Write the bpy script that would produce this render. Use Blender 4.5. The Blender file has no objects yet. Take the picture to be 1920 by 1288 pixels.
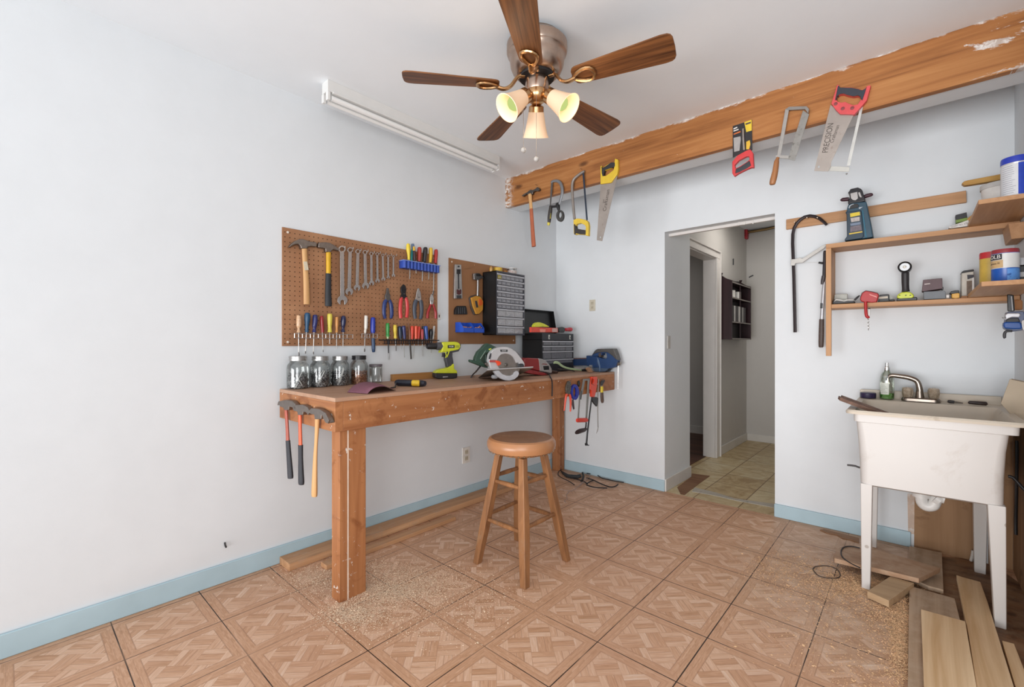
import bpy, bmesh, math, random
from mathutils import Vector, Matrix
from mathutils.geometry import tessellate_polygon
random.seed(7)
scene = bpy.context.scene
COL = scene.collection

# ------------------------------------------------------------------ camera
F, CX, CY = 846.0, 960.0, 644.5
YAW = math.radians(41.75)
SN, CS = math.sin(YAW), math.cos(YAW)
EYE = Vector((2.468, 0.0, 1.14))
cam_d = bpy.data.cameras.new('camera')
cam = bpy.data.objects.new('camera', cam_d)
COL.objects.link(cam)
cam.location = EYE
cam.rotation_euler = (math.pi / 2, 0, YAW)
cam_d.sensor_width = 36.0
cam_d.lens = F / 1920 * 36.0
cam_d.clip_start = 0.02
scene.camera = cam

# room dimensions (metres): left wall X=0, back wall Y=YB, floor Z=0
YB, ZC, XR = 3.379, 2.47, 2.843
YBM = 2.683                      # front of the beam
BZ = 0.905                       # bench top
BX = 0.607                       # bench front
BY = 0.941                       # bench near end

def ray(u, v):
    a = (u - CX) / F
    b = (CY - v) / F
    return Vector((-SN + a * CS, CS + a * SN, b))

class Plane:
    """A real plane in the room; at() gives the point of it seen at a measured photo pixel."""
    def __init__(self, p, n):
        self.p = Vector(p); self.n = Vector(n).normalized()
        if (EYE - self.p).dot(self.n) < 0: self.n = -self.n
    def at(self, u, v):
        r = ray(u, v)
        t = (self.p - EYE).dot(self.n) / r.dot(self.n)
        return EYE + r * t
    def off(self, d):
        return Plane(self.p + self.n * d, self.n)
    def right(self):
        r = Vector((0, 0, 1)).cross(self.n)
        return r.normalized()
def PX(x): return Plane((x, 0, 0), (1, 0, 0))
def PY(y): return Plane((0, y, 0), (0, 1, 0))
def PZ(z): return Plane((0, 0, z), (0, 0, 1))
def PV(u0, v0, u1, v1, z):
    a = PZ(z).at(u0, v0); b = PZ(z).at(u1, v1)
    d = b - a
    return Plane(a, (-d.y, d.x, 0))
def depth(p):
    d = p - EYE
    return -SN * d.x + CS * d.y

def crop(x0, y0, s):
    def g(pts):
        if isinstance(pts, tuple):
            return (x0 + pts[0] / s, y0 + pts[1] / s) + tuple(q / s for q in pts[2:3])
        return [g(p) for p in pts]
    return g
c1 = crop(510, 410, 4.6); c2 = crop(810, 460, 4.6); c3 = crop(500, 640, 4.294)
c4 = crop(740, 0, 3.5556); c5 = crop(930, 260, 5.8556); c6 = crop(1340, 20, 3.3103)
d1 = crop(1460, 280, 3.2196); d2 = crop(1560, 660, 4.2944); d3 = crop(1400, 900, 3.3192)
d6 = crop(500, 880, 4.2925); k4 = crop(1000, 820, 6.4); k6 = crop(1230, 820, 8); k5 = crop(1230, 380, 8)
e2 = crop(1020, 660, 6.4375); e3 = crop(1740, 400, 4.6); e4 = crop(1760, 680, 4.025)
e7 = crop(590, 140, 5.333); e8 = crop(920, 560, 8.05)
g1 = crop(540, 570, 11.706); g2 = crop(690, 580, 11.706); g3 = crop(740, 440, 7.573)
g4 = crop(840, 480, 7.575); g5 = crop(870, 640, 10.667); g6 = crop(1030, 650, 13.714)
g7 = crop(1550, 490, 7.68); g8 = crop(1560, 340, 10.73)
h1 = crop(1780, 440, 5.855); h2 = crop(1570, 680, 8.727); h3 = crop(1340, 400, 5.15)
h5 = crop(780, 630, 14.31); h6 = crop(520, 650, 9.143); h7 = crop(1460, 380, 4.293); h8 = crop(1520, 150, 6.777)
def ident(p): return p

# ------------------------------------------------------------------ materials
def lin(h):
    h = h.lstrip('#')
    o = []
    for i in (0, 2, 4):
        c = int(h[i:i + 2], 16) / 255
        o.append(c / 12.92 if c <= 0.04045 else ((c + 0.055) / 1.055) ** 2.4)
    return tuple(o) + (1.0,)

class NT:
    def __init__(self, name):
        self.m = bpy.data.materials.new(name)
        self.m.use_nodes = True
        self.t = self.m.node_tree
        self.t.nodes.clear()
        self.out = self.t.nodes.new('ShaderNodeOutputMaterial')
    def n(self, typ, **kw):
        nd = self.t.nodes.new(typ)
        for k, v in kw.items(): setattr(nd, k, v)
        return nd
    def put(self, sock, v):
        if isinstance(v, bpy.types.NodeSocket): self.t.links.new(v, sock)
        elif v is not None: sock.default_value = v
    def math(self, op, a, b=None, c=None, clamp=False):
        nd = self.n('ShaderNodeMath', operation=op, use_clamp=clamp)
        for i, v in enumerate((a, b, c)):
            if v is not None: self.put(nd.inputs[i], v)
        return nd.outputs[0]
    def mix(self, f, a, b, mode='MIX'):
        nd = self.n('ShaderNodeMix', data_type='RGBA', blend_type=mode)
        self.put(nd.inputs[0], f); self.put(nd.inputs[6], a); self.put(nd.inputs[7], b)
        return nd.outputs[2]
    def fmix(self, f, a, b):
        nd = self.n('ShaderNodeMix', data_type='FLOAT')
        self.put(nd.inputs[0], f); self.put(nd.inputs[2], a); self.put(nd.inputs[3], b)
        return nd.outputs[0]
    def coords(self, kind='Object', scale=None, rot=None):
        tc = self.n('ShaderNodeTexCoord')
        if scale is None and rot is None: return tc.outputs[kind]
        mp = self.n('ShaderNodeMapping')
        self.t.links.new(tc.outputs[kind], mp.inputs[0])
        if scale: mp.inputs['Scale'].default_value = scale
        if rot: mp.inputs['Rotation'].default_value = rot
        return mp.outputs[0]
    def geo(self):
        return self.n('ShaderNodeNewGeometry').outputs['Position']
    def noise(self, vec, scale, detail=3, rough=0.55, dist=0.0):
        nd = self.n('ShaderNodeTexNoise')
        self.put(nd.inputs['Vector'], vec)
        nd.inputs['Scale'].default_value = scale; nd.inputs['Detail'].default_value = detail
        nd.inputs['Roughness'].default_value = rough; nd.inputs['Distortion'].default_value = dist
        return nd.outputs[0]
    def white(self, vec):
        nd = self.n('ShaderNodeTexWhiteNoise'); self.put(nd.inputs['Vector'], vec)
        return nd.outputs['Value']
    def xyz(self, vec):
        nd = self.n('ShaderNodeSeparateXYZ'); self.put(nd.inputs[0], vec)
        return nd.outputs[0], nd.outputs[1], nd.outputs[2]
    def comb(self, x, y, z=0.0):
        nd = self.n('ShaderNodeCombineXYZ')
        for i, v in enumerate((x, y, z)): self.put(nd.inputs[i], v)
        return nd.outputs[0]
    def ramp(self, f, stops):
        nd = self.n('ShaderNodeValToRGB'); self.put(nd.inputs[0], f)
        el = nd.color_ramp.elements
        while len(el) < len(stops): el.new(0.5)
        for e, (p, c) in zip(el, stops):
            e.position = p; e.color = c if len(c) == 4 else tuple(c) + (1,)
        return nd.outputs[0]
    def step(self, f, lo, hi):
        nd = self.n('ShaderNodeMapRange', clamp=True)
        self.put(nd.inputs[0], f); nd.inputs[1].default_value = lo; nd.inputs[2].default_value = hi
        return nd.outputs[0]
    def bsdf(self, color, rough=0.5, metal=0.0, bump=None, bstr=0.2, bdist=0.002, **kw):
        b = self.n('ShaderNodeBsdfPrincipled')
        self.put(b.inputs['Base Color'], color); self.put(b.inputs['Roughness'], rough)
        b.inputs['Metallic'].default_value = metal
        for k, v in kw.items(): self.put(b.inputs[k.replace('_', ' ')], v)
        if bump is not None:
            bp = self.n('ShaderNodeBump')
            bp.inputs['Strength'].default_value = bstr; bp.inputs['Distance'].default_value = bdist
            self.t.links.new(bump, bp.inputs['Height']); self.t.links.new(bp.outputs[0], b.inputs['Normal'])
        self.t.links.new(b.outputs[0], self.out.inputs[0])
        return b

_M = {}
def scalec(c, k): return tuple(min(1, q * k) for q in c[:3]) + (1,)
def plain(hexc, rough=0.5, metal=0.0, var=0.1, scale=25.0, wear=None, wear_amt=0.5, **kw):
    """a plain coloured surface with a faint mottling, optionally worn to a second colour in patches"""
    key = ('p', hexc, rough, metal, var, scale, wear, wear_amt, tuple(kw.items()))
    if key in _M: return _M[key]
    t = NT('plain_' + hexc.strip('#'))
    c = lin(hexc); co = t.coords()
    nz = t.noise(co, scale, 4)
    col = t.mix(t.step(nz, 0.3, 0.7), scalec(c, 1 - var), scalec(c, 1 + var))
    if wear:
        w = t.noise(co, scale * 1.7, 6, 0.65, 0.4)
        col = t.mix(t.step(w, wear_amt + 0.04, wear_amt + 0.14), col, lin(wear))
    t.bsdf(col, rough, metal, **kw)
    _M[key] = t.m
    return t.m
def metal(hexc='#c8c6c4', rough=0.3, **kw): return plain(hexc, rough, 1.0, **kw)

def wood(name, c_light, c_dark, axis='X', grain=1.0, rough=0.5, knots=0.0, stain=None, stain_amt=0.6, paint=0.0, dust=None, spec=0.4):
    key = ('w', name)
    if key in _M: return _M[key]
    t = NT(name)
    co = t.coords()
    lo, hi = 1.6 * grain, 38.0 * grain
    sc = {'X': (lo, hi, hi), 'Y': (hi, lo, hi), 'Z': (hi, hi, lo)}[axis]
    mp = t.n('ShaderNodeMapping'); t.t.links.new(co, mp.inputs[0]); mp.inputs['Scale'].default_value = sc
    g1_ = t.noise(mp.outputs[0], 1.0, 5, 0.6, 0.9)
    sc2 = tuple(q * (0.35 if q > 10 else 0.5) for q in sc)
    mp2 = t.n('ShaderNodeMapping'); t.t.links.new(co, mp2.inputs[0]); mp2.inputs['Scale'].default_value = sc2
    g2_ = t.noise(mp2.outputs[0], 1.0, 3, 0.5, 1.6)
    f = t.math('ADD', t.math('MULTIPLY', g1_, 0.55), t.math('MULTIPLY', g2_, 0.45))
    col = t.mix(t.step(f, 0.34, 0.66), lin(c_dark), lin(c_light))
    if knots:
        v = t.n('ShaderNodeTexVoronoi'); mp3 = t.n('ShaderNodeMapping'); t.t.links.new(co, mp3.inputs[0])
        mp3.inputs['Scale'].default_value = {'X': (2.2, 6.5, 6.5), 'Y': (6.5, 2.2, 6.5), 'Z': (6.5, 6.5, 2.2)}[axis]
        t.t.links.new(mp3.outputs[0], v.inputs['Vector']); v.inputs['Scale'].default_value = 1.0
        kn = t.step(t.math('SUBTRACT', 1.0, v.outputs['Distance']), 0.82, 0.93)
        col = t.mix(t.math('MULTIPLY', kn, knots), col, scalec(lin(c_dark), 0.35))
    if stain:
        s = t.noise(co, 9.0, 4, 0.6, 0.7)
        col = t.mix(t.math('MULTIPLY', t.step(s, stain_amt, stain_amt + 0.12), 0.75), col, lin(stain))
    if dust:
        s = t.noise(co, 14.0, 5, 0.7, 0.3)
        col = t.mix(t.math('MULTIPLY', t.step(s, 0.42, 0.62), 0.6), col, lin(dust))
    if paint:
        s = t.noise(co, 24.0, 6, 0.7, 0.8)
        col = t.mix(t.step(s, 1 - paint, 1 - paint + 0.03), col, lin('#d8d3cb'))
    t.bsdf(col, rough, 0, bump=f, bstr=0.15, bdist=0.001, Specular_IOR_Level=spec)
    _M[key] = t.m
    return t.m

# ------------------------------------------------------------------ mesh building
class MB:
    def __init__(self): self.v = []; self.f = []
    def add(self, vs, fs):
        b = len(self.v); self.v += [Vector(q) for q in vs]; self.f += [tuple(b + i for i in f) for f in fs]
        return self
    def box(self, lo, hi, rot=None, pivot=None):
        x0, y0, z0 = lo; x1, y1, z1 = hi
        vs = [Vector(p) for p in ((x0,y0,z0),(x1,y0,z0),(x1,y1,z0),(x0,y1,z0),(x0,y0,z1),(x1,y0,z1),(x1,y1,z1),(x0,y1,z1))]
        if rot is not None:
            c = Vector(pivot) if pivot is not None else (Vector(lo) + Vector(hi)) / 2
            vs = [c + rot @ (p - c) for p in vs]
        return self.add(vs, [(0,3,2,1),(4,5,6,7),(0,1,5,4),(1,2,6,5),(2,3,7,6),(3,0,4,7)])
    def prism(self, pts, dvec, holes=()):
        """pts: front outline (3D, planar); extruded by dvec"""
        dvec = Vector(dvec); loops = [[Vector(p) for p in pts]] + [[Vector(p) for p in h] for h in holes]
        n = Vector((0, 0, 0)); L = loops[0]
        for i in range(len(L)): n += L[i].cross(L[(i + 1) % len(L)])
        if n.dot(dvec) > 0: loops[0] = L[::-1]      # front normal opposes dvec
        for k in range(1, len(loops)):
            n = Vector((0, 0, 0)); L = loops[k]
            for i in range(len(L)): n += L[i].cross(L[(i + 1) % len(L)])
            if n.dot(dvec) < 0: loops[k] = L[::-1]
        b = len(self.v); flat = [p for L in loops for p in L]; m = len(flat)
        self.v += flat + [p + dvec for p in flat]
        if len(loops) == 1:
            self.f.append(tuple(b + i for i in range(m))); self.f.append(tuple(b + m + i for i in range(m))[::-1])
        else:
            nn = -dvec
            for tri in tessellate_polygon(loops):
                a_, b_, c_ = tri
                if (flat[b_] - flat[a_]).cross(flat[c_] - flat[a_]).dot(nn) < 0: tri = (a_, c_, b_)
                self.f.append(tuple(b + i for i in tri)); self.f.append(tuple(b + m + i for i in tri)[::-1])
        o = 0
        for L in loops:
            k = len(L)
            for i in range(k):
                j = (i + 1) % k
                self.f.append((b + o + j, b + o + i, b + m + o + i, b + m + o + j))
            o += k
        return self
    def tube(self, path, r, seg=10, flat=None, closed=False, square=False):
        """sweep of a (flattened) circle along a 3D path; r a number or one per point; flat=(normal, ratio)"""
        P = [Vector(p) for p in path]; n = len(P)
        R = list(r) if isinstance(r, (list, tuple)) else [r] * n
        rings = []
        ref = None
        for i in range(n):
            if closed: t = P[(i + 1) % n] - P[i - 1]
            else: t = P[min(i + 1, n - 1)] - P[max(i - 1, 0)]
            if t.length < 1e-9: t = Vector((0, 0, 1))
            t.normalize()
            if flat is not None: a = flat[0] - t * flat[0].dot(t)
            elif ref is None:
                a = Vector((0, 0, 1)) if abs(t.z) < 0.9 else Vector((1, 0, 0)); a = a - t * a.dot(t)
            else: a = ref - t * ref.dot(t)
            if a.length < 1e-6: a = t.orthogonal()
            a.normalize(); ref = a; bb = t.cross(a)
            ring = []
            for k in range(seg):
                th = 2 * math.pi * (k + (0.5 if square else 0)) / seg
                ra = R[i] * (flat[1] if flat is not None else 1)
                q = (1.4142 if square else 1)
                ring.append(P[i] + a * (ra * q * math.cos(th)) + bb * (R[i] * q * math.sin(th)))
            rings.append(ring)
        b = len(self.v)
        for g in rings: self.v += g
        for i in range(n if closed else n - 1):
            j = (i + 1) % n
            for k in range(seg):
                l = (k + 1) % seg
                self.f.append((b + i * seg + k, b + i * seg + l, b + j * seg + l, b + j * seg + k))
        if not closed:
            self.f.append(tuple(b + k for k in range(seg))[::-1])
            self.f.append(tuple(b + (n - 1) * seg + k for k in range(seg)))
        return self
    def lathe(self, prof, o, axis=(0, 0, 1), seg=24, cap=True):
        """prof: [(r, h)] along axis from o"""
        o = Vector(o); ax = Vector(axis).normalized(); a = ax.orthogonal().normalized(); bb = ax.cross(a)
        b = len(self.v); n = len(prof)
        for r, h in prof:
            for k in range(seg):
                th = 2 * math.pi * k / seg
                self.v.append(o + ax * h + (a * math.cos(th) + bb * math.sin(th)) * max(r, 1e-5))
        for i in range(n - 1):
            for k in range(seg):
                l = (k + 1) % seg
                self.f.append((b + i * seg + k, b + i * seg + l, b + (i + 1) * seg + l, b + (i + 1) * seg + k))
        if cap:
            self.f.append(tuple(b + k for k in range(seg))[::-1])
            self.f.append(tuple(b + (n - 1) * seg + k for k in range(seg)))
        return self
    def ball(self, c, r, seg=12):
        rx, ry, rz = r if isinstance(r, (tuple, list)) else (r, r, r)
        c = Vector(c); b0 = len(self.v); m = seg // 2
        self.lathe([(math.sin(math.pi * i / m), -math.cos(math.pi * i / m)) for i in range(m + 1)], (0, 0, 0), seg=seg, cap=False)
        for i in range(b0, len(self.v)):
            q = self.v[i]; self.v[i] = c + Vector((q.x * rx, q.y * ry, q.z * rz))
        return self
    def build(self, name, mat, parent=None, bevel=0.0, bseg=2, smooth=35.0, kind=None, label=None):
        me = bpy.data.meshes.new(name)
        me.from_pydata([tuple(q) for q in self.v], [], self.f)
        bm = bmesh.new(); bm.from_mesh(me)
        bmesh.ops.recalc_face_normals(bm, faces=bm.faces)
        bm.to_mesh(me); bm.free()
        if smooth:
            for p in me.polygons: p.use_smooth = True
            me.set_sharp_from_angle(angle=math.radians(smooth))
        me.materials.append(mat)
        o = bpy.data.objects.new(name, me)
        COL.objects.link(o)
        if parent is not None: o.parent = parent
        if bevel:
            md = o.modifiers.new('edge', 'BEVEL'); md.width = bevel; md.segments = bseg
            md.limit_method = 'ANGLE'; md.angle_limit = math.radians(40); md.harden_normals = True
        if kind: o['kind'] = kind
        if label: o['label'] = label
        return o

ROOTS = []
LOCAL = set()                    # parts whose mesh keeps its own local axes
def thing(name, label, cat, group=None):
    o = bpy.data.objects.new(name, None); COL.objects.link(o)
    o['label'] = label; o['category'] = cat
    if group: o['group'] = group
    o.empty_display_size = 0.05
    ROOTS.append(o)
    return o
def tag(o, label, cat, group=None):
    o['label'] = label; o['category'] = cat
    if group: o['group'] = group
    ROOTS.append(o)
    return o
def struct(mb, name, mat, **kw):
    o = mb.build(name, mat, **kw); o['kind'] = 'structure'
    return o
def kids(o):
    for c in o.children:
        yield c
        yield from kids(c)
def finish():
    """put every thing's origin at the middle of its base"""
    for r in ROOTS:
        obs = ([r] if r.type == 'MESH' else []) + [c for c in kids(r) if c.type == 'MESH']
        lo = Vector((1e9,) * 3); hi = -lo
        for o in obs:
            mt = Matrix.LocRotScale(o.location, o.rotation_euler, o.scale) if o in LOCAL else Matrix()
            for q in o.data.vertices:
                c = mt @ q.co
                for i in range(3):
                    lo[i] = min(lo[i], c[i]); hi[i] = max(hi[i], c[i])
        b = Vector(((lo.x + hi.x) / 2, (lo.y + hi.y) / 2, lo.z))
        for me in {o.data for o in obs if o not in LOCAL}: me.transform(Matrix.Translation(-b))
        for o in obs:
            if o in LOCAL and o.parent == r: o.location = o.location - b
        r.location = b

def rest(r, z, skip=('cord', 'handle_bar', 'bar_knob')):
    """shift a thing vertically so that its lowest point touches the surface at height z"""
    obs = ([r] if r.type == 'MESH' else []) + [c for c in kids(r) if c.type == 'MESH']
    lo = min(q.co.z for o in obs if o.name.split('.')[0] not in skip for q in o.data.vertices)
    for o in obs: o.data.transform(Matrix.Translation((0, 0, z - lo)))

def smoothpts(pts, n=4):
    """closed Catmull-Rom through the outline points"""
    out = []; m = len(pts)
    for i in range(m):
        p0, p1, p2, p3 = (Vector(pts[(i + k - 1) % m]) for k in range(4))
        for j in range(n):
            t = j / n
            out.append(tuple(0.5 * ((2 * p1) + (p2 - p0) * t + (2 * p0 - 5 * p1 + 4 * p2 - p3) * t * t + (3 * p1 - p0 - 3 * p2 + p3) * t ** 3)))
    return out
def smoothpath(pts, n=4):
    out = []; m = len(pts)
    for i in range(m - 1):
        p0, p1, p2, p3 = (Vector(pts[min(max(i + k - 1, 0), m - 1)]) for k in range(4))
        for j in range(n):
            t = j / n
            out.append(tuple(0.5 * ((2 * p1) + (p2 - p0) * t + (2 * p0 - 5 * p1 + 4 * p2 - p3) * t * t + (3 * p1 - p0 - 3 * p2 + p3) * t ** 3)))
    out.append(tuple(pts[-1]))
    return out

def wide(u):
    return 1 / math.sqrt(1 + ((u - CX) / F) ** 2)
def slab(name, pl, pts, thick, mat, parent=None, cr=ident, holes=(), bevel=0.0012, sm=0, both=False, **kw):
    """a plate of the given thickness whose outline was measured on plane pl (its front face)"""
    q = cr(pts)
    if sm: q = smoothpts(q, sm)
    hs = []
    for h in holes:
        hh = cr(h); hs.append(smoothpts(hh, sm) if sm else hh)
    P = pl.off(thick / 2) if both else pl
    mb = MB().prism([P.at(*p[:2]) for p in q], -pl.n * thick, [[P.at(*p[:2]) for p in h] for h in hs])
    return mb.build(name, mat, parent, bevel=bevel, **kw)
def rod(name, pl, pts, mat, parent=None, cr=ident, flat=1.0, seg=12, sm=0, ext=None, **kw):
    """a round or flattened bar: (u, v, half width) along its length, centred on plane pl"""
    q = cr(pts)
    if sm: q = smoothpath(q, sm)
    P = [pl.at(p[0], p[1]) for p in q]; R = []
    for i, a in enumerate(P):                          # upright round bars look wider away from the optical axis
        e0, e1 = q[max(i - 1, 0)], q[min(i + 1, len(q) - 1)]
        ln = math.hypot(e1[0] - e0[0], e1[1] - e0[1]) or 1.0
        R.append(q[i][2] * depth(a) / F * (1 - abs(e1[1] - e0[1]) / ln * (1 - wide(q[i][0]))))
    mb = ext or MB()
    mb.tube(P, R, seg, flat=(pl.n, flat))
    return mb if ext else mb.build(name, mat, parent, **kw)
def wire(pl, pts, r, mb=None, cr=ident, sm=4, seg=6):
    q = cr(pts)
    if sm: q = smoothpath(q, sm)
    mb = mb or MB()
    return mb.tube([pl.at(*p[:2]) for p in q], r, seg)
def text(name, s, pl, u, v, size, mat, parent=None, rot=0.0, depth_=0.0006, align='CENTER', xs=1.0):
    cu = bpy.data.curves.new(name, 'FONT'); cu.body = s; cu.size = size
    cu.align_x = align; cu.align_y = 'CENTER'; cu.extrude = depth_ / 2
    ob = bpy.data.objects.new(name, cu); COL.objects.link(ob)
    bpy.context.view_layer.update()
    dg = bpy.context.evaluated_depsgraph_get()
    me = bpy.data.meshes.new_from_object(ob.evaluated_get(dg))
    bpy.data.objects.remove(ob); bpy.data.curves.remove(cu)
    x = pl.right(); z = pl.n; y = z.cross(x)
    R = Matrix((x, y, z)).transposed().to_4x4()
    p = pl.at(u, v) + pl.n * depth_ * 0.6
    me.transform(Matrix.Translation(p) @ R @ Matrix.Rotation(rot, 4, 'Z') @ Matrix.Diagonal((xs, 1, 1, 1)))
    me.materials.clear(); me.materials.append(mat)
    o = bpy.data.objects.new(name, me); COL.objects.link(o)
    if parent is not None: o.parent = parent
    return o
def rmat(axis, deg): return Matrix.Rotation(math.radians(deg), 3, axis)
# ------------------------------------------------------------------ common materials
STEEL = metal('#b9b6b2', 0.32)
STEELD = metal('#7d7a78', 0.4)
CHROME = metal('#d5d2cf', 0.18)
RUSTY = metal('#8b837d', 0.45, wear='#5d4a3e', wear_amt=0.58, scale=60.0)
BLACK = plain('#1b1a1c', 0.45)
BLACKG = plain('#121214', 0.25)
DGREY = plain('#37383b', 0.5)
RED = plain('#c63a3c', 0.4); ORANGE = plain('#e2542f', 0.4); YELLOW = plain('#dcc23a', 0.4)
BLUE = plain('#22479c', 0.4); NAVY = plain('#25305f', 0.35); GREEN = plain('#2f8f4a', 0.4)
WHITE = plain('#dedbd6', 0.5)
BEECH = wood('beech_wood', '#d3a873', '#b98a58', 'Z', 1.0, 0.4)
PINE = wood('shelf_pine', '#c79a70', '#a57850', 'X', 0.6, 0.55, knots=0.6)
PINEY = wood('shelf_pine_along', '#c79a70', '#a57850', 'Y', 0.6, 0.55, knots=0.5)
PINEZ = wood('shelf_pine_upright', '#c79a70', '#a57850', 'Z', 0.6, 0.55, knots=0.5)

def wall_paint(name, hexc, dirt=0.05, rough=0.65):
    t = NT(name); p = t.geo()
    a = t.noise(p, 0.9, 4, 0.6); b = t.noise(p, 7.0, 5, 0.65)
    f = t.math('ADD', t.math('MULTIPLY', a, 0.6), t.math('MULTIPLY', b, 0.4))
    c = lin(hexc)
    col = t.mix(t.step(f, 0.35, 0.65), scalec(c, 1 - dirt), c)
    v = t.n('ShaderNodeTexVoronoi'); t.put(v.inputs['Vector'], p); v.inputs['Scale'].default_value = 1.7
    sp = t.math('MULTIPLY', t.math('LESS_THAN', v.outputs['Distance'], 0.012), t.math('GREATER_THAN', t.noise(p, 2.3, 2), 0.52))
    col = t.mix(t.math('MULTIPLY', sp, 0.6), col, lin('#6b625a'))
    fine = t.noise(p, 160.0, 4, 0.6)
    t.bsdf(col, rough, 0, bump=t.math('ADD', t.math('MULTIPLY', fine, 0.4), b), bstr=0.10, bdist=0.004, Specular_IOR_Level=0.25)
    return t.m
WALL = wall_paint('white_wall_paint', '#dbdfe2')
CEIL = wall_paint('white_ceiling_paint', '#eaeff3', 0.03)
BBLUE = plain('#abc4ce', 0.45, var=0.05, scale=6.0, wear='#b9c3c4', wear_amt=0.66)
BWHITE = plain('#d3d0cb', 0.45, var=0.05, scale=6.0, wear='#8d867c', wear_amt=0.68)

def parquet():
    t = NT('parquet_vinyl_tile')
    x, y, z = t.xyz(t.geo())
    T = 0.3048
    ux = t.math('DIVIDE', t.math('SUBTRACT', x, 1.259 - 10 * T), T)
    uy = t.math('DIVIDE', t.math('SUBTRACT', y, 1.503 - 10 * T), T)
    ix, iy = t.math('FLOOR', ux), t.math('FLOOR', uy)
    fx, fy = t.math('FRACT', ux), t.math('FRACT', uy)
    ex = t.math('MINIMUM', fx, t.math('SUBTRACT', 1.0, fx))
    ey = t.math('MINIMUM', fy, t.math('SUBTRACT', 1.0, fy))
    e = t.math('MINIMUM', ex, ey)
    frame = t.math('LESS_THAN', e, 0.125)
    fsel = t.math('LESS_THAN', ey, ex)              # this frame strip runs along x
    # rotated basket weave inside
    s2 = 0.70711
    p = t.math('MULTIPLY', t.math('ADD', t.math('SUBTRACT', fx, 0.5), t.math('SUBTRACT', fy, 0.5)), s2)
    q = t.math('MULTIPLY', t.math('SUBTRACT', fx, fy), s2)
    K = 3.62
    pp = t.math('ADD', t.math('MULTIPLY', p, K), 10.5); qq = t.math('ADD', t.math('MULTIPLY', q, K), 10.5)
    bp, bq = t.math('FLOOR', pp), t.math('FLOOR', qq)
    par = t.math('MODULO', t.math('ADD', bp, bq), 2.0)
    fp, fq = t.math('FRACT', pp), t.math('FRACT', qq)
    acr = t.fmix(par, fp, fq)
    sl = t.math('FLOOR', t.math('MULTIPLY', acr, 3.0))
    fs = t.math('FRACT', t.math('MULTIPLY', acr, 3.0))
    along_i = t.fmix(par, q, p); across_i = t.fmix(par, p, q)
    rid = t.math('ADD', t.math('MULTIPLY', bp, 3.7), t.math('ADD', t.math('MULTIPLY', bq, 11.3), t.math('MULTIPLY', sl, 1.9)))
    rnd = t.white(t.comb(rid, t.math('ADD', t.math('MULTIPLY', ix, 0.0), 0.0), par))
    rndt = t.white(t.comb(rid, ix, iy))
    rnd = t.math('ADD', t.math('MULTIPLY', rnd, 0.75), t.math('MULTIPLY', rndt, 0.25))
    al = t.fmix(frame, along_i, t.fmix(fsel, fy, fx)); ac = t.fmix(frame, across_i, t.fmix(fsel, fx, fy))
    off = t.math('MULTIPLY', rnd, 17.0)
    gr = t.noise(t.comb(t.math('ADD', t.math('MULTIPLY', al, 3.0), off), t.math('MULTIPLY', ac, 34.0), t.math('ADD', ix, t.math('MULTIPLY', iy, 3.1))), 1.0, 4, 0.65, 1.2)
    corner = t.math('MULTIPLY', t.math('GREATER_THAN', t.math('MAXIMUM', t.math('ABSOLUTE', p), t.math('ABSOLUTE', q)), 1.5 / K), t.math('SUBTRACT', 1.0, frame))
    v = t.fmix(corner, t.fmix(frame, rnd, 0.26), 0.72)
    tone = t.math('ADD', t.math('MULTIPLY', v, 0.62), t.math('MULTIPLY', t.step(gr, 0.28, 0.72), 0.5))
    col = t.ramp(tone, [(0.10, lin('#b0835f')[:3]), (0.45, lin('#cb9f7f')[:3]), (0.75, lin('#dcb79b')[:3]), (1.0, lin('#e9d0bb')[:3])])
    # seams between the printed pieces
    seam = t.math('MULTIPLY', t.math('LESS_THAN', t.math('MINIMUM', fs, t.math('SUBTRACT', 1.0, fs)), 0.05), t.math('SUBTRACT', 1.0, frame))
    fe = t.math('LESS_THAN', t.math('ABSOLUTE', t.math('SUBTRACT', e, 0.125)), 0.006)
    fm = t.math('MULTIPLY', t.math('LESS_THAN', t.math('ABSOLUTE', t.math('SUBTRACT', e, 0.062)), 0.003), 0.6)
    col = t.mix(t.math('MULTIPLY', t.math('MAXIMUM', t.math('MAXIMUM', t.math('MULTIPLY', seam, t.math('SUBTRACT', 1.0, corner)), fe), fm), 0.38), col, lin('#7b5138'))
    # warm / cool wear over the room
    wear = t.noise(t.geo(), 1.1, 4, 0.6)
    col = t.mix(t.math('MULTIPLY', t.step(wear, 0.45, 0.65), 0.35), col, lin('#b58a70'))
    # grimy worn region by the sink and dusty film under the bench
    dsx = t.math('SUBTRACT', x, 2.35); dsy = t.math('SUBTRACT', y, 2.75)
    dd = t.math('SQRT', t.math('ADD', t.math('MULTIPLY', dsx, dsx), t.math('MULTIPLY', t.math('MULTIPLY', dsy, dsy), 0.55)))
    gm = t.math('MULTIPLY', t.step(t.math('ADD', dd, t.math('MULTIPLY', t.noise(t.geo(), 5.0, 5, 0.65), -0.5)), 0.45, 0.05), 0.6)
    col = t.mix(gm, col, t.mix(t.step(t.noise(t.geo(), 11.0, 5, 0.7), 0.4, 0.62), lin('#a88668'), lin('#ccb59e')))
    # missing vinyl scraps and dark tile joints
    jt = t.math('ADD', 0.0035, t.math('MULTIPLY', t.noise(t.geo(), 3.0, 3), 0.006))
    joint = t.math('LESS_THAN', e, jt)
    jn = t.math('MULTIPLY', joint, t.step(t.noise(t.geo(), 2.0, 3), 0.3, 0.5))
    col = t.mix(jn, col, lin('#3a2a22'))
    rough = t.fmix(t.step(wear, 0.4, 0.7), 0.42, 0.6)
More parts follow.
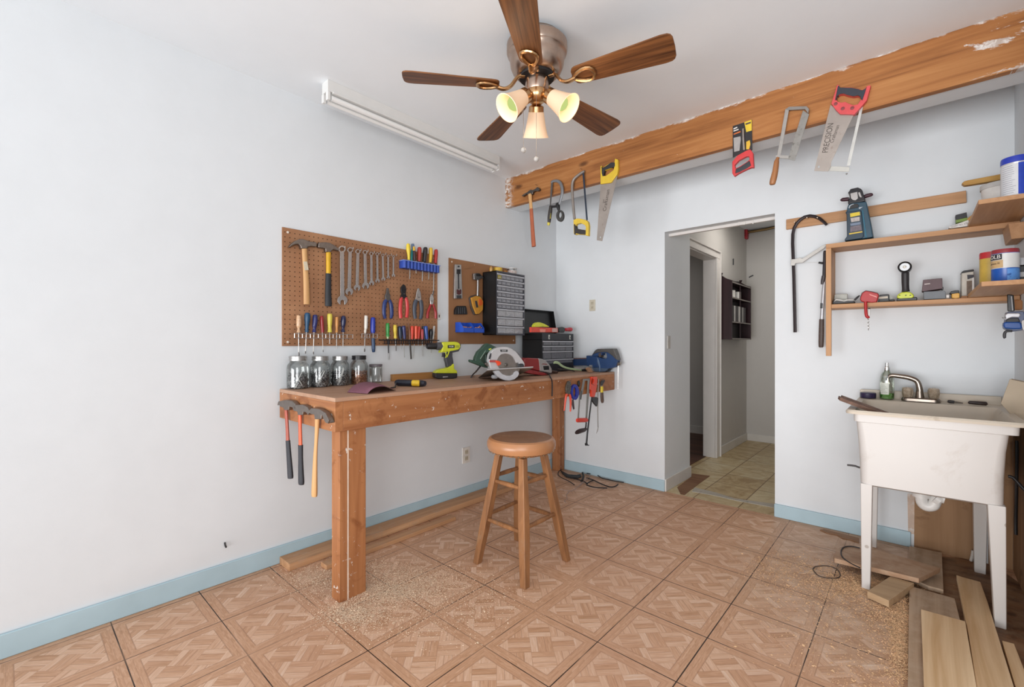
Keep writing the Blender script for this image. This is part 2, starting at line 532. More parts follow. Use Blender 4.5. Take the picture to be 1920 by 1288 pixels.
    t.bsdf(col, rough, 0, bump=t.math('SUBTRACT', t.math('MULTIPLY', gr, 0.15), jn), bstr=0.25, bdist=0.002, Specular_IOR_Level=0.3)
    return t.m

def hall_vinyl():
    t = NT('olive_vinyl_tile'); x, y, z = t.xyz(t.geo())
    T = 0.3048
    ux = t.math('DIVIDE', t.math('ADD', x, 3.02), T); uy = t.math('DIVIDE', t.math('ADD', y, 0.07), T)
    fx, fy = t.math('FRACT', ux), t.math('FRACT', uy)
    e = t.math('MINIMUM', t.math('MINIMUM', fx, t.math('SUBTRACT', 1.0, fx)), t.math('MINIMUM', fy, t.math('SUBTRACT', 1.0, fy)))
    r = t.white(t.comb(t.math('FLOOR', ux), t.math('FLOOR', uy), 0.0))
    nz = t.noise(t.geo(), 7.0, 5, 0.65, 1.5)
    tone = t.math('ADD', t.math('MULTIPLY', r, 0.4), t.math('MULTIPLY', t.step(nz, 0.3, 0.7), 0.6))
    col = t.ramp(tone, [(0.1, lin('#a58a62')[:3]), (0.5, lin('#c2ad85')[:3]), (0.95, lin('#d3c6a4')[:3])])
    col = t.mix(t.math('MULTIPLY', t.math('LESS_THAN', e, 0.012), 0.8), col, lin('#6a4c33'))
    t.bsdf(col, 0.4, 0, Specular_IOR_Level=0.3)
    return t.m

# ------------------------------------------------------------------ the setting
TH = 0.12
struct(MB().box((-0.1, -0.7, -0.06), (3.6, YB, 0.0)), 'floor', parquet())
struct(MB().box((-1.2, YB, -0.06), (1.95, 6.0, 0.0)), 'floor', hall_vinyl())
struct(MB().box((-1.2, -1.2, ZC), (3.6, 6.0, ZC + 0.08)), 'ceiling', CEIL)
struct(MB().box((-0.1, -1.7, 0), (0, YB, ZC)), 'wall_left', WALL)
DX0, DX1, DZ = 1.030, 1.779, 1.999
wb = MB().prism([(-0.1, YB, 0), (DX0, YB, 0), (DX0, YB, DZ), (DX1, YB, DZ), (DX1, YB, 0), (XR, YB, 0), (XR, YB, ZC), (-0.1, YB, ZC)], (0, TH, 0))
struct(wb, 'wall_back', WALL)
struct(MB().box((XR, 1.6, 0), (XR + 0.1, YB + TH, ZC)), 'wall_right', WALL)
# hall beyond the doorway
HX = 0.985
HALLP = wall_paint('grey_white_hall_paint', '#c9c6c2', 0.05)
struct(MB().box((0.88, YB + TH, 0), (DX0, 3.90, ZC)), 'wall_hall_side', WALL)
struct(MB().box((0.88, 3.90, 2.0), (HX, 4.72, ZC)).box((0.88, 4.72, 0), (HX, 5.82, ZC)), 'wall_hall_left', HALLP)
struct(MB().box((-1.2, 5.82, 0), (1.95, 5.92, ZC)), 'wall_hall_end', HALLP)
struct(MB().box((1.85, YB + TH, 0), (1.95, 5.82, ZC)), 'wall_hall_right', HALLP)
struct(MB().box((-1.2, YB + TH, 0), (-1.1, 5.82, ZC)).box((-1.1, YB + TH, 0), (0.88, YB + TH + 0.02, ZC)), 'wall_side_room', plain('#8b8580', 0.6, var=0.06, scale=3))
struct(MB().box((-1.1, YB + TH, 0.001), (0.9, 5.82, 0.004)), 'floor', wood('dark_subfloor', '#6b4636', '#3d261d', 'X', 0.5, 0.5))
# baseboards
def bboard(name, lo, hi, mat):
    return struct(MB().box(lo, hi), name, mat, bevel=0.004)
bboard('baseboard_left', (0, -1.7, 0), (0.014, YB, 0.09), BBLUE)
bboard('baseboard_back', (0.014, YB - 0.014, 0), (DX0 + 0.002, YB, 0.085), BBLUE)
bboard('baseboard_back', (DX1 - 0.002, YB - 0.014, 0), (2.452, YB, 0.085), BBLUE)
bboard('baseboard_hall_side', (DX0, YB - 0.005, 0), (DX0 + 0.014, 3.90, 0.095), BWHITE)
bboard('baseboard_hall_left', (HX, 4.79, 0), (HX + 0.014, 5.82, 0.09), BWHITE)
bboard('baseboard_hall_end', (HX, 5.806, 0), (1.85, 5.82, 0.085), BWHITE)
bboard('baseboard_side_room', (-1.1, 5.806, 0), (0.88, 5.82, 0.1), BWHITE)
# side doorway casing in the hall
TRIM = plain('#d6d2ce', 0.4, var=0.04, scale=5)
struct(MB().box((HX, 4.70, 0), (HX + 0.018, 4.79, 1.989)), 'trim_1', TRIM, bevel=0.003)
struct(MB().box((HX, 4.79, 0), (HX + 0.03, 4.80, 2.066)), 'trim_1', TRIM, bevel=0.002)
struct(MB().box((HX, 3.905, 1.99), (HX + 0.018, 4.789, 2.05)), 'trim_1', TRIM, bevel=0.003)
struct(MB().box((HX, 3.905, 2.051), (HX + 0.03, 4.789, 2.066)), 'trim_1', TRIM, bevel=0.002)
struct(MB().box((0.87, 4.695, 0), (HX - 0.001, 4.719, 1.979)), 'trim_3', TRIM, bevel=0.002)
struct(MB().box((0.87, 3.905, 1.98), (HX - 0.001, 4.719, 1.999)), 'trim_3', TRIM, bevel=0.002)
# doorway head strip with the white-painted stop
struct(MB().box((DX0, YB + 0.075, DZ - 0.022), (DX1, YB + 0.105, DZ)), 'trim_2', TRIM, bevel=0.003)
# peeled white threshold strip, bare brown patch
THR = plain('#b3aca0', 0.6, wear='#8a8173', wear_amt=0.55, scale=10)
def flat_px(name, pts, cr, z, mat, th=0.0025, **kw):
    return slab(name, PZ(z), pts, th, mat, None, cr, bevel=0, **kw)
o = flat_px('floor', [(580, 755), (900, 830), (1180, 920), (1770, 1000), (1770, 1055), (1180, 945), (860, 870), (540, 815)], k6, 0.003, THR); o['kind'] = 'structure'
o = flat_px('floor', [(320, 750), (520, 600), (540, 545), (810, 580), (640, 700), (470, 830), (430, 865), (370, 855)], k6, 0.003,
            wood('bare_brown_underlay', '#8d6a4e', '#6c4630', 'X', 0.8, 0.7)); o['kind'] = 'structure'
# bare sub-floor where tiles are gone under and beside the sink
o = flat_px('floor', [(1715, 1040), (1850, 1050), (1935, 1110), (1960, 1300), (1935, 1330), (1700, 1330), (1712, 1180), (1690, 1085)], ident, 0.002,
            wood('stained_subfloor', '#9a7250', '#54351f', 'X', 0.35, 0.6, stain='#3a2416', stain_amt=0.55, dust='#8c735c')); o['kind'] = 'structure'

# ------------------------------------------------------------------ exposed beam
def beam_wood():
    t = NT('scraped_fir_beam'); co = t.coords(); gx, gy, gz = t.xyz(t.geo())
    mp = t.n('ShaderNodeMapping'); t.t.links.new(co, mp.inputs[0]); mp.inputs['Scale'].default_value = (1.2, 18, 18)
    a = t.noise(mp.outputs[0], 1.0, 5, 0.6, 1.4)
    mp2 = t.n('ShaderNodeMapping'); t.t.links.new(co, mp2.inputs[0]); mp2.inputs['Scale'].default_value = (2.0, 70, 70)
    b = t.noise(mp2.outputs[0], 1.0, 3, 0.5, 0.4)
    f = t.math('ADD', t.math('MULTIPLY', a, 0.7), t.math('MULTIPLY', b, 0.3))
    col = t.ramp(f, [(0.3, lin('#794a26')[:3]), (0.5, lin('#a06a3c')[:3]), (0.72, lin('#b4804e')[:3])])
    kv = t.n('ShaderNodeTexVoronoi'); mp3 = t.n('ShaderNodeMapping'); t.t.links.new(co, mp3.inputs[0]); mp3.inputs['Scale'].default_value = (2.3, 1, 5.5)
    t.t.links.new(mp3.outputs[0], kv.inputs['Vector']); kv.inputs['Scale'].default_value = 1.0
    col = t.mix(t.math('MULTIPLY', t.step(kv.outputs['Distance'], 0.12, 0.05), 0.8), col, lin('#4f2c17'))
    # left-over white paint: along the top edge and at both ends
    n = t.noise(t.comb(t.math('MULTIPLY', gx, 5.0), gy, t.math('MULTIPLY', gz, 14.0)), 1.0, 6, 0.7, 0.5)
    n2 = t.noise(t.geo(), 28.0, 6, 0.7, 0.8)
    top = t.step(t.math('ADD', t.math('SUBTRACT', gz, ZC), t.math('MULTIPLY', t.math('SUBTRACT', n, 0.55), 0.10)), -0.014, -0.006)
    le = t.step(t.math('ADD', gx, t.math('MULTIPLY', t.math('SUBTRACT', n2, 0.5), 0.30)), 0.09, 0.05)
    re = t.step(t.math('SUBTRACT', gx, t.math('MULTIPLY', t.math('SUBTRACT', n, 0.5), 1.2)), 2.82, 2.86)
    spots = t.math('GREATER_THAN', n2, 0.705)
    pm = t.math('MAXIMUM', t.math('MAXIMUM', top, t.math('MULTIPLY', le, t.step(n2, 0.4, 0.5))), t.math('MAXIMUM', re, spots))
    col = t.mix(pm, col, t.mix(t.step(n2, 0.45, 0.6), lin('#b9aaa0'), lin('#e2deda')))
    t.bsdf(col, 0.55, 0, bump=t.math('ADD', f, t.math('MULTIPLY', pm, 0.6)), bstr=0.25, bdist=0.002, Specular_IOR_Level=0.3)
    return t.m
bmr = thing('ceiling_beam', 'long scraped brown wooden ceiling beam crossing the room with saws hung on it', 'beam')
MB().box((0.0, YBM, 2.236), (XR, YBM + 0.04, ZC)).build('board', beam_wood(), bmr, bevel=0.003)
MB().box((0.0, YBM + 0.04, 2.24), (XR, YBM + 0.175, ZC)).build('soffit', WALL, bmr)

# ------------------------------------------------------------------ ceiling fan
FC = Vector((1.235, 1.545, 0)); BLZ = 2.262
fan = thing('ceiling_fan', 'five-blade ceiling fan with brown wooden blades and three lit frosted lamps', 'ceiling fan')
BRN = metal('#b59f90', 0.28); BRS = metal('#c39a6e', 0.25)
MB().lathe([(0.02, 2.47), (0.105, 2.47), (0.108, 2.45), (0.126, 2.449), (0.132, 2.442), (0.132, 2.41), (0.128, 2.402)], FC, seg=48).build('canopy', BRN, fan)
MB().lathe([(0.05, 2.405), (0.1275, 2.405), (0.128, 2.40), (0.121, 2.392), (0.119, 2.375), (0.116, 2.352), (0.107, 2.33), (0.093, 2.315), (0.083, 2.309), (0.03, 2.307)], FC, seg=48).build('motor_housing', BRN, fan)
MB().lathe([(0.03, 2.312), (0.076, 2.309), (0.076, 2.298), (0.03, 2.297)], FC, seg=32).build('flywheel', BLACK, fan)
MB().lathe([(0.02, 2.30), (0.048, 2.30), (0.051, 2.288), (0.051, 2.252), (0.047, 2.240), (0.02, 2.239)], FC, seg=32).build('switch_housing', BRN, fan)
MB().lathe([(0.02, 2.241), (0.046, 2.241), (0.047, 2.222), (0.040, 2.205), (0.026, 2.193), (0.004, 2.188)], FC, seg=32).build('light_kit_body', BRS, fan)
WALNUT = wood('fan_blade_walnut', '#8f5d36', '#3d2213', 'X', 1.3, 0.42, spec=0.25)
def blade_outline():
    pts = []
    r0, r1 = 0.165, 0.575
    w0, w1 = 0.048, 0.068
    for i in range(9):                               # tip
        a = -math.pi / 2 + math.pi * i / 8
        k = 0.045
        sx = math.copysign(abs(math.cos(a)) ** 0.6, math.cos(a)); sy = math.copysign(abs(math.sin(a)) ** 0.45, math.sin(a))
        pts.append((r1 - k + k * sx, w1 * sy))
    for i in range(9):
        a = math.pi / 2 + math.pi * i / 8
        k = 0.035
        sx = math.copysign(abs(math.cos(a)) ** 0.8, math.cos(a)); sy = math.copysign(abs(math.sin(a)) ** 0.6, math.sin(a))
        pts.append((r0 + k + k * sx, w0 * sy))
    return pts
BO = blade_outline()
bme = None
for i in range(5):
    ang = math.radians(13.47 + 72 * i)
    R = Matrix.Rotation(ang, 3, 'Z'); Pt = Matrix.Rotation(math.radians(-12), 3, 'X')
    def W(p): return FC + Vector((0, 0, BLZ)) + R @ (Vector((p[0], 0, 0)) + Pt @ Vector((0, p[1], p[2])))
    if bme is None:
        ob = MB().prism([(x, y, 0.003) for x, y in BO], (0, 0, -0.006)).build('blade', WALNUT, fan, bevel=0.001)
        bme = ob
    else:
        ob = bme.copy(); COL.objects.link(ob); ob.parent = fan
    ob.location = FC + Vector((0, 0, BLZ)); ob.rotation_euler = (R @ Pt).to_euler()
    LOCAL.add(ob)
    ib = MB()
    arm = [W((0.055, 0, 0.040)), W((0.085, 0, 0.034)), W((0.115, 0, -0.004)), W((0.145, 0, -0.018)), W((0.178, 0, -0.012))]
    ib.tube(smoothpath(arm), [0.012] * 17, 8, flat=(Vector((0, 0, 1)), 0.6))
    loop = [W((0.17 + 0.045 * (1 - math.cos(a)), 0.034 * math.sin(a) * (0.55 + 0.45 * (1 - math.cos(a)) / 2 * 1.6), -0.009)) for a in [2 * math.pi * k / 16 for k in range(16)]]
    ib.tube(loop, 0.0078, 8, closed=True)
    for yy in (-0.02, 0.02): ib.ball(W((0.25, yy, -0.009)), 0.006, 8)
    ib.build('blade_bracket', BRS, fan)
# lamps
def shade_mat():
    t = NT('frosted_lit_shade')
    b = t.bsdf(lin('#d9bfa4'), 0.5, 0)
    b.inputs['Emission Color'].default_value = lin('#ffc48c'); b.inputs['Emission Strength'].default_value = 0.24
    return t.m
SHADE = shade_mat()
def bulb_mat():
    t = NT('lit_bulb'); e = t.n('ShaderNodeEmission'); e.inputs[0].default_value = lin('#cfe08a'); e.inputs[1].default_value = 0.9
    t.t.links.new(e.outputs[0], t.out.inputs[0]); return t.m
BULB = bulb_mat()
fwd = Vector((-SN, CS, 0)); rt = Vector((CS, SN, 0))
for k, (aa, tilt) in enumerate(((90, 28), (212, 50), (328, 50))):
    d = (rt * math.cos(math.radians(aa)) + fwd * math.sin(math.radians(aa)))
    ax = (d * math.sin(math.radians(tilt)) + Vector((0, 0, -1)) * math.cos(math.radians(tilt))).normalized()
    base = FC + Vector((0, 0, 2.208 if k else 2.200)) + d * (0.058 if k else 0.046)
    MB().lathe([(0.014, -0.035), (0.02, -0.008), (0.033, 0.0), (0.034, 0.022), (0.028, 0.024)], base, ax, 24).build('lamp_socket', BRS, fan)
    s0 = base + ax * 0.014; q_ = 1.13
    MB().lathe([(r_ * q_, h_ * 1.12) for r_, h_ in [(0.028, 0.0), (0.031, 0.012), (0.035, 0.035), (0.041, 0.065), (0.048, 0.09), (0.053, 0.1), (0.050, 0.1), (0.045, 0.088), (0.038, 0.064), (0.032, 0.035), (0.027, 0.014)]], s0, ax, 32, cap=False).build('lamp_shade', SHADE, fan)
    MB().ball(s0 + ax * 0.062, 0.031, 14).build('bulb', BULB, fan)
    L = bpy.data.lights.new('fan_lamp', 'POINT'); L.energy = 0.6; L.color = (1.0, 0.78, 0.55); L.shadow_soft_size = 0.04
    lo = bpy.data.objects.new('fan_lamp', L); COL.objects.link(lo); lo.location = s0 + ax * 0.165
CHAIN = metal('#a39a90', 0.4)
for (u, v0, v1) in ((981.5, 205, 283), (1005.7, 178, 300)):
    pl = Plane(FC + Vector((0, 0, 2)), (0.6659, -0.746, 0)).off(0.045)
    w_ = wire(pl, [(u, v0), (u, (v0 + v1) / 2), (u, v1 - 4)], 0.0009, sm=0).build('pull_chain', CHAIN, fan)
    MB().ball(pl.at(u, v1 - 1), (0.0115, 0.0115, 0.012), 12).build('chain_bob', plain('#a9a5a0', 0.35), w_)

# ------------------------------------------------------------------ fluorescent strip light
fl = thing('strip_light', 'long white twin-tube fluorescent strip light on the ceiling by the wall', 'ceiling light')
LW = plain('#d8d8d6', 0.4, var=0.02)
MB().box((0.205, 1.075, 2.412), (0.268, 2.335, ZC)).build('housing', LW, fl, bevel=0.002)
MB().box((0.196, 1.10, 2.404), (0.277, 2.31, 2.412)).build('reflector', LW, fl, bevel=0.001)
for xx in (0.212, 0.258):
    MB().tube([(xx, 1.098, 2.385), (xx, 2.312, 2.385)], 0.0135, 14).build('tube', plain('#e6e7e6', 0.25, var=0.01), fl)
    for yy in (1.082, 2.328):
        MB().box((xx - 0.011, yy - 0.008, 2.368), (xx + 0.011, yy + 0.008, 2.412)).build('lamp_holder', LW, fl, bevel=0.003)

# ------------------------------------------------------------------ workbench
def bench_wood(axis, name):
    return wood(name, '#b57c50', '#8a5431', axis, 0.6, 0.5, knots=0.9, stain='#7d4826', stain_amt=0.55, paint=0.365)
BW_Y, BW_X, BW_Z = bench_wood('Y', 'bench_fir_y'), bench_wood('X', 'bench_fir_x'), bench_wood('Z', 'bench_fir_z')
bench = thing('workbench', 'long paint-spattered brown wooden workbench built along the left wall', 'workbench')
BTOP = wood('worn_bench_top', '#bd957a', '#9a745c', 'Y', 0.4, 0.6, dust='#b0917b')
MB().box((0.016, BY, BZ - 0.018), (BX, YB - 0.016, BZ)).build('top', BTOP, bench, bevel=0.002)
MB().box((BX - 0.038, BY + 0.038, 0.757), (BX, YB - 0.016, BZ - 0.018)).build('front_apron', BW_Y, bench, bevel=0.002)
MB().box((0.016, BY, 0.757), (BX, BY + 0.038, BZ - 0.018)).build('end_apron', BW_X, bench, bevel=0.002)
def bench_leg(x0, y0, a, b):
    m = MB().box((x0, y0, 0), (x0 + a, y0 + b * 0.29, 0.757)).box((x0 + 0.002, y0 + b * 0.29 + 0.003, 0), (x0 + a, y0 + b, 0.757))
    return m.build('leg', BW_Z, bench, bevel=0.003)
bench_leg(0.515, 0.972, 0.072, 0.128)
MB().box((0.5865, 1.0085, 0.0), (0.5885, 1.0145, 0.757)).build('caulk_line', plain('#d9c3b0', 0.6), bench)
bench_leg(0.022, 3.285, 0.085, 0.07)
MB().box((0.018, 1.60, BZ), (0.045, 1.985, BZ + 0.042)).build('back_cleat', wood('cleat_fir', '#b98a55', '#93602f', 'Y', 0.6, 0.5, knots=0.7), bench, bevel=0.002)

# ------------------------------------------------------------------ stool
st = thing('stool', 'round tan wooden stool with a worn padded seat in the middle of the floor', 'stool')
SC = Vector((0.934, 1.792, 0))
MB().lathe([(0.03, 0.585), (0.16, 0.585), (0.172, 0.592), (0.180, 0.612), (0.179, 0.632), (0.170, 0.648), (0.158, 0.6535)], SC, seg=48, cap=False).lathe([(0.158, 0.6535), (0.156, 0.6525), (0.0, 0.652)], SC, seg=48, cap=False).build('seat_rim', plain('#a87650', 0.32, var=0.06, scale=9), st)
MB().lathe([(0.0, 0.6505), (0.157, 0.6505), (0.158, 0.6535), (0.150, 0.6550), (0.0, 0.6555)], SC, seg=48, cap=False).build('seat_top', plain('#7f5d45', 0.36, var=0.14, scale=12, wear='#a08066', wear_amt=0.54), st)
nb = MB()
for k in range(40):
    a = 2 * math.pi * k / 40
    nb.ball(SC + Vector((0.168 * math.cos(a), 0.168 * math.sin(a), 0.587)), 0.0045, 6)
nb.build('upholstery_nails', metal('#8a7a66', 0.35), st)
MB().lathe([(0.02, 0.572), (0.125, 0.572), (0.13, 0.586), (0.02, 0.586)], SC, seg=40).build('seat_base', wood('stool_maple', '#a2724a', '#744e32', 'Z', 0.8, 0.38, stain='#8d6746', stain_amt=0.62), st)
STW = wood('stool_leg_maple', '#a2724a', '#744e32', 'Z', 0.8, 0.4, stain='#8f7258', stain_amt=0.6)
feet = [PZ(0).at(895, 1056), PZ(0).at(984, 1102), PZ(0).at(1062, 1051), PZ(0).at(971, 1013)]
legs = []
for f in feet:
    d = (f - SC); d.z = 0
    top = SC + d.normalized() * 0.115 + Vector((0, 0, 0.57))
    legs.append((f, top))
    ang = math.atan2(d.y, d.x) + math.pi / 4
    m = MB(); n = 8
    ux = Vector((math.cos(ang), math.sin(ang), 0)); uy = Vector((-math.sin(ang), math.cos(ang), 0))
    b0 = len(m.v)
    for i in range(n + 1):
        t_ = i / n; c_ = f.lerp(top, t_); h = 0.0165 + 0.004 * math.sin(math.pi * min(1, t_ * 1.1))
        m.v += [c_ + ux * h * sx + uy * h * sy for sx, sy in ((-1, -1), (1, -1), (1, 1), (-1, 1))]
    for i in range(n):
        for k in range(4):
            l = (k + 1) % 4; m.f.append((i * 4 + k, i * 4 + l, i * 4 + 4 + l, i * 4 + 4 + k))
    m.f.append((3, 2, 1, 0)); m.f.append(tuple(n * 4 + k for k in range(4)))
    m.build('leg', STW, st, bevel=0.003)
for k in range(4):
    (fa, ta), (fb, tb) = legs[k], legs[(k + 1) % 4]
    for z, dz in ((0.44, 0.012), (0.24, 0.01)):
        za = z + (dz if k % 2 else -dz)
        A = fa.lerp(ta, za / 0.57); B = fb.lerp(tb, za / 0.57)
        MB().tube([A, A.lerp(B, 0.5), B], [0.009, 0.0125, 0.009], 10).build('rung', STW, st)
# ------------------------------------------------------------------ pegboards
def pegboard_mat(y0, z0):
    t = NT('brown_pegboard'); x, y, z = t.xyz(t.geo())
    fy = t.math('FRACT', t.math('DIVIDE', t.math('SUBTRACT', y, y0 - 2.54), 0.0254))
    fz = t.math('FRACT', t.math('DIVIDE', t.math('SUBTRACT', z, z0 - 2.54), 0.0254))
    a = t.math('SUBTRACT', fy, 0.5); b = t.math('SUBTRACT', fz, 0.5)
    d = t.math('SQRT', t.math('ADD', t.math('MULTIPLY', a, a), t.math('MULTIPLY', b, b)))
    hole = t.math('LESS_THAN', d, 0.115)
    nz = t.noise(t.geo(), 5.0, 5, 0.6)
    col = t.mix(t.step(nz, 0.35, 0.65), lin('#94694b'), lin('#a87d5c'))
    col = t.mix(hole, col, lin('#3c2415'))
    t.bsdf(col, 0.55, 0, bump=t.math('SUBTRACT', 1.0, hole), bstr=0.5, bdist=0.003, Specular_IOR_Level=0.3)
    return t.m
pb = thing('pegboard', 'larger brown pegboard on the left wall holding hammers, wrenches and screwdrivers', 'pegboard')
MB().box((0.0008, 0.958, 1.127), (0.008, 1.982, 1.748)).build('panel', pegboard_mat(0.958, 1.127), pb)
pb2 = thing('pegboard', 'smaller brown pegboard on the left wall partly behind the drawer cabinet', 'pegboard')
t_ = wood('brown_hardboard', '#9f7350', '#8d6342', 'Z', 0.1, 0.6)
MB().box((0.0008, 2.087, 1.137), (0.008, 2.800, 1.747)).build('panel', t_, pb2)
def screwhead(y, z, par):
    MB().lathe([(0.0065, 0), (0.006, 0.002), (0.0, 0.003)], (0.008, y, z), (1, 0, 0), 10).build('screw', plain('#d9cfc2', 0.4), par)
for y, z in ((0.985, 1.725), (0.985, 1.148), (1.955, 1.725)): screwhead(y, z, pb)
for y, z in ((2.112, 1.722), (2.775, 1.165)): screwhead(y, z, pb2)

PB = 0.008                       # face of the pegboard
def peg(y_u, v, cr, par, out=0.035):
    """a bent wire hook under a hung tool"""
    p = PX(PB).at(*cr((y_u, v))[:2])
    MB().tube([p + Vector((-0.004, 0, 0)), p + Vector((out, 0, 0)), p + Vector((out, 0, 0.012))], 0.0018, 6).build('peg_hook', STEEL, par)

# ------------------------------------------------------------------ hammers on the pegboard
P3 = PX(0.034)
T = thing('claw_hammer', 'claw hammer with a bare wooden handle, first tool at the left end of the pegboard', 'hammer', None)
slab('head', P3, [(145,250),(165,222),(200,193),(240,178),(270,177),(312,193),(330,199),(385,205),(390,225),(385,246),(340,240),(310,245),(306,260),(252,260),(249,242),(232,222),(205,224),(172,238)], 0.026, RUSTY, T, c1, bevel=0.004)
rod('handle', PX(0.022), [(279,250,26),(283,330,25),(290,450,25),(296,560,28),(300,742,30)], BEECH, T, c1, flat=0.7, sm=3)
slab('sticker', PX(0.022 + 0.0155), [(272,372),(303,372),(316,445),(284,447)], 0.004, plain('#cfc5ae', 0.6, wear='#6d6552', wear_amt=0.6, scale=90), T, c1, bevel=0)
T = thing('claw_hammer', 'claw hammer with yellow shaft and black grip hanging on the pegboard', 'hammer', None)
slab('head', P3, [(400,240),(404,208),(440,205),(470,205),(500,210),(535,228),(585,264),(578,282),(530,266),(512,282),(510,292),(464,290),(462,262),(438,256),(405,252)], 0.026, RUSTY, T, c1, bevel=0.004)
rod('shaft', PX(0.022), [(487,282,23),(487,400,22),(487,485,22)], plain('#d9a921', 0.35), T, c1, flat=0.75)
rod('grip', PX(0.022), [(487,476,26),(485,560,27),(484,650,29),(486,735,32),(486,757,30)], plain('#26292e', 0.6), T, c1, flat=0.75, sm=3)

# ------------------------------------------------------------------ wrenches
WR = [((605,265,31),(608,706,43),17), ((675,272,25),(667,630,33),14), ((742,285,22),(735,597,28),12), ((803,292,20),(808,580,30),12),
      ((858,305,17),(860,557,22),9), ((908,308,15),(911,538,19),8.5), ((956,318,13.5),(960,523,17),7.5), ((1003,325,11.5),(1003,507,13),6), ((1048,328,11),(1048,492,14.5),6)]
WN = ['largest', 'second-largest', 'third-largest', 'fourth-largest', 'middle-sized', 'sixth-largest', 'seventh-largest', 'slim eighth-largest', 'shortest']
WP = ['right beside the black-gripped hammer', 'second from the black-gripped hammer', 'third from the black-gripped hammer', 'fourth from the black-gripped hammer', 'fifth of the row of nine', 'sixth from the black-gripped hammer', 'third from the short end of the row', 'next to the shortest', 'towards the blue rack']
for i, (tp, bt, w_) in enumerate(WR):
    T = thing('combination_wrench', f'{WN[i]} steel combination wrench on the pegboard, {WP[i]}', 'wrench', 'combination wrenches on the pegboard')
    x0, y0, r0 = tp; x1, y1, r1 = bt
    def arc(cx, cy, r, a0, a1, n):
        return [(cx + r * math.cos(math.radians(a0 + (a1 - a0) * k / n)), cy + r * math.sin(math.radians(a0 + (a1 - a0) * k / n))) for k in range(n + 1)]
    s0 = math.degrees(math.asin(min(0.95, w_ / r0))); s1 = math.degrees(math.asin(min(0.95, w_ / r1)))
    out = arc(x0, y0, r0, 90 + s0, 450 - s0, 18)                 # ring
    out += arc(x1, y1, r1, -90 + s1, 62, 8)                       # right cheek of the open jaw
    out += [(x1 + r1 * 0.40, y1 + r1 * 0.95), (x1 + r1 * 0.36, y1 + r1 * 0.15), (x1, y1 - r1 * 0.12), (x1 - r1 * 0.36, y1 + r1 * 0.15), (x1 - r1 * 0.40, y1 + r1 * 0.95)]
    out += arc(x1, y1, r1, 118, 270 - s1, 8)
    hexh = [(x0 + r0 * 0.62 * math.cos(k * math.pi / 6), y0 + r0 * 0.62 * math.sin(k * math.pi / 6)) for k in range(12)]
    slab('body', PX(0.03), out, 0.004 + 0.004 * r0 / 30, metal('#dad8d6', 0.26), T, c1, holes=[hexh], bevel=0.0012)
    peg(x0, y0, c1, T, 0.034)

# ------------------------------------------------------------------ screwdrivers in racks
def driver(name, label, hmat, hpts, cr, shaft, smat=STEEL, tip=None, x=0.04, group=None, flat=1.0, cat='screwdriver', extra=None):
    T = thing(name, label, cat, group)
    rod('handle', PX(x), hpts, hmat, T, cr, sm=3, flat=flat, seg=12)
    if shaft:
        rod('shaft', PX(x), shaft, smat, T, cr, seg=8)
        if tip: rod('tip', PX(x), tip, STEELD, T, cr, flat=0.4, seg=8)
    if extra: extra(T)
    return T
CLEARH = plain('#c9a583', 0.2, var=0.2, scale=80)
G_ = 'screwdrivers in the long wire rack'
driver('screwdriver', 'screwdriver with a clear fluted handle, first in the wire rack', CLEARH, [(238,258,50),(238,330,56),(238,480,58),(235,545,30),(235,600,40),(235,632,56)], g1, [(232,635,11),(234,1060,11)], tip=[(235,1050,11),(238,1100,18),(239,1140,17)], group=G_)
driver('screwdriver', 'screwdriver with a fat teal-blue handle in the wire rack', plain('#1f4a6b', 0.35), [(425,198,40),(425,225,62),(423,310,68),(420,400,58),(415,480,46),(413,560,42),(412,628,46)], g1, [(402,630,13),(383,1040,12)], tip=[(383,1030,12),(380,1070,19),(379,1095,16)], group=G_)
driver('screwdriver', 'screwdriver with a ringed navy handle in the wire rack', plain('#2b2f66', 0.25), [(595,242,36),(595,270,56),(593,390,60),(584,455,54),(582,490,52),(578,550,36),(575,600,44),(574,626,50)], g1, [(570,630,12),(557,1050,12)], tip=[(557,1040,12),(556,1085,18),(555,1108,17)], group=G_)
driver('screwdriver', 'screwdriver with a slim dark red handle, between navy and yellow ones', plain('#8f1f22', 0.25), [(735,268,28),(738,300,42),(744,400,46),(754,520,40),(760,630,36)], g1, [(752,632,9),(768,1010,8)], tip=[(768,1000,8),(770,1040,13),(770,1062,12)], group=G_)
driver('screwdriver', 'short screwdriver with a yellow handle in the wire rack', plain('#cdbf4c', 0.4), [(917,218,40),(917,245,58),(917,330,60),(915,450,52),(915,520,42),(917,570,48),(916,628,54)], g1, [(912,632,10),(914,880,8)], group=G_)
driver('screwdriver', 'screwdriver with a thin amber handle, beside the short yellow one', plain('#c98d4d', 0.3), [(1070,292,34),(1070,360,40),(1070,470,38),(1070,540,28),(1068,600,32),(1067,632,34)], g1, [(1067,635,11),(1065,985,10)], group=G_)
driver('screwdriver', 'screwdriver with a glossy dark navy handle, last in the wire rack', plain('#1d2246', 0.2), [(1215,265,34),(1216,290,52),(1217,370,60),(1212,470,50),(1209,540,32),(1208,580,40),(1207,622,46)], g1, [(1208,625,11),(1206,960,10)], group=G_)
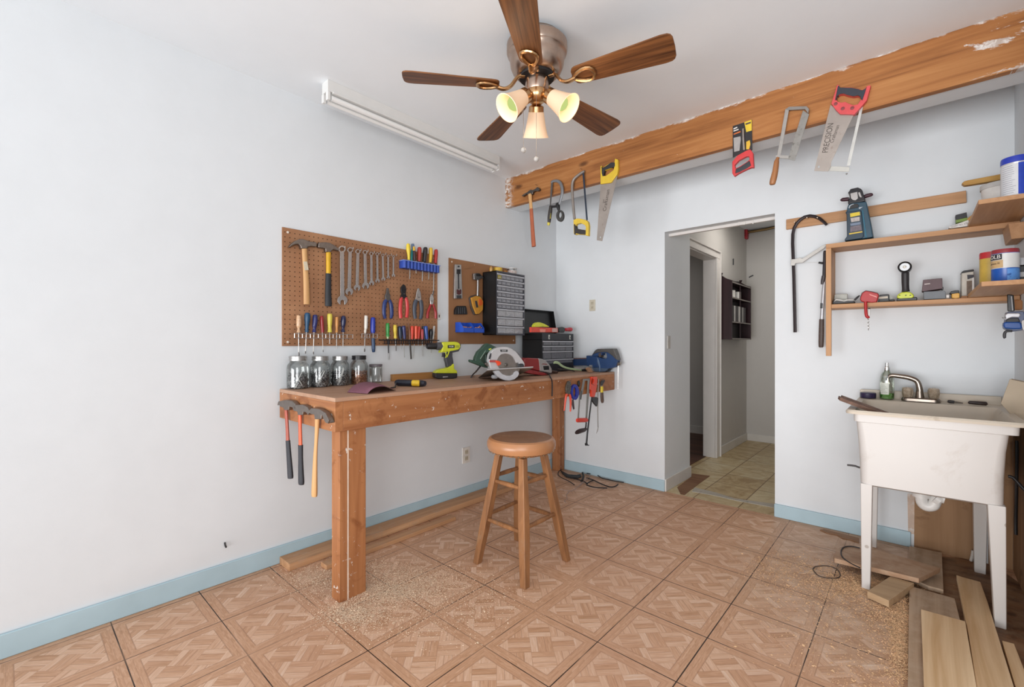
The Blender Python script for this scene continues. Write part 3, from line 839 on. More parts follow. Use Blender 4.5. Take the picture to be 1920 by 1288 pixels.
def wire_rack(label, cr, x0, x1, yt, yb, vs_, mat, r=0.0016, xf=0.058):
    T = thing('tool_rack', label, 'tool rack', 'tool racks')
    m = MB(); f = PX(xf)
    A, B = f.at(*cr((x0, yt))[:2]), f.at(*cr((x1, yt))[:2]); zb = f.at(*cr((x0, yb))[:2]).z
    zb = min(zb, A.z - 0.012); zt = A.z
    for z in (zt, zb): m.tube([(xf, A.y, zt if z == zt else zb), (xf, B.y, zt if z == zt else zb)], r, 6)
    m.tube([(0.022, A.y, zt), (0.022, B.y, zt)], r, 6)
    for q in vs_:
        y = f.at(*cr((q, yt))[:2]).y
        m.tube([(xf, y, zb), (xf, y, zt), (0.022, y, zt)], r, 6)
    for y in (A.y, B.y): m.tube([(0.004, y, zt), (0.022, y, zt)], r, 6)
    m.build('wire_frame', mat, T)
    return T
wire_rack('chrome wire rack low on the pegboard holding seven screwdrivers', g1, 140, 1420, 655, 748, (140, 315, 490, 665, 830, 990, 1135, 1295, 1420), CHROME)
wire_rack('short chrome wire rack holding a clear and a blue driver', g1, 1620, 1960, 660, 748, (1620, 1730, 1790, 1870, 1960), CHROME)
driver('screwdriver', 'screwdriver with a milky clear handle in the short wire rack', plain('#d8d4cb', 0.2), [(1715,262,34),(1713,300,40),(1708,520,38),(1700,560,26),(1696,600,30),(1694,650,22)], g1, [(1690,645,12),(1680,980,11)], tip=[(1680,970,11),(1677,1020,20),(1676,1055,17)])
def sheath(T): rod('sheath', PX(0.04), [(112,642,38),(115,700,42),(120,850,42),(123,930,36),(124,946,26)], plain('#2a4263', 0.4), T, g2)
driver('nut_driver', 'bright blue handled driver with a blue-grey sheath below', plain('#20349a', 0.3), [(108,182,34),(108,210,52),(108,330,58),(107,450,56),(108,525,48)], g2, [(110,520,12),(111,650,12)], extra=sheath)
def bolster(T): rod('collar', PX(0.04), [(432,590,46),(433,610,24),(434,650,22)], plain('#b5cf9a', 0.4), T, g2)
def gshaft(T): bolster(T); rod('shaft_end', PX(0.04), [(452,965,16),(455,1112,15)], metal('#9a9a98', 0.4), T, g2)
driver('screwdriver', 'screwdriver with a green handle in the black rack', plain('#2f8a3f', 0.35), [(430,308,28),(431,335,42),(432,420,44),(431,530,36),(432,575,42),(432,606,42)], g2, [(445,650,15),(452,970,15)], smat=DGREY, extra=gshaft)
driver('screwdriver', 'screwdriver with a yellow handle in the black rack', plain('#d3b83e', 0.4), [(592,345,30),(592,370,42),(593,460,45),(597,550,33),(600,600,38),(601,645,38)], g2, [(602,640,12),(607,800,12)], tip=[(607,790,14),(611,915,14)])
driver('screwdriver', 'screwdriver with a dark teal handle, beside the yellow one in the black rack', plain('#1c2b3f', 0.35), [(690,375,30),(695,410,44),(705,520,46),(712,650,36)], g2, [(720,650,8),(728,880,7)])
driver('screwdriver', 'screwdriver with a tilted navy handle in the black rack', plain('#2c3160', 0.3), [(775,368,32),(780,400,46),(792,520,40),(798,590,36),(800,660,30)], g2, [(785,670,8),(803,1062,8)], x=0.046)
T = thing('file', 'flat steel file with a splintered brown wooden handle in the black rack', 'file')
rod('handle', PX(0.04), [(876,292,8),(892,380,16),(908,470,22),(912,580,30),(915,690,28)], wood('dark_file_handle', '#9a6b52', '#4b2b20', 'Z', 1, 0.5), T, g2, sm=3)
slab('blade', PX(0.042), [(902,690),(938,690),(966,1095),(934,1100)], 0.004, STEELD, T, g2)
for k, (hc, pts, sh, lb) in enumerate((
    ('#d4442f', [(968,372,30),(968,400,38),(966,520,37),(962,662,34)], [(980,660,7),(975,760,7)], 'screwdriver with a red-orange handle, nearest the wooden-handled file'),
    ('#d9573b', [(1050,372,32),(1050,400,38),(1050,520,36),(1050,655,32)], [(1025,650,9),(996,1082,8)], 'screwdriver with an orange-red handle, middle one of the red cluster'),
    ('#c93a2a', [(1122,382,28),(1120,410,34),(1112,520,33),(1105,650,30)], [(1105,650,6),(1104,800,6)], 'screwdriver with a plain red handle, last of the bright red cluster'),
    ('#a33a3a', [(1186,440,24),(1188,470,34),(1190,560,35),(1192,662,30)], [(1188,660,10),(1202,1032,9)], 'screwdriver with a dull crimson handle in the black rack'))):
    driver('screwdriver', lb, plain(hc, 0.35), pts, g2, sh, x=0.04 + 0.004 * (k % 2))
driver('screwdriver', 'screwdriver with a black and blue fluted handle in the black rack', plain('#20263c', 0.3), [(1212,372,26),(1214,400,32),(1228,520,30),(1240,660,28)], g2, [(1250,660,7),(1255,800,7)], x=0.032)
driver('screwdriver', 'screwdriver with a mid-blue handle above the drill chuck', plain('#2d4a8f', 0.3), [(1268,372,30),(1270,400,42),(1278,520,42),(1292,660,34)], g2, [(1295,660,8),(1296,790,8)], x=0.048)
driver('screwdriver', 'screwdriver with a bulbous black handle above the drill chuck', plain('#17171a', 0.3), [(1380,440,30),(1381,475,46),(1382,540,48),(1380,610,38),(1378,660,32)], g2, [(1370,660,9),(1386,960,8)])
driver('screwdriver', 'slim grey and white handled driver at the end of the black rack', plain('#b6b3ae', 0.3), [(1450,370,22),(1450,400,24),(1440,520,22),(1428,660,18)], g2, [(1412,660,9),(1405,800,8)])
T = thing('tool_rack', 'black toothed plastic rack at the bottom corner of the pegboard', 'tool rack', 'tool racks')
f = PX(0.058); a = f.at(*g2((325, 668))[:2]); b = f.at(*g2((1560, 668))[:2])
m = MB(); zt, zb = a.z, a.z - 0.028
m.box((0.054, a.y, zt - 0.006), (0.062, b.y, zt)).box((0.008, a.y, zt - 0.006), (0.014, b.y - 0.05, zt)).box((0.052, a.y + 0.01, zb), (0.06, b.y - 0.07, zb + 0.004))
m.build('bar', BLACK, T, bevel=0.001)
m = MB(); k = 0
while a.y + 0.012 + k * 0.017 < b.y - 0.06:
    y = a.y + 0.012 + k * 0.017; m.box((0.012, y, zt - 0.005), (0.056, y + 0.004, zt - 0.001)).box((0.054, y, zb), (0.06, y + 0.004, zt)); k += 1
m.build('teeth', plain('#2a1d1c', 0.5), T)

# blue holder at the top corner
T = thing('tool_rack', 'blue ribbed plastic rack at the top corner of the pegboard holding six drivers', 'tool rack', 'tool racks')
f = PX(0.062); a = f.at(*g3((132, 362))[:2]); b = f.at(*g3((648, 432))[:2]); zlo = f.at(*g3((135, 470))[:2]).z
RB = plain('#2c4aa0', 0.4)
MB().box((0.008, a.y, zlo), (0.05, b.y, a.z)).build('body', RB, T, bevel=0.003)
m = MB(); n = 11; dy = (b.y - a.y) / n
for k in range(n):
    m.lathe([(0.0, zlo), (dy * 0.46, zlo), (dy * 0.46, a.z - 0.002), (0.0, a.z - 0.002)], (0.05, a.y + dy * (k + 0.5), 0), (0, 0, 1), 14)
m.build('ribs', RB, T)
MB().box((0.008, a.y - 0.003, a.z - 0.002), (0.064, b.y + 0.003, a.z + 0.003)).build('rim', plain('#7d93cf', 0.4), T, bevel=0.001)
XB = 0.036
driver('screwdriver', 'screwdriver with a yellow handle at the near end of the blue rack', YELLOW, [(193,132,18),(193,150,27),(194,215,32),(200,290,22),(202,365,20)], g3, [(216,360,7),(215,600,7),(209,636,4)], x=XB)
driver('screwdriver', 'screwdriver with a teal handle and grey cap in the blue rack', plain('#1f7f86', 0.35), [(258,195,16),(246,250,18),(240,310,19),(240,375,18)], g3, [(262,370,5),(262,440,5)], x=XB - 0.006, extra=lambda T: rod('cap', PX(XB - 0.006), [(254,132,18),(256,150,24),(258,198,20)], plain('#5f7390', 0.35), T, g3))
driver('screwdriver', 'screwdriver with a yellow-banded black handle in the blue rack', plain('#33161b', 0.35), [(275,225,18),(280,290,20),(285,375,18)], g3, [(300,370,5),(305,552,5)], x=XB + 0.008, extra=lambda T: rod('band', PX(XB + 0.008), [(272,172,12),(273,190,18),(275,232,19)], plain('#d0a63a', 0.35), T, g3))
driver('screwdriver', 'screwdriver with a red-brown handle in the blue rack', plain('#a83b30', 0.3, wear='#4a2a24', wear_amt=0.5), [(352,182,20),(352,205,30),(350,290,30),(346,385,24)], g3, [(305,500,4),(305,552,4)], x=XB)
driver('screwdriver', 'screwdriver with a black and amber handle in the blue rack', plain('#2a2628', 0.3, wear='#7d4a1f', wear_amt=0.6), [(437,182,20),(437,205,32),(430,290,32),(420,392,26)], g3, [(400,390,8),(392,630,8),(390,664,4)], x=XB)
driver('screwdriver', 'screwdriver with a yellow handle towards the far end of the blue rack', plain('#d9b338', 0.35), [(513,190,18),(513,210,28),(512,300,27),(503,402,22)], g3, [(488,400,7),(483,600,7),(480,642,4)], x=XB)
driver('screwdriver', 'long screwdriver with a red and amber handle, last in the blue rack', plain('#a92f2c', 0.3, wear='#c47a3a', wear_amt=0.58), [(587,213,18),(588,235,26),(586,320,26),(578,412,22)], g3, [(558,410,8),(552,800,8)], tip=[(552,790,8),(548,830,14),(544,862,8)], x=XB)

# ------------------------------------------------------------------ pliers on the pegboard
def pliers(label, jaw, jmat, hl, hr, hmat, cr=c1, pl=None, name='pliers', pivot=None):
    pl = pl or PX(0.03)
    T = thing(name, label, 'pliers')
    slab('jaws', pl, jaw, 0.011, jmat, T, cr, bevel=0.002)
    rod('handle', pl.off(-0.006), hl, hmat, T, cr, flat=0.75, sm=3)
    rod('handle', pl.off(-0.006), hr, hmat, T, cr, flat=0.75, sm=3)
    if pivot:
        p = pl.at(*cr(pivot)[:2]); MB().lathe([(0.004, -0.002), (0.004, 0.002), (0, 0.003)], p, pl.n, 10).build('pivot', STEELD, T)
    return T
pliers('needle-nose pliers with blue handles hanging on the pegboard', [(992,600),(1006,600),(1012,640),(1022,670),(1020,712),(984,712),(976,670),(988,640)], STEELD,
       [(986,705,15),(972,730,19),(966,790,18),(968,830,17),(976,862,14)], [(1012,705,15),(1026,740,18),(1032,800,18),(1030,840,16),(1024,862,13)], plain('#23366f', 0.35), pivot=(1001,690))
pliers('diagonal cutters with long red handles hanging on the pegboard', [(1118,590),(1135,568),(1152,580),(1160,612),(1154,650),(1168,690),(1108,690),(1122,650),(1114,615)], plain('#3a3a3d', 0.4, 0.8),
       [(1118,680,13),(1110,720,17),(1106,790,17),(1111,860,17)], [(1152,680,13),(1164,720,17),(1168,790,17),(1160,856,16)], plain('#c93d3e', 0.3), pivot=(1138,650))
pliers('linesman pliers with dark grey handles hanging on the pegboard', [(1257,603),(1268,600),(1284,645),(1290,712),(1238,712),(1246,645)], CHROME,
       [(1245,705,17),(1232,740,20),(1228,800,18),(1236,864,16)], [(1280,705,17),(1288,745,19),(1290,810,17),(1280,868,16)], plain('#454b57', 0.45), pivot=(1266,680))
pliers('small pliers with splayed dark red handles at the pegboard edge', [(1374,650),(1387,650),(1396,690),(1391,742),(1370,742),(1362,690)], CHROME,
       [(1373,735,9),(1362,765,12),(1345,810,14),(1340,862,13)], [(1388,735,9),(1400,770,12),(1412,810,14),(1413,864,13)], plain('#9c2a2c', 0.3), pivot=(1380,712))
for (u, v) in ((1001, 645), (1137, 640), (1266, 665), (1380, 700)): pass
T = tag(MB().box((0, 1.990, 1.305), (0.006, 2.012, 1.352)).build('cable_plate', plain('#d6d2cc', 0.45), bevel=0.001), 'small white cable plate on the wall between the two pegboards', 'wall plate')
MB().box((0.005, 1.997, 1.32), (0.008, 2.003, 1.34)).build('slot', DGREY, T)

# ------------------------------------------------------------------ small pegboard tools
T = thing('caliper', 'long silver tool with black jaws at the top of the small pegboard', 'tool')
slab('body', PX(0.026), [(100,122),(188,126),(208,608),(90,608)], 0.018, metal('#c4c2c0', 0.35), T, g4, bevel=0.002)
slab('slot', PX(0.0272), [(140,262),(158,262),(162,470),(142,470)], 0.002, DGREY, T, g4, bevel=0)
slab('upper_jaw', PX(0.03), [(130,190),(182,190),(180,258),(160,258),(150,300),(142,258),(130,255)], 0.006, BLACK, T, g4)
slab('lower_jaw', PX(0.03), [(128,480),(150,476),(162,505),(178,474),(192,490),(190,540),(162,555),(130,540)], 0.006, plain('#4a2022', 0.4), T, g4)
slab('end_cap', PX(0.029), [(125,560),(192,560),(192,606),(125,606)], 0.005, DGREY, T, g4)
slab('hole', PX(0.0272), [(138,142),(165,142),(165,165),(138,165)], 0.002, DGREY, T, g4, bevel=0)
T = thing('scraper', 'steel-shanked tool with a worn orange and yellow handle on the small pegboard', 'tool')
slab('head', PX(0.034), [(368,250),(430,245),(490,285),(508,320),(470,325),(440,345),(372,340)], 0.022, metal('#9d9a98', 0.35), T, g4, bevel=0.003)
slab('head_inset', PX(0.036), [(398,250),(450,250),(482,285),(440,292),(400,285)], 0.01, BLACK, T, g4, bevel=0.001)
rod('shank', PX(0.024), [(422,335,16),(422,450,17),(418,570,16)], CHROME, T, g4)
slab('handle_back', PX(0.022), [(305,600),(330,570),(400,552),(470,572),(500,640),(495,770),(440,835),(372,838),(330,740)], 0.014, plain('#4b4440', 0.5), T, g4, bevel=0.003)
slab('handle', PX(0.034), [(332,595),(400,570),(465,580),(503,645),(498,770),(445,828),(405,830),(360,720)], 0.014, plain('#c58c35', 0.45, wear='#8d5a2c', wear_amt=0.56), T, g4, bevel=0.004)
slab('orange_grip', PX(0.0365), [(440,610),(480,620),(500,680),(470,710),(440,700)], 0.004, plain('#d5622c', 0.45), T, g4, bevel=0.001)
slab('grey_inset', PX(0.0365), [(385,640),(412,640),(432,735),(402,735)], 0.004, DGREY, T, g4, bevel=0.001)
T = thing('hex_key_holder', 'small black ribbed holder on the small pegboard above the blue bins', 'holder')
slab('body', PX(0.03), [(105,832),(108,770),(120,735),(145,712),(255,712),(268,745),(278,832)], 0.022, BLACK, T, g4, bevel=0.003)
m = MB()
for q in (150, 178, 206, 234): rod('', PX(0.032), [(q, 735, 7), (q + 2, 822, 7)], None, None, g4, ext=m, seg=6)
m.build('keys', plain('#4a4a4d', 0.4, 0.6), T)
# blue hanging bins
y0 = PX(PB).at(*g4((100, 1020))[:2]).y
T0 = None
BB = plain('#2450b8', 0.35)
ya = PX(0.09).at(*g4((255, 1060))[:2]).y; yb = PX(0.09).at(*g4((402, 1060))[:2]).y; yc = PX(0.09).at(*g4((562, 1060))[:2]).y
zb = PX(PB).at(*g4((108, 1090))[:2]).z; zt = PX(PB).at(*g4((100, 945))[:2]).z
for k, (p, q, lb) in enumerate(((y0, y0 + (yb - ya), 'blue plastic parts bin hung low on the small pegboard, nearer the big pegboard'), (y0 + (yb - ya) + 0.004, y0 + 2 * (yb - ya) + 0.004, 'blue plastic parts bin hung beside the drawer cabinet'))):
    T = thing('parts_bin', lb, 'bin', 'blue parts bins')
    m = MB(); tk = 0.003; X0, X1 = 0.010, 0.098
    m.box((X0, p, zb), (X1, q, zb + tk)).box((X0, p, zb), (X0 + tk, q, zt))
    for yy in (p, q - tk):
        m.prism([(X0, yy, zb), (X1, yy, zb), (X1, yy, zb + 0.45 * (zt - zb)), (X1 - 0.035, yy, zt), (X0, yy, zt)], (0, tk, 0))
    m.box((X1 - tk, p, zb), (X1, q, zb + 0.45 * (zt - zb)))
    m.build('tub', BB, T, bevel=0.0015)
    m = MB(); rr = random.Random(k)
    for i in range(26):
        c = Vector((X1 - 0.012 - rr.random() * 0.05, p + 0.01 + rr.random() * (q - p - 0.02), zb + 0.02 + rr.random() * 0.022)); d = Vector((rr.uniform(-1, 1), rr.uniform(-1, 1), rr.uniform(-.5, .5))).normalized() * 0.009
        m.tube([c - d, c + d], 0.0045, 6)
    m.build('wire_connectors', plain('#c58d7a', 0.5, wear='#5a1f25', wear_amt=0.48, scale=60), T, kind='stuff')
T = tag(wire(PX(0.016), [(245,182),(300,178),(350,160),(375,140),(372,122)], 0.0016, cr=g4).build('wire_hook', metal('#b98f6a', 0.4)), 'thin copper wire hook on the small pegboard', 'hook')

# ------------------------------------------------------------------ drawer cabinet
CX0, CX1, CY0, CY1, CZ0, CZ1 = 0.010, 0.155, 2.418, 2.742, 1.205, 1.682
cab = thing('drawer_cabinet', 'black small-parts cabinet with rows of grey drawers hung on the small pegboard', 'cabinet')
CB = plain('#121215', 0.45); CBS = plain('#0b0b0d', 0.5)
m = MB().box((CX0, CY0, CZ0), (CX1, CY0 + 0.006, CZ1)).box((CX0, CY1 - 0.006, CZ0), (CX1, CY1, CZ1)).box((CX0, CY0, CZ0), (CX1, CY1, CZ0 + 0.006)).box((CX0, CY0, CZ1 - 0.006), (CX1, CY1, CZ1)).box((CX0, CY0, CZ0), (CX0 + 0.006, CY1, CZ1))
m.build('case', CBS, cab, bevel=0.001)
ff = MB().prism([(CX1 + 0.001, CY0, CZ0), (CX1 + 0.001, CY1, CZ0), (CX1 + 0.001, CY1, CZ1), (CX1 + 0.001, CY0, CZ1)], (-0.006, 0, 0), [[(CX1 + 0.001, CY0 + 0.012, CZ0 + 0.012), (CX1 + 0.001, CY1 - 0.012, CZ0 + 0.012), (CX1 + 0.001, CY1 - 0.012, CZ1 - 0.012), (CX1 + 0.001, CY0 + 0.012, CZ1 - 0.012)]])
ff.build('front_frame', plain('#44454d', 0.4), cab)
MB().box((0.06, CY0 + 0.01, CZ0 + 0.01), (0.062, CY1 - 0.01, CZ1 - 0.01)).build('divider_wall', CB, cab)
fr = [0.035, 0.129, 0.22, 0.311, 0.405, 0.496, 0.589, 0.719, 0.862, 0.985]
LEDGE = plain('#a9abb1', 0.35, var=0.05); DRW = plain('#85868c', 0.25, var=0.16, scale=70); DRB = plain('#a3a3a6', 0.25, var=0.15, scale=70, wear='#c9b294', wear_amt=0.6)
for r in range(9):
    z1 = CZ1 - fr[r] * (CZ1 - CZ0); z0 = CZ1 - fr[r + 1] * (CZ1 - CZ0)
    n = 6 if r < 6 else 3
    MB().box((CX1 - 0.05, CY0 + 0.006, z1 - 0.013), (CX1 + 0.003, CY1 - 0.006, z1)).build('shelf_strip', LEDGE, cab, bevel=0.001)
    w_ = (CY1 - CY0 - 0.026) / n
    for k in range(n):
        y = CY0 + 0.013 + k * w_
        dz0, dz1 = z0 + 0.005, z1 - 0.014
        dr = MB().box((CX1 - 0.075, y + 0.003, dz0), (CX1 - 0.004, y + w_ - 0.003, dz1)).build('drawer', DRW if n == 6 and not (r == 0 and k == 0) else (DRB if n == 3 else plain('#b0a047', 0.3, var=0.2, scale=70)), cab, bevel=0.0015)
        MB().box((CX1 - 0.004, y + w_ * 0.25, dz0 + (dz1 - dz0) * 0.25), (CX1 + 0.003, y + w_ * 0.75, dz0 + (dz1 - dz0) * 0.42)).build('pull', LEDGE, dr, bevel=0.001)
zt = CZ1
# clutter on top of it
tag(MB().lathe([(0.012, 0), (0.014, 0.004), (0.014, 0.034), (0.008, 0.038), (0.008, 0.046), (0.0, 0.046)], (0.05, 2.470, zt), (0, 0, 1), 14).build('bottle', plain('#b98c45', 0.25)), 'small amber bottle on the cabinet top, nearest the pegboard corner', 'bottle')
tag(MB().lathe([(0.022, 0), (0.036, 0), (0.036, 0.045), (0.022, 0.045)], (0.05, 2.545, zt), (0, 0, 1), 24).build('tape_roll', plain('#d0a93c', 0.5)), 'yellow tape roll lying on top of the drawer cabinet', 'tape roll')
tag(MB().lathe([(0.018, 0), (0.022, 0.003), (0.022, 0.03), (0.0, 0.032)], (0.06, 2.615, zt), (0, 0, 1), 16).build('cap', plain('#b5752e', 0.5)), 'orange-brown cap beside the clear tub on the drawer cabinet', 'cap')
def clear_mat(name, tint='#f2f2f0', a=0.75, rough=0.08):
    t = NT(name)
    tr = t.n('ShaderNodeBsdfTransparent'); tr.inputs[0].default_value = lin(tint)
    b = t.n('ShaderNodeBsdfAnisotropic'); b.inputs['Color'].default_value = (0.95, 0.95, 0.95, 1); b.inputs['Roughness'].default_value = rough
    lw = t.n('ShaderNodeLayerWeight'); lw.inputs['Blend'].default_value = 0.35
    f = t.math('ADD', 1 - a, t.math('MULTIPLY', lw.outputs['Fresnel'], 0.55), clamp=True)
    mx = t.n('ShaderNodeMixShader'); t.put(mx.inputs[0], f)
    t.t.links.new(tr.outputs[0], mx.inputs[1]); t.t.links.new(b.outputs[0], mx.inputs[2]); t.t.links.new(mx.outputs[0], t.out.inputs[0])
    return t.m
GLASS = clear_mat('jar_glass', '#eef0ef', 0.93); PLASTIC = clear_mat('clear_plastic', '#f0efee', 0.7)
T = thing('plastic_tub', 'low clear plastic tub with a red label on the drawer cabinet', 'tub')
MB().lathe([(0.036, 0), (0.038, 0.002), (0.039, 0.05), (0.037, 0.05), (0.036, 0.004), (0.0, 0.004)], (0.07, 2.685, zt), (0, 0, 1), 24, cap=False).build('tub', PLASTIC, T)
MB().lathe([(0.0385, 0.012), (0.0395, 0.012), (0.0395, 0.036), (0.0385, 0.036)], (0.07, 2.685, zt), (0, 0, 1), 24, cap=False).build('label_band', plain('#d7cfc8', 0.5, wear='#a83b34', wear_amt=0.5, scale=70), T)
MB().lathe([(0.0, 0.05), (0.041, 0.05), (0.041, 0.058), (0.0, 0.058)], (0.07, 2.685, zt), (0, 0, 1), 24).build('lid', plain('#c9c8c6', 0.4), T)

# wall outlets
def outlet(name, pl, u, v, w, h, label, col):
    T = thing(name, label, 'wall outlet')
    c = pl.at(u, v); x = pl.right(); z = Vector((0, 0, 1)); n = pl.n
    def bx(cu, cz, a, b, d, nm, mt, d0=0.0):
        P = [c + x * (cu + sx * a) + z * (cz + sz * b) + n * d for sx, sz in ((-1, -1), (1, -1), (1, 1), (-1, 1))]
        return MB().prism(P, n * -(d - d0)).build(nm, mt, T, bevel=0.001)
    bx(0, 0, w / 2, h / 2, 0.006, 'cover_plate', plain(col, 0.4))
    for sz in (-1, 1):
        bx(0, sz * h * 0.2, w * 0.22, h * 0.13, 0.008, 'receptacle', plain('#b9b09c', 0.4))
        for sx in (-1, 1): bx(sx * w * 0.1, sz * h * 0.2 + 0.002, 0.0012, 0.004, 0.0086, 'slot', BLACK, 0.007)
    bx(0, 0, 0.002, 0.002, 0.0075, 'screw', STEEL)
outlet('wall_outlet', PX(0), 873.5, 853.5, 0.072, 0.115, 'white wall outlet low on the left wall behind the stool', '#dad6cf')
outlet('wall_outlet', PY(YB), 1111, 573, 0.058, 0.098, 'beige wall outlet on the back wall above the vise', '#c6bfae')
# ------------------------------------------------------------------ jars on the bench
BT = PZ(BZ)
def jar(cu, cv, hw, vtop, label, lidmat, fill, fmat, nfill, rods=0, name='glass_jar', straight=False):
    R = 0.05
    for _ in range(4):                                # standing with its back almost against the wall
        c = PX(R + 0.006).at(cu, 720.0); c.z = BZ; d = depth(c); R = hw * d / F * wide(cu)
    Hh = (cv + hw * 0.12 - vtop) * d / F
    T = thing(name, label, 'jar')
    k = 0.97 if straight else 0.74
    lh = 0.14 * Hh
    sh = 0.80 * Hh if not straight else Hh * 0.88
    prof = [(R * 0.86, 0), (R * 0.97, 0.004), (R, 0.014), (R, sh * 0.80), (R * 0.96, sh * 0.90), (R * (k + 0.04), sh), (R * k, sh + 0.02 * Hh), (R * k, Hh - 0.01)]
    inner = [(r - 0.002, h + (0.003 if h < 0.01 else 0)) for r, h in prof[::-1]]
    MB().lathe(prof, c, seg=32, cap=False).build('glass', GLASS, T)
    if straight: lp = [(0.0, Hh - 0.013), (R * 1.0, Hh - 0.013), (R * 1.01, Hh - 0.002), (R * 0.98, Hh), (0.0, Hh)]
    else: lp = [(0.0, Hh - lh), (R * 0.80, Hh - lh), (R * 0.81, Hh - lh * 0.6), (R * 0.79, Hh - lh * 0.55), (R * 0.79, Hh - lh * 0.35), (R * 0.81, Hh - lh * 0.3), (R * 0.81, Hh - lh * 0.06), (R * 0.77, Hh), (0.0, Hh)]
    MB().lathe(lp, c, seg=32, cap=False).build('lid', lidmat, T)
    rr = random.Random(int(cu))
    if nfill:
        m = MB(); fh = fill * Hh
        for i in range(nfill):
            a = rr.random() * 6.28; q = R * rr.uniform(0.62, 0.90); z = 0.006 + (fh - 0.006) * rr.random() * (1.0 if q < R * 0.5 else 0.92)
            p = c + Vector((q * math.cos(a), q * math.sin(a), z)); dv = Vector((rr.uniform(-1, 1), rr.uniform(-1, 1), rr.uniform(-0.8, 0.8))).normalized() * rr.uniform(0.006, 0.012)
            for e in (p + dv, p - dv):
                w_ = Vector((e.x - c.x, e.y - c.y))
                if w_.length > R * 0.95: dv = dv * 0.3
            m.tube([p - dv, p + dv], rr.uniform(0.0011, 0.0021), 5)
            if i % 3 == 0: m.lathe([(0.0035, 0), (0.0035, 0.0018), (0, 0.002)], p + dv, dv.normalized(), 6)
        m.lathe([(0, 0.003), (R * 0.8, 0.003), (R * 0.84, 0.012), (R * 0.82, fh * 0.70), (R * 0.5, fh * 0.86), (0, fh * 0.9)], c, seg=24, cap=False)
        m.build('hardware', fmat, T, kind='stuff')
    if rods:
        m = MB(); tocam = Vector((EYE.x - c.x, EYE.y - c.y, 0)).normalized(); sd = Vector((-tocam.y, tocam.x, 0))
        for (s0, z0, s1, z1) in rods:
            A = c + tocam * R * 0.86 + sd * s0 * R * 0.48 + Vector((0, 0, z0 * Hh)); B = c + tocam * R * 0.86 + sd * s1 * R * 0.48 + Vector((0, 0, z1 * Hh))
            m.tube([A, B], 0.0026, 8)
        m.build('nails', plain('#e8e7e4', 0.3, 0.3), T)
    return T
LID = metal('#b9b8b6', 0.35)
def speck(name, a, b, c_):
    t = NT(name); n = t.noise(t.coords(), 150.0, 2, 0.6)
    t.bsdf(t.ramp(n, [(0.40, lin(a)[:3]), (0.5, lin(b)[:3]), (0.60, lin(c_)[:3])]), 0.4, 0.4); return t.m
NAILS = speck('grey_screws', '#2b2c30', '#77787c', '#c9c9c9')
COPPER = speck('copper_nails', '#5b2c1c', '#a2694a', '#d6a283')
jar(558.7, 725.6, 21.2, 667.5, 'largest glass jar of grey nails, at the near corner of the bench', LID, 0.50, NAILS, 150, [(-0.6, .1, .75, .52), (-.45, .04, -.1, .14), (-.4, .44, .75, .12)])
jar(600.4, 721.6, 19.7, 666.6, 'glass jar of screws standing second from the near bench end', LID, 0.56, NAILS, 150, [(-.35, .12, .8, .52), (-.1, .38, .6, .56)])
jar(637.6, 718.6, 18.0, 666.0, 'glass jar with a tall crossed pair of bright nails inside, beside the black-lidded jar', LID, 0.55, NAILS, 150, [(-.3, .12, .7, .62), (0, .14, .85, .58)])
jar(673.2, 716.2, 17.0, 665.0, 'glass jar of copper-coloured nails with a black lid', plain('#1d1c1f', 0.35), 0.5, COPPER, 160)
jar(704.6, 713.2, 12.3, 680.4, 'small straight empty jar with a dark lid at the end of the jar row', plain('#5c5458', 0.4), 0.1, NAILS, 0, straight=True)

# ------------------------------------------------------------------ sandpaper, scraper
T = thing('sandpaper_sheet', 'curled sheet of maroon sandpaper lying on the bench front', 'sandpaper')
def bez(a, b, c, t): return a * (1 - t) ** 2 + b * 2 * t * (1 - t) + c * t * t
A0, A1 = PZ(BZ + .002).at(*c3((650, 412))[:2]), PZ(BZ + .002).at(*c3((812, 424))[:2])
M0, M1 = PZ(BZ + .062).at(*c3((735, 285))[:2]), PZ(BZ + .062).at(*c3((885, 318))[:2])
E0, E1 = PZ(BZ + .002).at(*c3((930, 352))[:2]), PZ(BZ + .004).at(*c3((1040, 394))[:2])
m = MB(); n = 14
for i in range(n + 1):
    t = i / n; a = bez(A0, M0, E0, t); b = bez(A1, M1, E1, t)
    for j in range(5): m.v.append(a.lerp(b, j / 4))
for i in range(n):
    for j in range(4): m.f.append((i * 5 + j, i * 5 + j + 1, i * 5 + 6 + j, i * 5 + 5 + j))
o = m.build('sheet', plain('#7d4f5e', 0.7, var=0.12, scale=180), T)
sd = o.modifiers.new('thick', 'SOLIDIFY'); sd.thickness = 0.0015; sd.offset = 0
T = thing('scraper', 'black cranked hand scraper with a yellow grip inset on the bench', 'scraper')
PS = PZ(BZ + 0.014)
rod('handle', PS, [(1046,340,22),(1060,341,26),(1170,344,26),(1255,347,25),(1276,348,20)], plain('#1f2330', 0.4), T, c3, seg=12)
rod('grip_inset', PZ(BZ + 0.016), [(1168,345,20),(1176,345,26),(1225,346,26),(1232,346,20)], plain('#dcb62f', 0.4), T, c3)
m = MB(); a = PS.at(*c3((1046, 340))[:2]); b = PS.at(*c3((1038, 352))[:2]); c_ = PZ(BZ + .005).at(*c3((1034, 378))[:2]); d_ = PZ(BZ + .004).at(*c3((1000, 384))[:2])
m.tube([a, b, c_, d_], 0.004, 8).build('crank', BLACK, T)

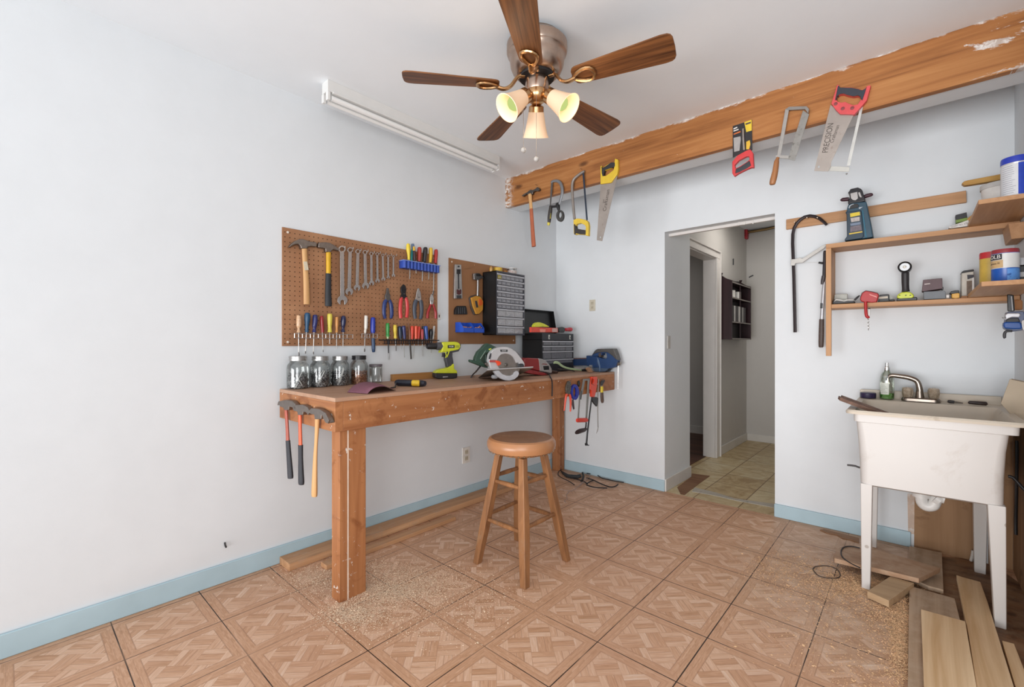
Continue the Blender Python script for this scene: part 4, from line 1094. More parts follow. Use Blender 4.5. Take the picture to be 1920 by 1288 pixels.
# ------------------------------------------------------------------ cordless drill
T = thing('cordless_drill', 'lime green and black cordless drill standing on its battery on the bench', 'drill')
DP = PV(816.5, 710.6, 858, 708.8, BZ + 0.002).off(0.028)
LIME = plain('#c3c832', 0.4, var=0.06); DRK = plain('#414044', 0.5)
slab('housing', DP, [(705,185),(800,172),(1050,168),(1130,185),(1190,225),(1200,300),(1190,345),(1145,395),(900,440),(780,455),(660,470),(690,410),(710,300)], 0.056, LIME, T, h5, bevel=0.008, bseg=3)
slab('rear_band', DP.off(-0.002), [(905,405),(1110,385),(1180,330),(1205,230),(1200,340),(1150,430),(1000,462),(905,445)], 0.052, DRK, T, h5, bevel=0.003)
CA = h5((560, 285)); 
m = MB(); pl = DP.off(-0.028)
P0, P1 = pl.at(*h5((275, 290))[:2]), pl.at(*h5((712, 295))[:2]); ax = (P1 - P0).normalized(); L_ = (P1 - P0).length
kk = depth(P0) / F / 14.31
MB().lathe([(40 * kk, 0), (75 * kk, L_ * .05), (86 * kk, L_ * .13), (88 * kk, L_ * .58), (70 * kk, L_ * .6)], P0, ax, 24).build('chuck', plain('#1c1b1d', 0.4), T)
MB().lathe([(80 * kk, L_ * .6), (100 * kk, L_ * .62), (112 * kk, L_ * .9), (114 * kk, L_ * 1.02)], P0, ax, 24).build('clutch_collar', plain('#4a494c', 0.45), T)
MB().tube([pl.at(*h5((200, 303))[:2]), P0], 0.0016, 6).build('drill_bit', STEEL, T)
slab('grip', DP.off(-0.008), [(900,436),(992,436),(985,560),(1012,700),(1018,760),(960,830),(842,866),(820,740),(800,680),(790,596),(850,500)], 0.040, DRK, T, h5, bevel=0.008, bseg=3)
slab('trigger', DP.off(-0.018), [(716,478),(795,470),(782,590),(745,580),(708,580),(722,530)], 0.018, plain('#2c2a2e', 0.4), T, h5, bevel=0.003)
rod('trigger_guard', DP.off(-0.004), [(790,440,16),(815,540,14),(790,600,14),(835,580,14),(895,420,18)], LIME, T, h5, flat=0.8)
slab('foot', DP, [(520,1018),(545,965),(620,918),(830,880),(950,815),(1012,750),(1030,800),(1030,900),(1100,945),(1118,1020)], 0.056, LIME, T, h5, bevel=0.005)
slab('battery', DP.off(0.003), [(524,1018),(1118,1018),(1112,1140),(1000,1160),(590,1164),(526,1135)], 0.062, plain('#2b2a2c', 0.45), T, h5, bevel=0.005)
slab('battery_mark', DP.off(0.0045), [(725,1100),(858,1098),(858,1118),(720,1138)], 0.002, plain('#9c9a9c', 0.4), T, h5, bevel=0)
slab('name_panel', DP.off(0.0008), [(850,262),(1038,258),(1038,340),(852,345)], 0.002, plain('#2b2b28', 0.4), T, h5, bevel=0.0005)
p = h5((945, 301)); text('lettering', 'RYOBI', DP.off(0.0008), p[0], p[1], 0.0135, plain('#e4e6d0', 0.5), T, xs=0.85)
m = MB()
for q in (1070, 1090, 1110, 1130, 1148): rod('', DP.off(0.0005), [(q, 265, 4), (q, 335, 4)], None, None, h5, ext=m, seg=6)
m.build('vents', plain('#6d7020', 0.6), T)

# ------------------------------------------------------------------ circular saw
T = thing('circular_saw', 'corded circular saw with a silver blade guard and dark green handle on the bench', 'saw')
SP = PV(914, 716.4, 1000, 711.6, BZ)
SILV = plain('#c4c4c6', 0.35, 0.3, var=0.04)
def arcpts(cx, cy, rx, ry, a0, a1, n=16): return [(cx + rx * math.cos(math.radians(a0 + (a1 - a0) * i / n)), cy - ry * math.sin(math.radians(a0 + (a1 - a0) * i / n))) for i in range(n + 1)]
slab('blade', SP.off(0.014), arcpts(845, 465, 285, 290, 0, 360, 40)[:-1], 0.002, metal('#b7b2ae', 0.28), T, g5, bevel=0)
MB().lathe([(0.0, 0), (0.011, 0), (0.011, 0.006), (0.006, 0.009), (0, 0.009)], SP.off(0.014).at(*g5((838, 468))[:2]), SP.n, 20).build('arbor_nut', plain('#6b6660', 0.4, 0.7), T)
outer = [(540,560),(520,480),(500,380),(520,260),(570,180),(660,125),(760,105),(850,105),(950,140),(1040,200),(1110,290),(1180,380),(1215,440),(1215,500),(1110,505),(1100,430),(1050,430)]
inner_ = [(1030,380),(985,310),(920,262),(830,245),(750,262),(700,310),(670,370),(660,440),(700,520),(720,545)]
slab('upper_guard', SP.off(0.024), outer + inner_, 0.034, SILV, T, g5, bevel=0.004)
slab('guard_back', SP.off(-0.008), arcpts(850, 460, 330, 330, -10, 190, 20), 0.006, plain('#77767a', 0.4), T, g5)
slab('lower_guard', SP.off(0.022), [(600,600),(660,690),(740,745),(830,780),(920,785),(1010,760),(1080,700),(1106,640),(1090,600),(1055,585),(1015,610),(985,660),(930,682),(850,682),(770,650),(720,600),(700,575),(640,580)], 0.020, plain('#bdbfc4', 0.35, 0.2), T, g5, bevel=0.003)
rod('depth_knob', SP.off(-0.01), [(560,700,30),(580,706,42),(640,706,42),(680,690,30)], plain('#9ea0a4', 0.4), T, g5)
# base shoe: a tilted plate running behind the guard
fa, fb = SP.off(0.03).at(*g5((470, 572))[:2]), SP.off(0.03).at(*g5((1385, 518))[:2])
bk = PZ(BZ + 0.006).at(*g5((285, 715))[:2]) - fa
MB().prism([fa, fb, fb + bk * 1.0, fa + bk], (0, 0, -0.003)).build('shoe', plain('#a9a29b', 0.35, 0.6, wear='#6f6459', wear_amt=0.55), T, bevel=0.0008)
MB().prism([fa, fb, fb + Vector((0, 0, 0.0055)), fa + Vector((0, 0, 0.0055))], -SP.n * 0.004).build('shoe_lip', SILV, T, bevel=0.0008)
DG = plain('#2c4539', 0.45)
slab('handle', SP.off(-0.012), [(130,380),(150,362),(225,380),(240,310),(290,205),(370,130),(415,75),(470,35),(540,55),(600,90),(690,125),(620,170),(520,215),(440,230),(390,275),(350,340),(350,400),(420,450),(430,490),(520,500),(510,530),(460,525),(340,490),(250,455),(140,415)], 0.034, DG, T, g5, bevel=0.007, bseg=3)
slab('motor', SP.off(-0.045), [(420,240),(640,170),(980,200),(1080,330),(1090,480),(560,520),(420,450)], 0.07, DG, T, g5, bevel=0.012)
slab('switch', SP.off(-0.010), [(495,150),(545,135),(555,150),(505,172)], 0.004, plain('#c9cf3a', 0.4), T, g5)
slab('seam', SP.off(-0.0114), [(320,345),(430,180),(436,184),(330,350)], 0.001, plain('#8fa394', 0.5), T, g5, bevel=0)
rod('lever', SP.off(0.034), [(510,395,20),(560,395,22),(640,395,22)], plain('#a84a48', 0.4), T, g5, flat=0.5)
slab('lever_tip', SP.off(0.038), [(630,380),(700,385),(745,420),(742,455),(700,485),(680,480),(670,440),(640,420)], 0.012, plain('#dd4a2a', 0.35), T, g5, bevel=0.002)
slab('vent_slot', SP.off(0.0252), [(525,240),(550,232),(545,300),(525,355),(498,350),(505,300)], 0.002, plain('#3a3b40', 0.5), T, g5, bevel=0)
slab('rear_bracket', SP.off(0.01), [(430,430),(520,420),(525,500),(470,500),(430,460)], 0.02, RUSTY, T, g5)
slab('shoe_pivot', SP.off(0.03), [(1100,445),(1175,440),(1205,470),(1200,505),(1105,510)], 0.02, DGREY, T, g5, bevel=0.002)
slab('name_panel', SP.off(0.0250), [(722,163),(876,163),(872,208),(734,208)], 0.0015, plain('#3c3f40', 0.4), T, g5, bevel=0)
p = g5((800, 186)); text('lettering', 'SKILSAW', SP.off(0.0250), p[0], p[1], 0.0095, plain('#dadada', 0.4), T, xs=0.8)
cp = [SP.off(-0.03).at(*g5((330, 490))[:2]), SP.off(-0.03).at(*g5((250, 590))[:2]), PZ(BZ + 0.008).at(*g5((175, 665))[:2]), PZ(BZ + 0.008).at(*g5((140, 715))[:2])]
MB().tube(smoothpath(cp), 0.005, 8).build('cord', BLACK, T)
# brown block and dark clamp lying behind the saw
tag(slab('wood_scrap', PV(866, 700, 925, 697, BZ), [(862,697.5),(898,694.2),(925,693.8),(925,703.5),(868,704.5)], 0.05, wood('reddish_scrap', '#9a6a52', '#70452f', 'Y', 0.8, 0.5), bevel=0.002), 'low reddish wood scrap at the back of the bench behind the circular saw', 'wood scrap')
tag(rod('clamp', PZ(BZ + 0.012), [(884.5,698.5,2.0),(892,697.5,2.8),(905,697,2.2)], BLACK), 'small black clamp on the bench behind the saw cord', 'clamp')

# ------------------------------------------------------------------ red sander
T = thing('belt_sander', 'red and silver corded electric sander on the bench before the black tool box', 'sander')
RP = PV(985, 706.2, 1035, 703.2, BZ + 0.001)
slab('body', RP.off(0.004), [(512,925),(560,914),(720,920),(745,945),(750,1115),(640,1092),(512,1070)], 0.09, plain('#8a2a2a', 0.35), T, e8, bevel=0.008, bseg=3)
slab('nose', RP.off(0.006), [(720,918),(780,928),(830,952),(890,1010),(925,1075),(932,1135),(905,1150),(830,1130),(745,1118)], 0.085, plain('#a9a5a3', 0.35, 0.5), T, e8, bevel=0.008, bseg=3)
slab('red_flash', RP.off(0.0068), [(765,1012),(790,998),(840,1002),(862,1020),(850,1018),(800,1012)], 0.002, plain('#7b3a38', 0.4), T, e8, bevel=0)
slab('vent', RP.off(0.0075), [(795,1036),(878,1034),(885,1092),(805,1098)], 0.006, BLACKG, T, e8, bevel=0.001)
slab('base_plate', RP.off(0.012), [(490,1095),(640,1098),(820,1140),(870,1165),(800,1180),(640,1160),(490,1125)], 0.10, plain('#8f2f31', 0.4), T, e8, bevel=0.003)
slab('end_bumper', RP.off(0.004), [(815,1115),(930,1120),(930,1155),(870,1170),(820,1140)], 0.07, plain('#3a2a30', 0.5), T, e8, bevel=0.004)
ca = RP.off(0.01).at(*e8((840, 1140))[:2]); cb = PZ(BZ + .004).at(*e2((60, 288))[:2])
cc = Vector((BX + .006, PX(BX + .006).at(*e2((80, 320))[:2]).y, BZ - 0.006)); cd_ = PX(BX + .008).at(*e2((97, 370))[:2]); ce = PX(BX + .006).at(*e2((99, 470))[:2]); cf = PX(BX + .006).at(*e2((97, 552))[:2])
MB().tube(smoothpath([ca, cb, cc, cd_, ce, cf]), 0.0042, 8).build('cord', BLACK, T)

# ------------------------------------------------------------------ black tool box with an open lid
T = thing('tool_box', 'black multi-drawer tool box with its lid raised in the bench corner', 'tool box')
XA = 0.055
ya = PX(XA).at(979.5, 640).y; xf = PY(ya).at(1016.5, 640).x; yb = PX(xf).at(1075, 640).y
zt = PX(xf).at(1045, 625.6).z
K_ = plain('#0c0c0e', 0.45); KF = plain('#26272c', 0.45); GD = plain('#6d6e73', 0.35, var=0.15, scale=60)
m = MB().box((XA, ya, BZ), (xf, ya + 0.004, zt)).box((XA, yb - 0.004, BZ), (xf, yb, zt)).box((XA, ya, BZ), (XA + 0.004, yb, zt)).box((XA, ya, BZ), (xf, yb, BZ + 0.006)).box((XA, ya, zt - 0.055), (xf, yb, zt - 0.05))
m.build('case', K_, T, bevel=0.001)
def TB(y0, y1, z0, z1, d0, d1, nm, mt, par=T, bev=0.0015): return MB().box((xf + d0, y0, z0), (xf + d1, y1, z1)).build(nm, mt, par, bevel=bev)
H_ = zt - BZ; W_ = yb - ya
def zf(v): return PX(xf).at(1022, 560 + v / 8.05).z
def yf_(u): return ya + (u - 775) / (1250 - 775) * W_ * (0.985 + 0.015)
TB(ya, yb, zf(632), zt, -0.006, 0.001, 'front_panel', KF)
TB(ya, ya + 0.012, BZ, zf(632), -0.006, 0.001, 'stile', KF); TB(yb - 0.008, yb, BZ, zf(632), -0.006, 0.001, 'stile', KF)
TB(ya, yb, BZ, zf(985), -0.006, 0.0, 'plinth', KF)
TB(ya + .01, yb - .008, BZ + .005, zf(640), -0.08, -0.07, 'divider_wall', K_)
for (v0, v1, cols) in ((640, 705, ((800,915),(925,1020),(1035,1125),(1132,1240))), (715, 790, ((800,902),(918,1120),(1130,1236))), (798, 915, ((795,905),(918,1120),(1130,1236))), (922, 990, ((800,1238),))):
    TB(ya + 0.006, yb - 0.003, zf(v0 + 20), zf(v0), -0.04, 0.004, 'ledge', LEDGE, bev=0.001)
    for a, b in cols: TB(yf_(a), yf_(b), zf(v1), zf(v0 + 22), -0.05, -0.002, 'drawer', GD)
for u in (870, 1190):
    y = yf_(u); lt = TB(y - 0.008, y + 0.008, zf(615), zf(548), 0.001, 0.006, 'latch', metal('#bcbab2', 0.3)); TB(y - 0.003, y + 0.003, zf(600), zf(575), 0.006, 0.007, 'latch_slot', DGREY, lt, 0)
# lid: shallow tray tipped back against the wall
zl = PX(XA).at(1040, 585).z; lw_ = 0.05
lid = MB(); lo_ = Vector((XA - 0.002, ya, zt)); tl = 0.0
def LP(x, y, h): return Vector((XA - 0.004 - 0.035 * h / (zl - zt) + x, y, zt + h))
Hh = zl - zt
lid.prism([LP(0, ya, 0), LP(0, yb, 0), LP(0, yb, Hh), LP(0, ya, Hh)], (-0.004, 0, 0))
for yy in (ya, yb - 0.003): lid.prism([LP(0, yy, 0), LP(0.035, yy, 0.01), LP(0.035, yy, Hh), LP(0, yy, Hh)], (0, 0.003, 0))
lid.prism([LP(0, ya, Hh), LP(0, yb, Hh), LP(0.035, yb, Hh), LP(0.035, ya, Hh)], (0, 0, 0.003))
lid.build('lid', plain('#0d0d0f', 0.35), T, bevel=0.001)
# things lying in the open box
LVP = PX(xf - 0.03)
T2 = thing('spirit_level', 'short red-orange level lying in the open tool box', 'level')
slab('body', LVP, [(612,432),(1015,446),(1018,515),(612,512)], 0.02, plain('#d64a38', 0.4), T2, e8, bevel=0.002)
slab('pale_end', LVP.off(0.001), [(930,450),(1012,452),(1012,510),(930,510)], 0.022, plain('#c9a29a', 0.4), T2, e8, bevel=0.002)
slab('clear_window', LVP.off(0.001), [(740,462),(830,465),(825,512),(750,512)], 0.004, plain('#e88a78', 0.3), T2, e8, bevel=0.001)
T2 = thing('hand_tool', 'rounded yellow-green tool handle on top of the red level', 'tool')
slab('handle', PX(xf - 0.045), [(662,432),(672,390),(700,365),(745,360),(800,378),(850,402),(890,430),(780,428)], 0.03, plain('#cfd23a', 0.4), T2, e8, sm=2, bevel=0.005)
T2 = thing('tape_measure', 'dark round gadget beside the red knob in the tool box', 'tool')
slab('body', PX(xf - 0.035), [(1030,470),(1045,440),(1085,428),(1118,440),(1128,480),(1110,515),(1040,512)], 0.03, plain('#343a3a', 0.4, wear='#8d9490', wear_amt=0.62), T2, e8, bevel=0.004)
T2 = thing('knob', 'small red knob at the far end of the tool box', 'knob')
rod('cap', PX(xf - 0.035), [(1128,470,22),(1150,470,26),(1170,468,24),(1178,468,30),(1212,468,30)], plain('#b3333c', 0.35), T2, e8)

# ------------------------------------------------------------------ things at the far end of the bench
T = thing('pliers', 'pair of pliers with pale green curved handles lying beside the vise', 'pliers')
GP = PX(0.41)
PG = plain('#a8bd93', 0.4)
rod('handle', GP, [(110,460,24),(150,440,34),(230,455,36),(310,520,32),(420,575,26),(560,605,26),(700,625,24),(835,640,18)], PG, T, g6, flat=0.5, sm=3)
rod('handle', GP.off(-0.03), [(210,610,10),(300,620,12),(420,632,12),(560,650,16),(650,668,12)], plain('#32302c', 0.5, wear='#a8795b', wear_amt=0.55), T, g6, sm=3)
slab('jaws', GP.off(0.006), [(840,620),(960,600),(1008,650),(1000,668),(845,668)], 0.01, BLACK, T, g6, bevel=0.002)
tag(slab('wood_wedge', PX(0.52), [(955,580),(1010,545),(1060,560),(1135,678),(1020,680)], 0.012, wood('tan_wedge', '#b99272', '#9a7152', 'X', 1, 0.6), cr=g6), 'small tan wooden wedge in front of the vise base', 'wood wedge')
tag(slab('paper_strip', PX(0.34), [(630,512),(960,520),(965,595),(740,590)], 0.004, plain('#cfc9c2', 0.6), cr=g6, bevel=0), 'white paper strip lying behind the green pliers', 'paper')
tag(rod('rusty_clamp', PX(0.37), [(20,540,40),(60,560,44),(130,570,40),(200,575,30)], plain('#4a3530', 0.5, 0.4, wear='#7d5a48', wear_amt=0.55), cr=g6), 'lumpy rusty brown clamp between the sander and green pliers', 'clamp')
T = thing('bench_vise', 'blue steel bench vise bolted at the far front corner of the bench', 'vise')
VP = PY(3.275)
VB = plain('#24406b', 0.42, var=0.12, wear='#4a5c74', wear_amt=0.66); VG = plain('#5d5b59', 0.42, 0.5, wear='#8a8682', wear_amt=0.58)
slab('slide_bar', VP.off(-0.012), [(565,325),(950,318),(950,505),(565,508)], 0.045, plain('#20395f', 0.4), T, g6, bevel=0.003)
slab('slide_top', VP.off(-0.011), [(565,318),(950,308),(950,335),(565,345)], 0.047, plain('#6d5048', 0.5), T, g6, bevel=0.002)
slab('rear_body', VP, [(945,248),(1090,262),(1240,262),(1250,560),(1100,562),(1040,540),(945,510)], 0.085, VB, T, g6, bevel=0.006)
slab('jaw_casting', VP.off(0.006), [(1240,300),(1270,290),(1370,335),(1370,330),(1465,330),(1480,300),(1470,200),(1440,170),(1400,185),(1360,190),(1350,240),(1260,260),(1100,262),(1100,235),(1150,150),(1190,105),(1240,80),(1650,72),(1700,205),(1750,370),(1720,480),(1680,550),(1500,588),(1240,562)], 0.05, VB, T, g6, bevel=0.005)
slab('jaw_top', VP.off(0.012), [(1100,240),(1150,150),(1190,105),(1240,78),(1650,70),(1705,205),(1755,372),(1700,340),(1610,250),(1500,170),(1440,160),(1340,165),(1240,175),(1150,200)], 0.06, VG, T, g6, bevel=0.004)
slab('jaw_face', VP.off(0.0105), [(1255,200),(1325,178),(1330,290),(1270,285)], 0.045, plain('#4d4038', 0.5), T, g6, bevel=0.001)
slab('rib', VP.off(0.012), [(1225,300),(1250,320),(1280,400),(1305,520),(1305,665),(1280,665),(1275,540),(1240,420)], 0.03, plain('#5d7391', 0.4), T, g6, bevel=0.002)
slab('base', VP.off(0.004), [(1100,558),(1480,555),(1500,590),(1440,660),(1300,668),(1150,660)], 0.08, plain('#4b5b70', 0.45), T, g6, bevel=0.004)
slab('foot', VP.off(-0.02), [(1490,575),(1560,570),(1530,636),(1470,640)], 0.03, BLACK, T, g6)
pl = VP.off(-0.03)
sa = pl.at(*g6((1660, 450))[:2]); sv = pl.at(*g6((1838, 450))[:2]) - sa; sl = sv.length
MB().lathe([(0.012, 0), (0.015, sl * .2), (0.021, sl * .25), (0.021, sl * .7), (0.016, sl * .74), (0.016, sl * .95), (0.012, sl)], sa, sv, 20).build('screw_head', metal('#9d978f', 0.35), T)
a = pl.at(*g6((1772, 480))[:2]); b = pl.at(1158.6, 731)
MB().tube([a, b], 0.0042, 8).build('handle_bar', STEEL, T); MB().ball(a, 0.008, 10).build('bar_knob', STEEL, T)
rod('bolt', VP.off(0.004), [(1035,520,28),(1105,522,32)], plain('#b4b4b4', 0.4, 0.5), T, g6)

for r_ in list(ROOTS):
    if r_.name.split('.')[0] in ('cordless_drill', 'circular_saw', 'belt_sander', 'bench_vise', 'scraper', 'wood_wedge', 'paper_strip', 'rusty_clamp', 'clamp') and r_['category'] != 'tool':
        rest(r_, BZ + 0.0006)
    if r_.name == 'pliers.004': rest(r_, BZ + 0.0006)

# ------------------------------------------------------------------ tools hung on the bench front
HF = PX(BX + 0.016)
def hook_at(px, par, cr=e2, pl=None):
    p = PX(BX).at(*cr(px)[:2]); MB().tube([p, p + Vector((0.02, 0, 0)), p + Vector((0.02, 0, 0.01))], 0.0015, 6).build('nail', STEELD, par)
T = pliers('slip-joint pliers with bright orange handles hung on the bench front', [(288,362),(302,352),(322,358),(330,400),(330,440),(318,515),(276,515),(270,480),(268,430),(278,395)], plain('#6d6862', 0.35, 0.8, wear='#d0ccc6', wear_amt=0.55, scale=60),
           [(280,505,14),(268,530,18),(258,600,14),(247,690,11),(245,712,9)], [(306,505,13),(316,540,18),(322,600,17),(320,680,14),(317,722,12)], plain('#e0533a', 0.35), e2, HF); hook_at((305, 345), T)
T = thing('scissors', 'scissors with rounded blue handles hung on the bench front', 'scissors')
ov = [(378 + 46 * math.cos(a), 488 + 94 * math.sin(a)) for a in [2 * math.pi * k / 20 for k in range(20)]]
iv = [(373 + 20 * math.cos(a), 486 + 58 * math.sin(a)) for a in [2 * math.pi * k / 16 for k in range(16)]]
slab('handle', HF, ov, 0.009, plain('#1d2f9a', 0.3), T, e2, [iv], bevel=0.003)
slab('handle', HF.off(-0.0095), [(u - 10, v - 4) for u, v in ov], 0.006, plain('#1a2a86', 0.3), T, e2, [[(u - 8, v - 4) for u, v in iv]], bevel=0.002)
slab('blades', HF.off(-0.003), [(345,575),(360,578),(370,690),(358,700),(342,640)], 0.005, plain('#3a2c33', 0.4), T, e2); hook_at((385, 392), T)
T = thing('spring_clip', 'small black spring clip hung between scissors and hacksaw', 'clip')
slab('clip', HF.off(-0.004), [(412,358),(428,346),(440,380),(436,415),(424,424),(414,400)], 0.008, BLACK, T, e2, bevel=0.002); hook_at((432, 340), T)
T = thing('hacksaw', 'grey framed hacksaw with an orange cross bar hung on the bench front', 'saw')
slab('frame', HF, [(478,330),(555,322),(556,345),(524,800),(506,800),(532,348),(496,350),(470,500),(440,540),(424,800),(410,800),(430,540),(462,430)], 0.006, plain('#8a8a86', 0.45, 0.5), T, e2)
rod('sleeve', HF, [(450,470,14),(444,520,20),(438,575,18)], plain('#4b4d4c', 0.5), T, e2, flat=0.6)
rod('cross_bar', HF.off(0.002), [(395,828,22),(410,826,27),(510,824,26),(524,824,20)], plain('#d63c28', 0.4), T, e2, flat=0.6)
rod('neck', HF, [(510,850,9),(506,900,10),(496,945,10)], BLACK, T, e2)
rod('handle', HF, [(508,928,16),(490,942,22),(440,955,28),(400,972,24),(384,982,14)], plain('#2a1a1c', 0.45), T, e2, sm=2); hook_at((518, 335), T)
T = thing('hand_tool', 'red-orange plastic tool with a black tip hung on the bench front', 'tool')
slab('handle', HF.off(0.006), [(588,302),(642,302),(646,330),(640,420),(625,500),(612,548),(580,545),(576,470),(556,455),(562,380)], 0.022, plain('#d8452c', 0.35), T, e2, [[(580,335),(600,325),(606,350),(592,385),(578,385)]], bevel=0.004)
slab('tip', HF, [(584,548),(640,545),(655,560),(652,620),(640,662),(605,620),(588,590)], 0.014, plain('#2f2f31', 0.45), T, e2, bevel=0.002); hook_at((612, 318), T)
T = thing('pry_bar', 'long thin black pry bar with a hooked foot hung on the bench front', 'pry bar')
rod('bar', HF.off(-0.006), [(590,380,7),(575,560,8),(545,800,9),(522,1000,10),(513,1105,11)], plain('#2c2c2e', 0.4, 0.5), T, e2)
slab('foot', HF.off(-0.003), [(502,1105),(524,1100),(530,1120),(548,1124),(545,1134),(505,1134)], 0.008, plain('#2c2c2e', 0.4, 0.5), T, e2)
T = thing('scriber', 'thin steel rod with a bent point hung beyond the pry bar', 'scriber')
rod('rod', HF.off(-0.004), [(660,330,7),(652,480,7),(648,700,6),(652,910,5)], plain('#8a8680', 0.35, 0.7), T, e2)
rod('point', HF.off(-0.004), [(655,905,5),(648,945,6),(633,985,2)], STEEL, T, e2)
T = thing('utility_knife', 'knife with a yellow band and brown grip, last tool on the bench front', 'knife')
slab('blade', HF.off(0.002), [(682,372),(700,345),(735,338),(738,350),(718,388),(705,410),(690,412)], 0.005, plain('#2b2423', 0.45), T, e2)
rod('ferrule', HF, [(692,405,9),(695,425,10)], STEEL, T, e2)
rod('band', HF, [(697,418,24),(697,490,25)], plain('#d9c02e', 0.4), T, e2, flat=0.7)
rod('grip', HF, [(699,488,24),(700,540,27),(704,590,27),(706,615,18)], plain('#5a463c', 0.5), T, e2, flat=0.7); hook_at((690, 330), T)

# ------------------------------------------------------------------ hammers hung on the bench end
HE = PY(BY - 0.026)
def hammer_end(label, head, grips, hmat=RUSTY, extra=None):
    T = thing('claw_hammer', label, 'hammer', None)
    slab('head', HE, head, 0.024, hmat, T, c3, bevel=0.004)
    for nm, pts, mt in grips: rod(nm, PY(BY - 0.014), pts, mt, T, c3, flat=0.75, sm=3)
    if extra: extra(T)
OR1 = plain('#b9532f', 0.35)
hammer_end('claw hammer with red-brown shaft and black grip on the bench end, nearest the wall', [(82,518),(90,485),(150,474),(200,482),(225,505),(238,545),(222,552),(205,535),(180,530),(176,556),(138,556),(132,538),(104,528),(100,512)],
           [('shaft', [(156,550,19),(165,680,17),(171,805,20)], plain('#a84a33', 0.35)), ('grip', [(171,800,24),(178,900,26),(186,1010,29),(191,1080,31),(192,1104,29)], plain('#33343a', 0.6))])
hammer_end('claw hammer with bright orange shaft and black grip, middle one on the bench end', [(205,540),(228,515),(285,512),(325,532),(345,575),(330,598),(315,575),(292,570),(288,596),(248,596),(244,570),(215,562)],
           [('shaft', [(268,590,19),(270,700,18),(273,840,20)], plain('#d65a2c', 0.35)), ('grip', [(273,836,26),(274,940,25),(276,1050,29),(279,1130,32),(279,1152,29)], plain('#2f3036', 0.6))])
hammer_end('claw hammer with a plain wooden handle on the bench end, nearest the corner', [(335,560),(355,540),(420,548),(468,575),(495,620),(506,660),(492,664),(470,620),(440,596),(436,630),(384,630),(380,594),(350,588)],
           [('handle', [(409,622,26),(404,720,22),(398,820,19),(392,930,22),(388,1060,27),(385,1200,32),(384,1248,30)], BEECH)], extra=lambda T: slab('claw', PY(BY - 0.034), [(440,560),(470,578),(500,640),(492,665),(470,655),(450,610)], 0.008, RUSTY, T, c3, bevel=0.002))

# ------------------------------------------------------------------ saws hung on the beam
BP = PY(YBM - 0.018)
T = thing('claw_hammer', 'hammer with tan and red-brown handle hung at the corner end of the beam', 'hammer')
slab('head', BP.off(0.006), [(278,628),(320,600),(340,590),(360,572),(382,560),(400,568),(430,552),(452,532),(472,545),(476,565),(458,578),(430,575),(404,590),(398,612),(345,620),(335,608),(292,636)], 0.024, metal('#6f6c6a', 0.35), T, c5, bevel=0.003)
rod('handle', BP, [(373,612,25),(378,680,20),(386,780,21)], BEECH, T, c5, flat=0.7)
rod('handle_sleeve', BP, [(386,775,22),(398,950,23),(410,1130,26),(415,1187,26)], plain('#a85a3a', 0.5, wear='#7d4430', wear_amt=0.6), T, c5, flat=0.7)
for px in ((240, 530), (458, 520)): 
    p = PY(YBM).at(*c5(px)[:2]); MB().tube([p, p + Vector((0, -0.03, 0.004))], 0.002, 6).build('nail', metal('#cdb9a5', 0.4), T)
T = thing('coping_saw', 'small grey hook-shaped coping saw with black grips hung on the beam', 'saw')
rod('frame', BP, [(606,485,13),(625,470,14),(670,466,16),(705,490,18),(724,540,19),(726,600,19),(712,660,17),(692,725,15)], plain('#7d7f83', 0.45, 0.4), T, c5, flat=0.6, sm=3)
slab('blade', BP, [(604,485),(625,488),(602,748),(588,748)], 0.002, STEELD, T, c5, bevel=0)
rod('tie_bar', BP, [(592,750,14),(640,748,12),(690,740,16)], BLACK, T, c5)
rod('knuckle', BP, [(672,715,18),(682,745,22),(690,790,14)], BLACK, T, c5)
rod('handle', BP, [(602,748,18),(597,800,22),(588,860,22),(582,925,17)], plain('#2b2622', 0.5), T, c5, sm=2)
slab('grip_flash', BP.off(0.0085), [(588,820),(602,820),(598,880),(586,880)], 0.003, plain('#a3953a', 0.5), T, c5, bevel=0)
rod('yellow_tip', BP, [(580,922,17),(576,955,14)], plain('#c8b93c', 0.4), T, c5); rod('pin', BP, [(576,952,5),(573,992,3)], STEEL, T, c5)
ov = [(698 + 40 * math.cos(a), 848 + 64 * math.sin(a)) for a in [2 * math.pi * k / 18 for k in range(18)]]
iv = [(698 + 20 * math.cos(a), 838 + 36 * math.sin(a)) for a in [2 * math.pi * k / 14 for k in range(14)]]
slab('ring_grip', BP.off(0.006), ov, 0.02, plain('#3b3a38', 0.5), T, c5, [iv], bevel=0.004)
T = thing('hacksaw', 'hacksaw with a round grey frame and yellow D-shaped handle hung on the beam', 'saw')
rod('frame', BP, [(862,885,15),(850,760,15),(838,600,15),(838,510,16),(852,455,16),(890,415,15),(950,372,15),(972,362,13)], plain('#8c857f', 0.42, 0.4), T, c5, sm=3)
slab('blade', BP.off(0.002), [(948,375),(966,375),(1007,896),(990,898)], 0.002, plain('#39414f', 0.4, 0.6), T, c5, bevel=0)
slab('handle', BP.off(0.008), [(848,895),(885,878),(930,880),(985,895),(1008,915),(1016,960),(1012,1070),(985,1066),(980,1058),(880,1052),(872,1058),(852,1050),(850,960)], 0.026, plain('#d0b23c', 0.4), T, c5, [[(872,960),(885,940),(930,930),(972,950),(985,975),(982,1005),(940,1000),(890,992),(875,985)]], bevel=0.004)
slab('grip', BP.off(0.0105), [(852,940),(868,938),(878,988),(940,1000),(985,1006),(984,1056),(920,1052),(876,1042),(872,1056),(856,1056)], 0.031, plain('#2f2b28', 0.5), T, c5, bevel=0.005)
p = PY(YBM).at(*c5((948, 345))[:2]); MB().tube([p, p + Vector((0, -0.03, 0.004))], 0.002, 6).build('nail', metal('#e0d5c8', 0.4), T)
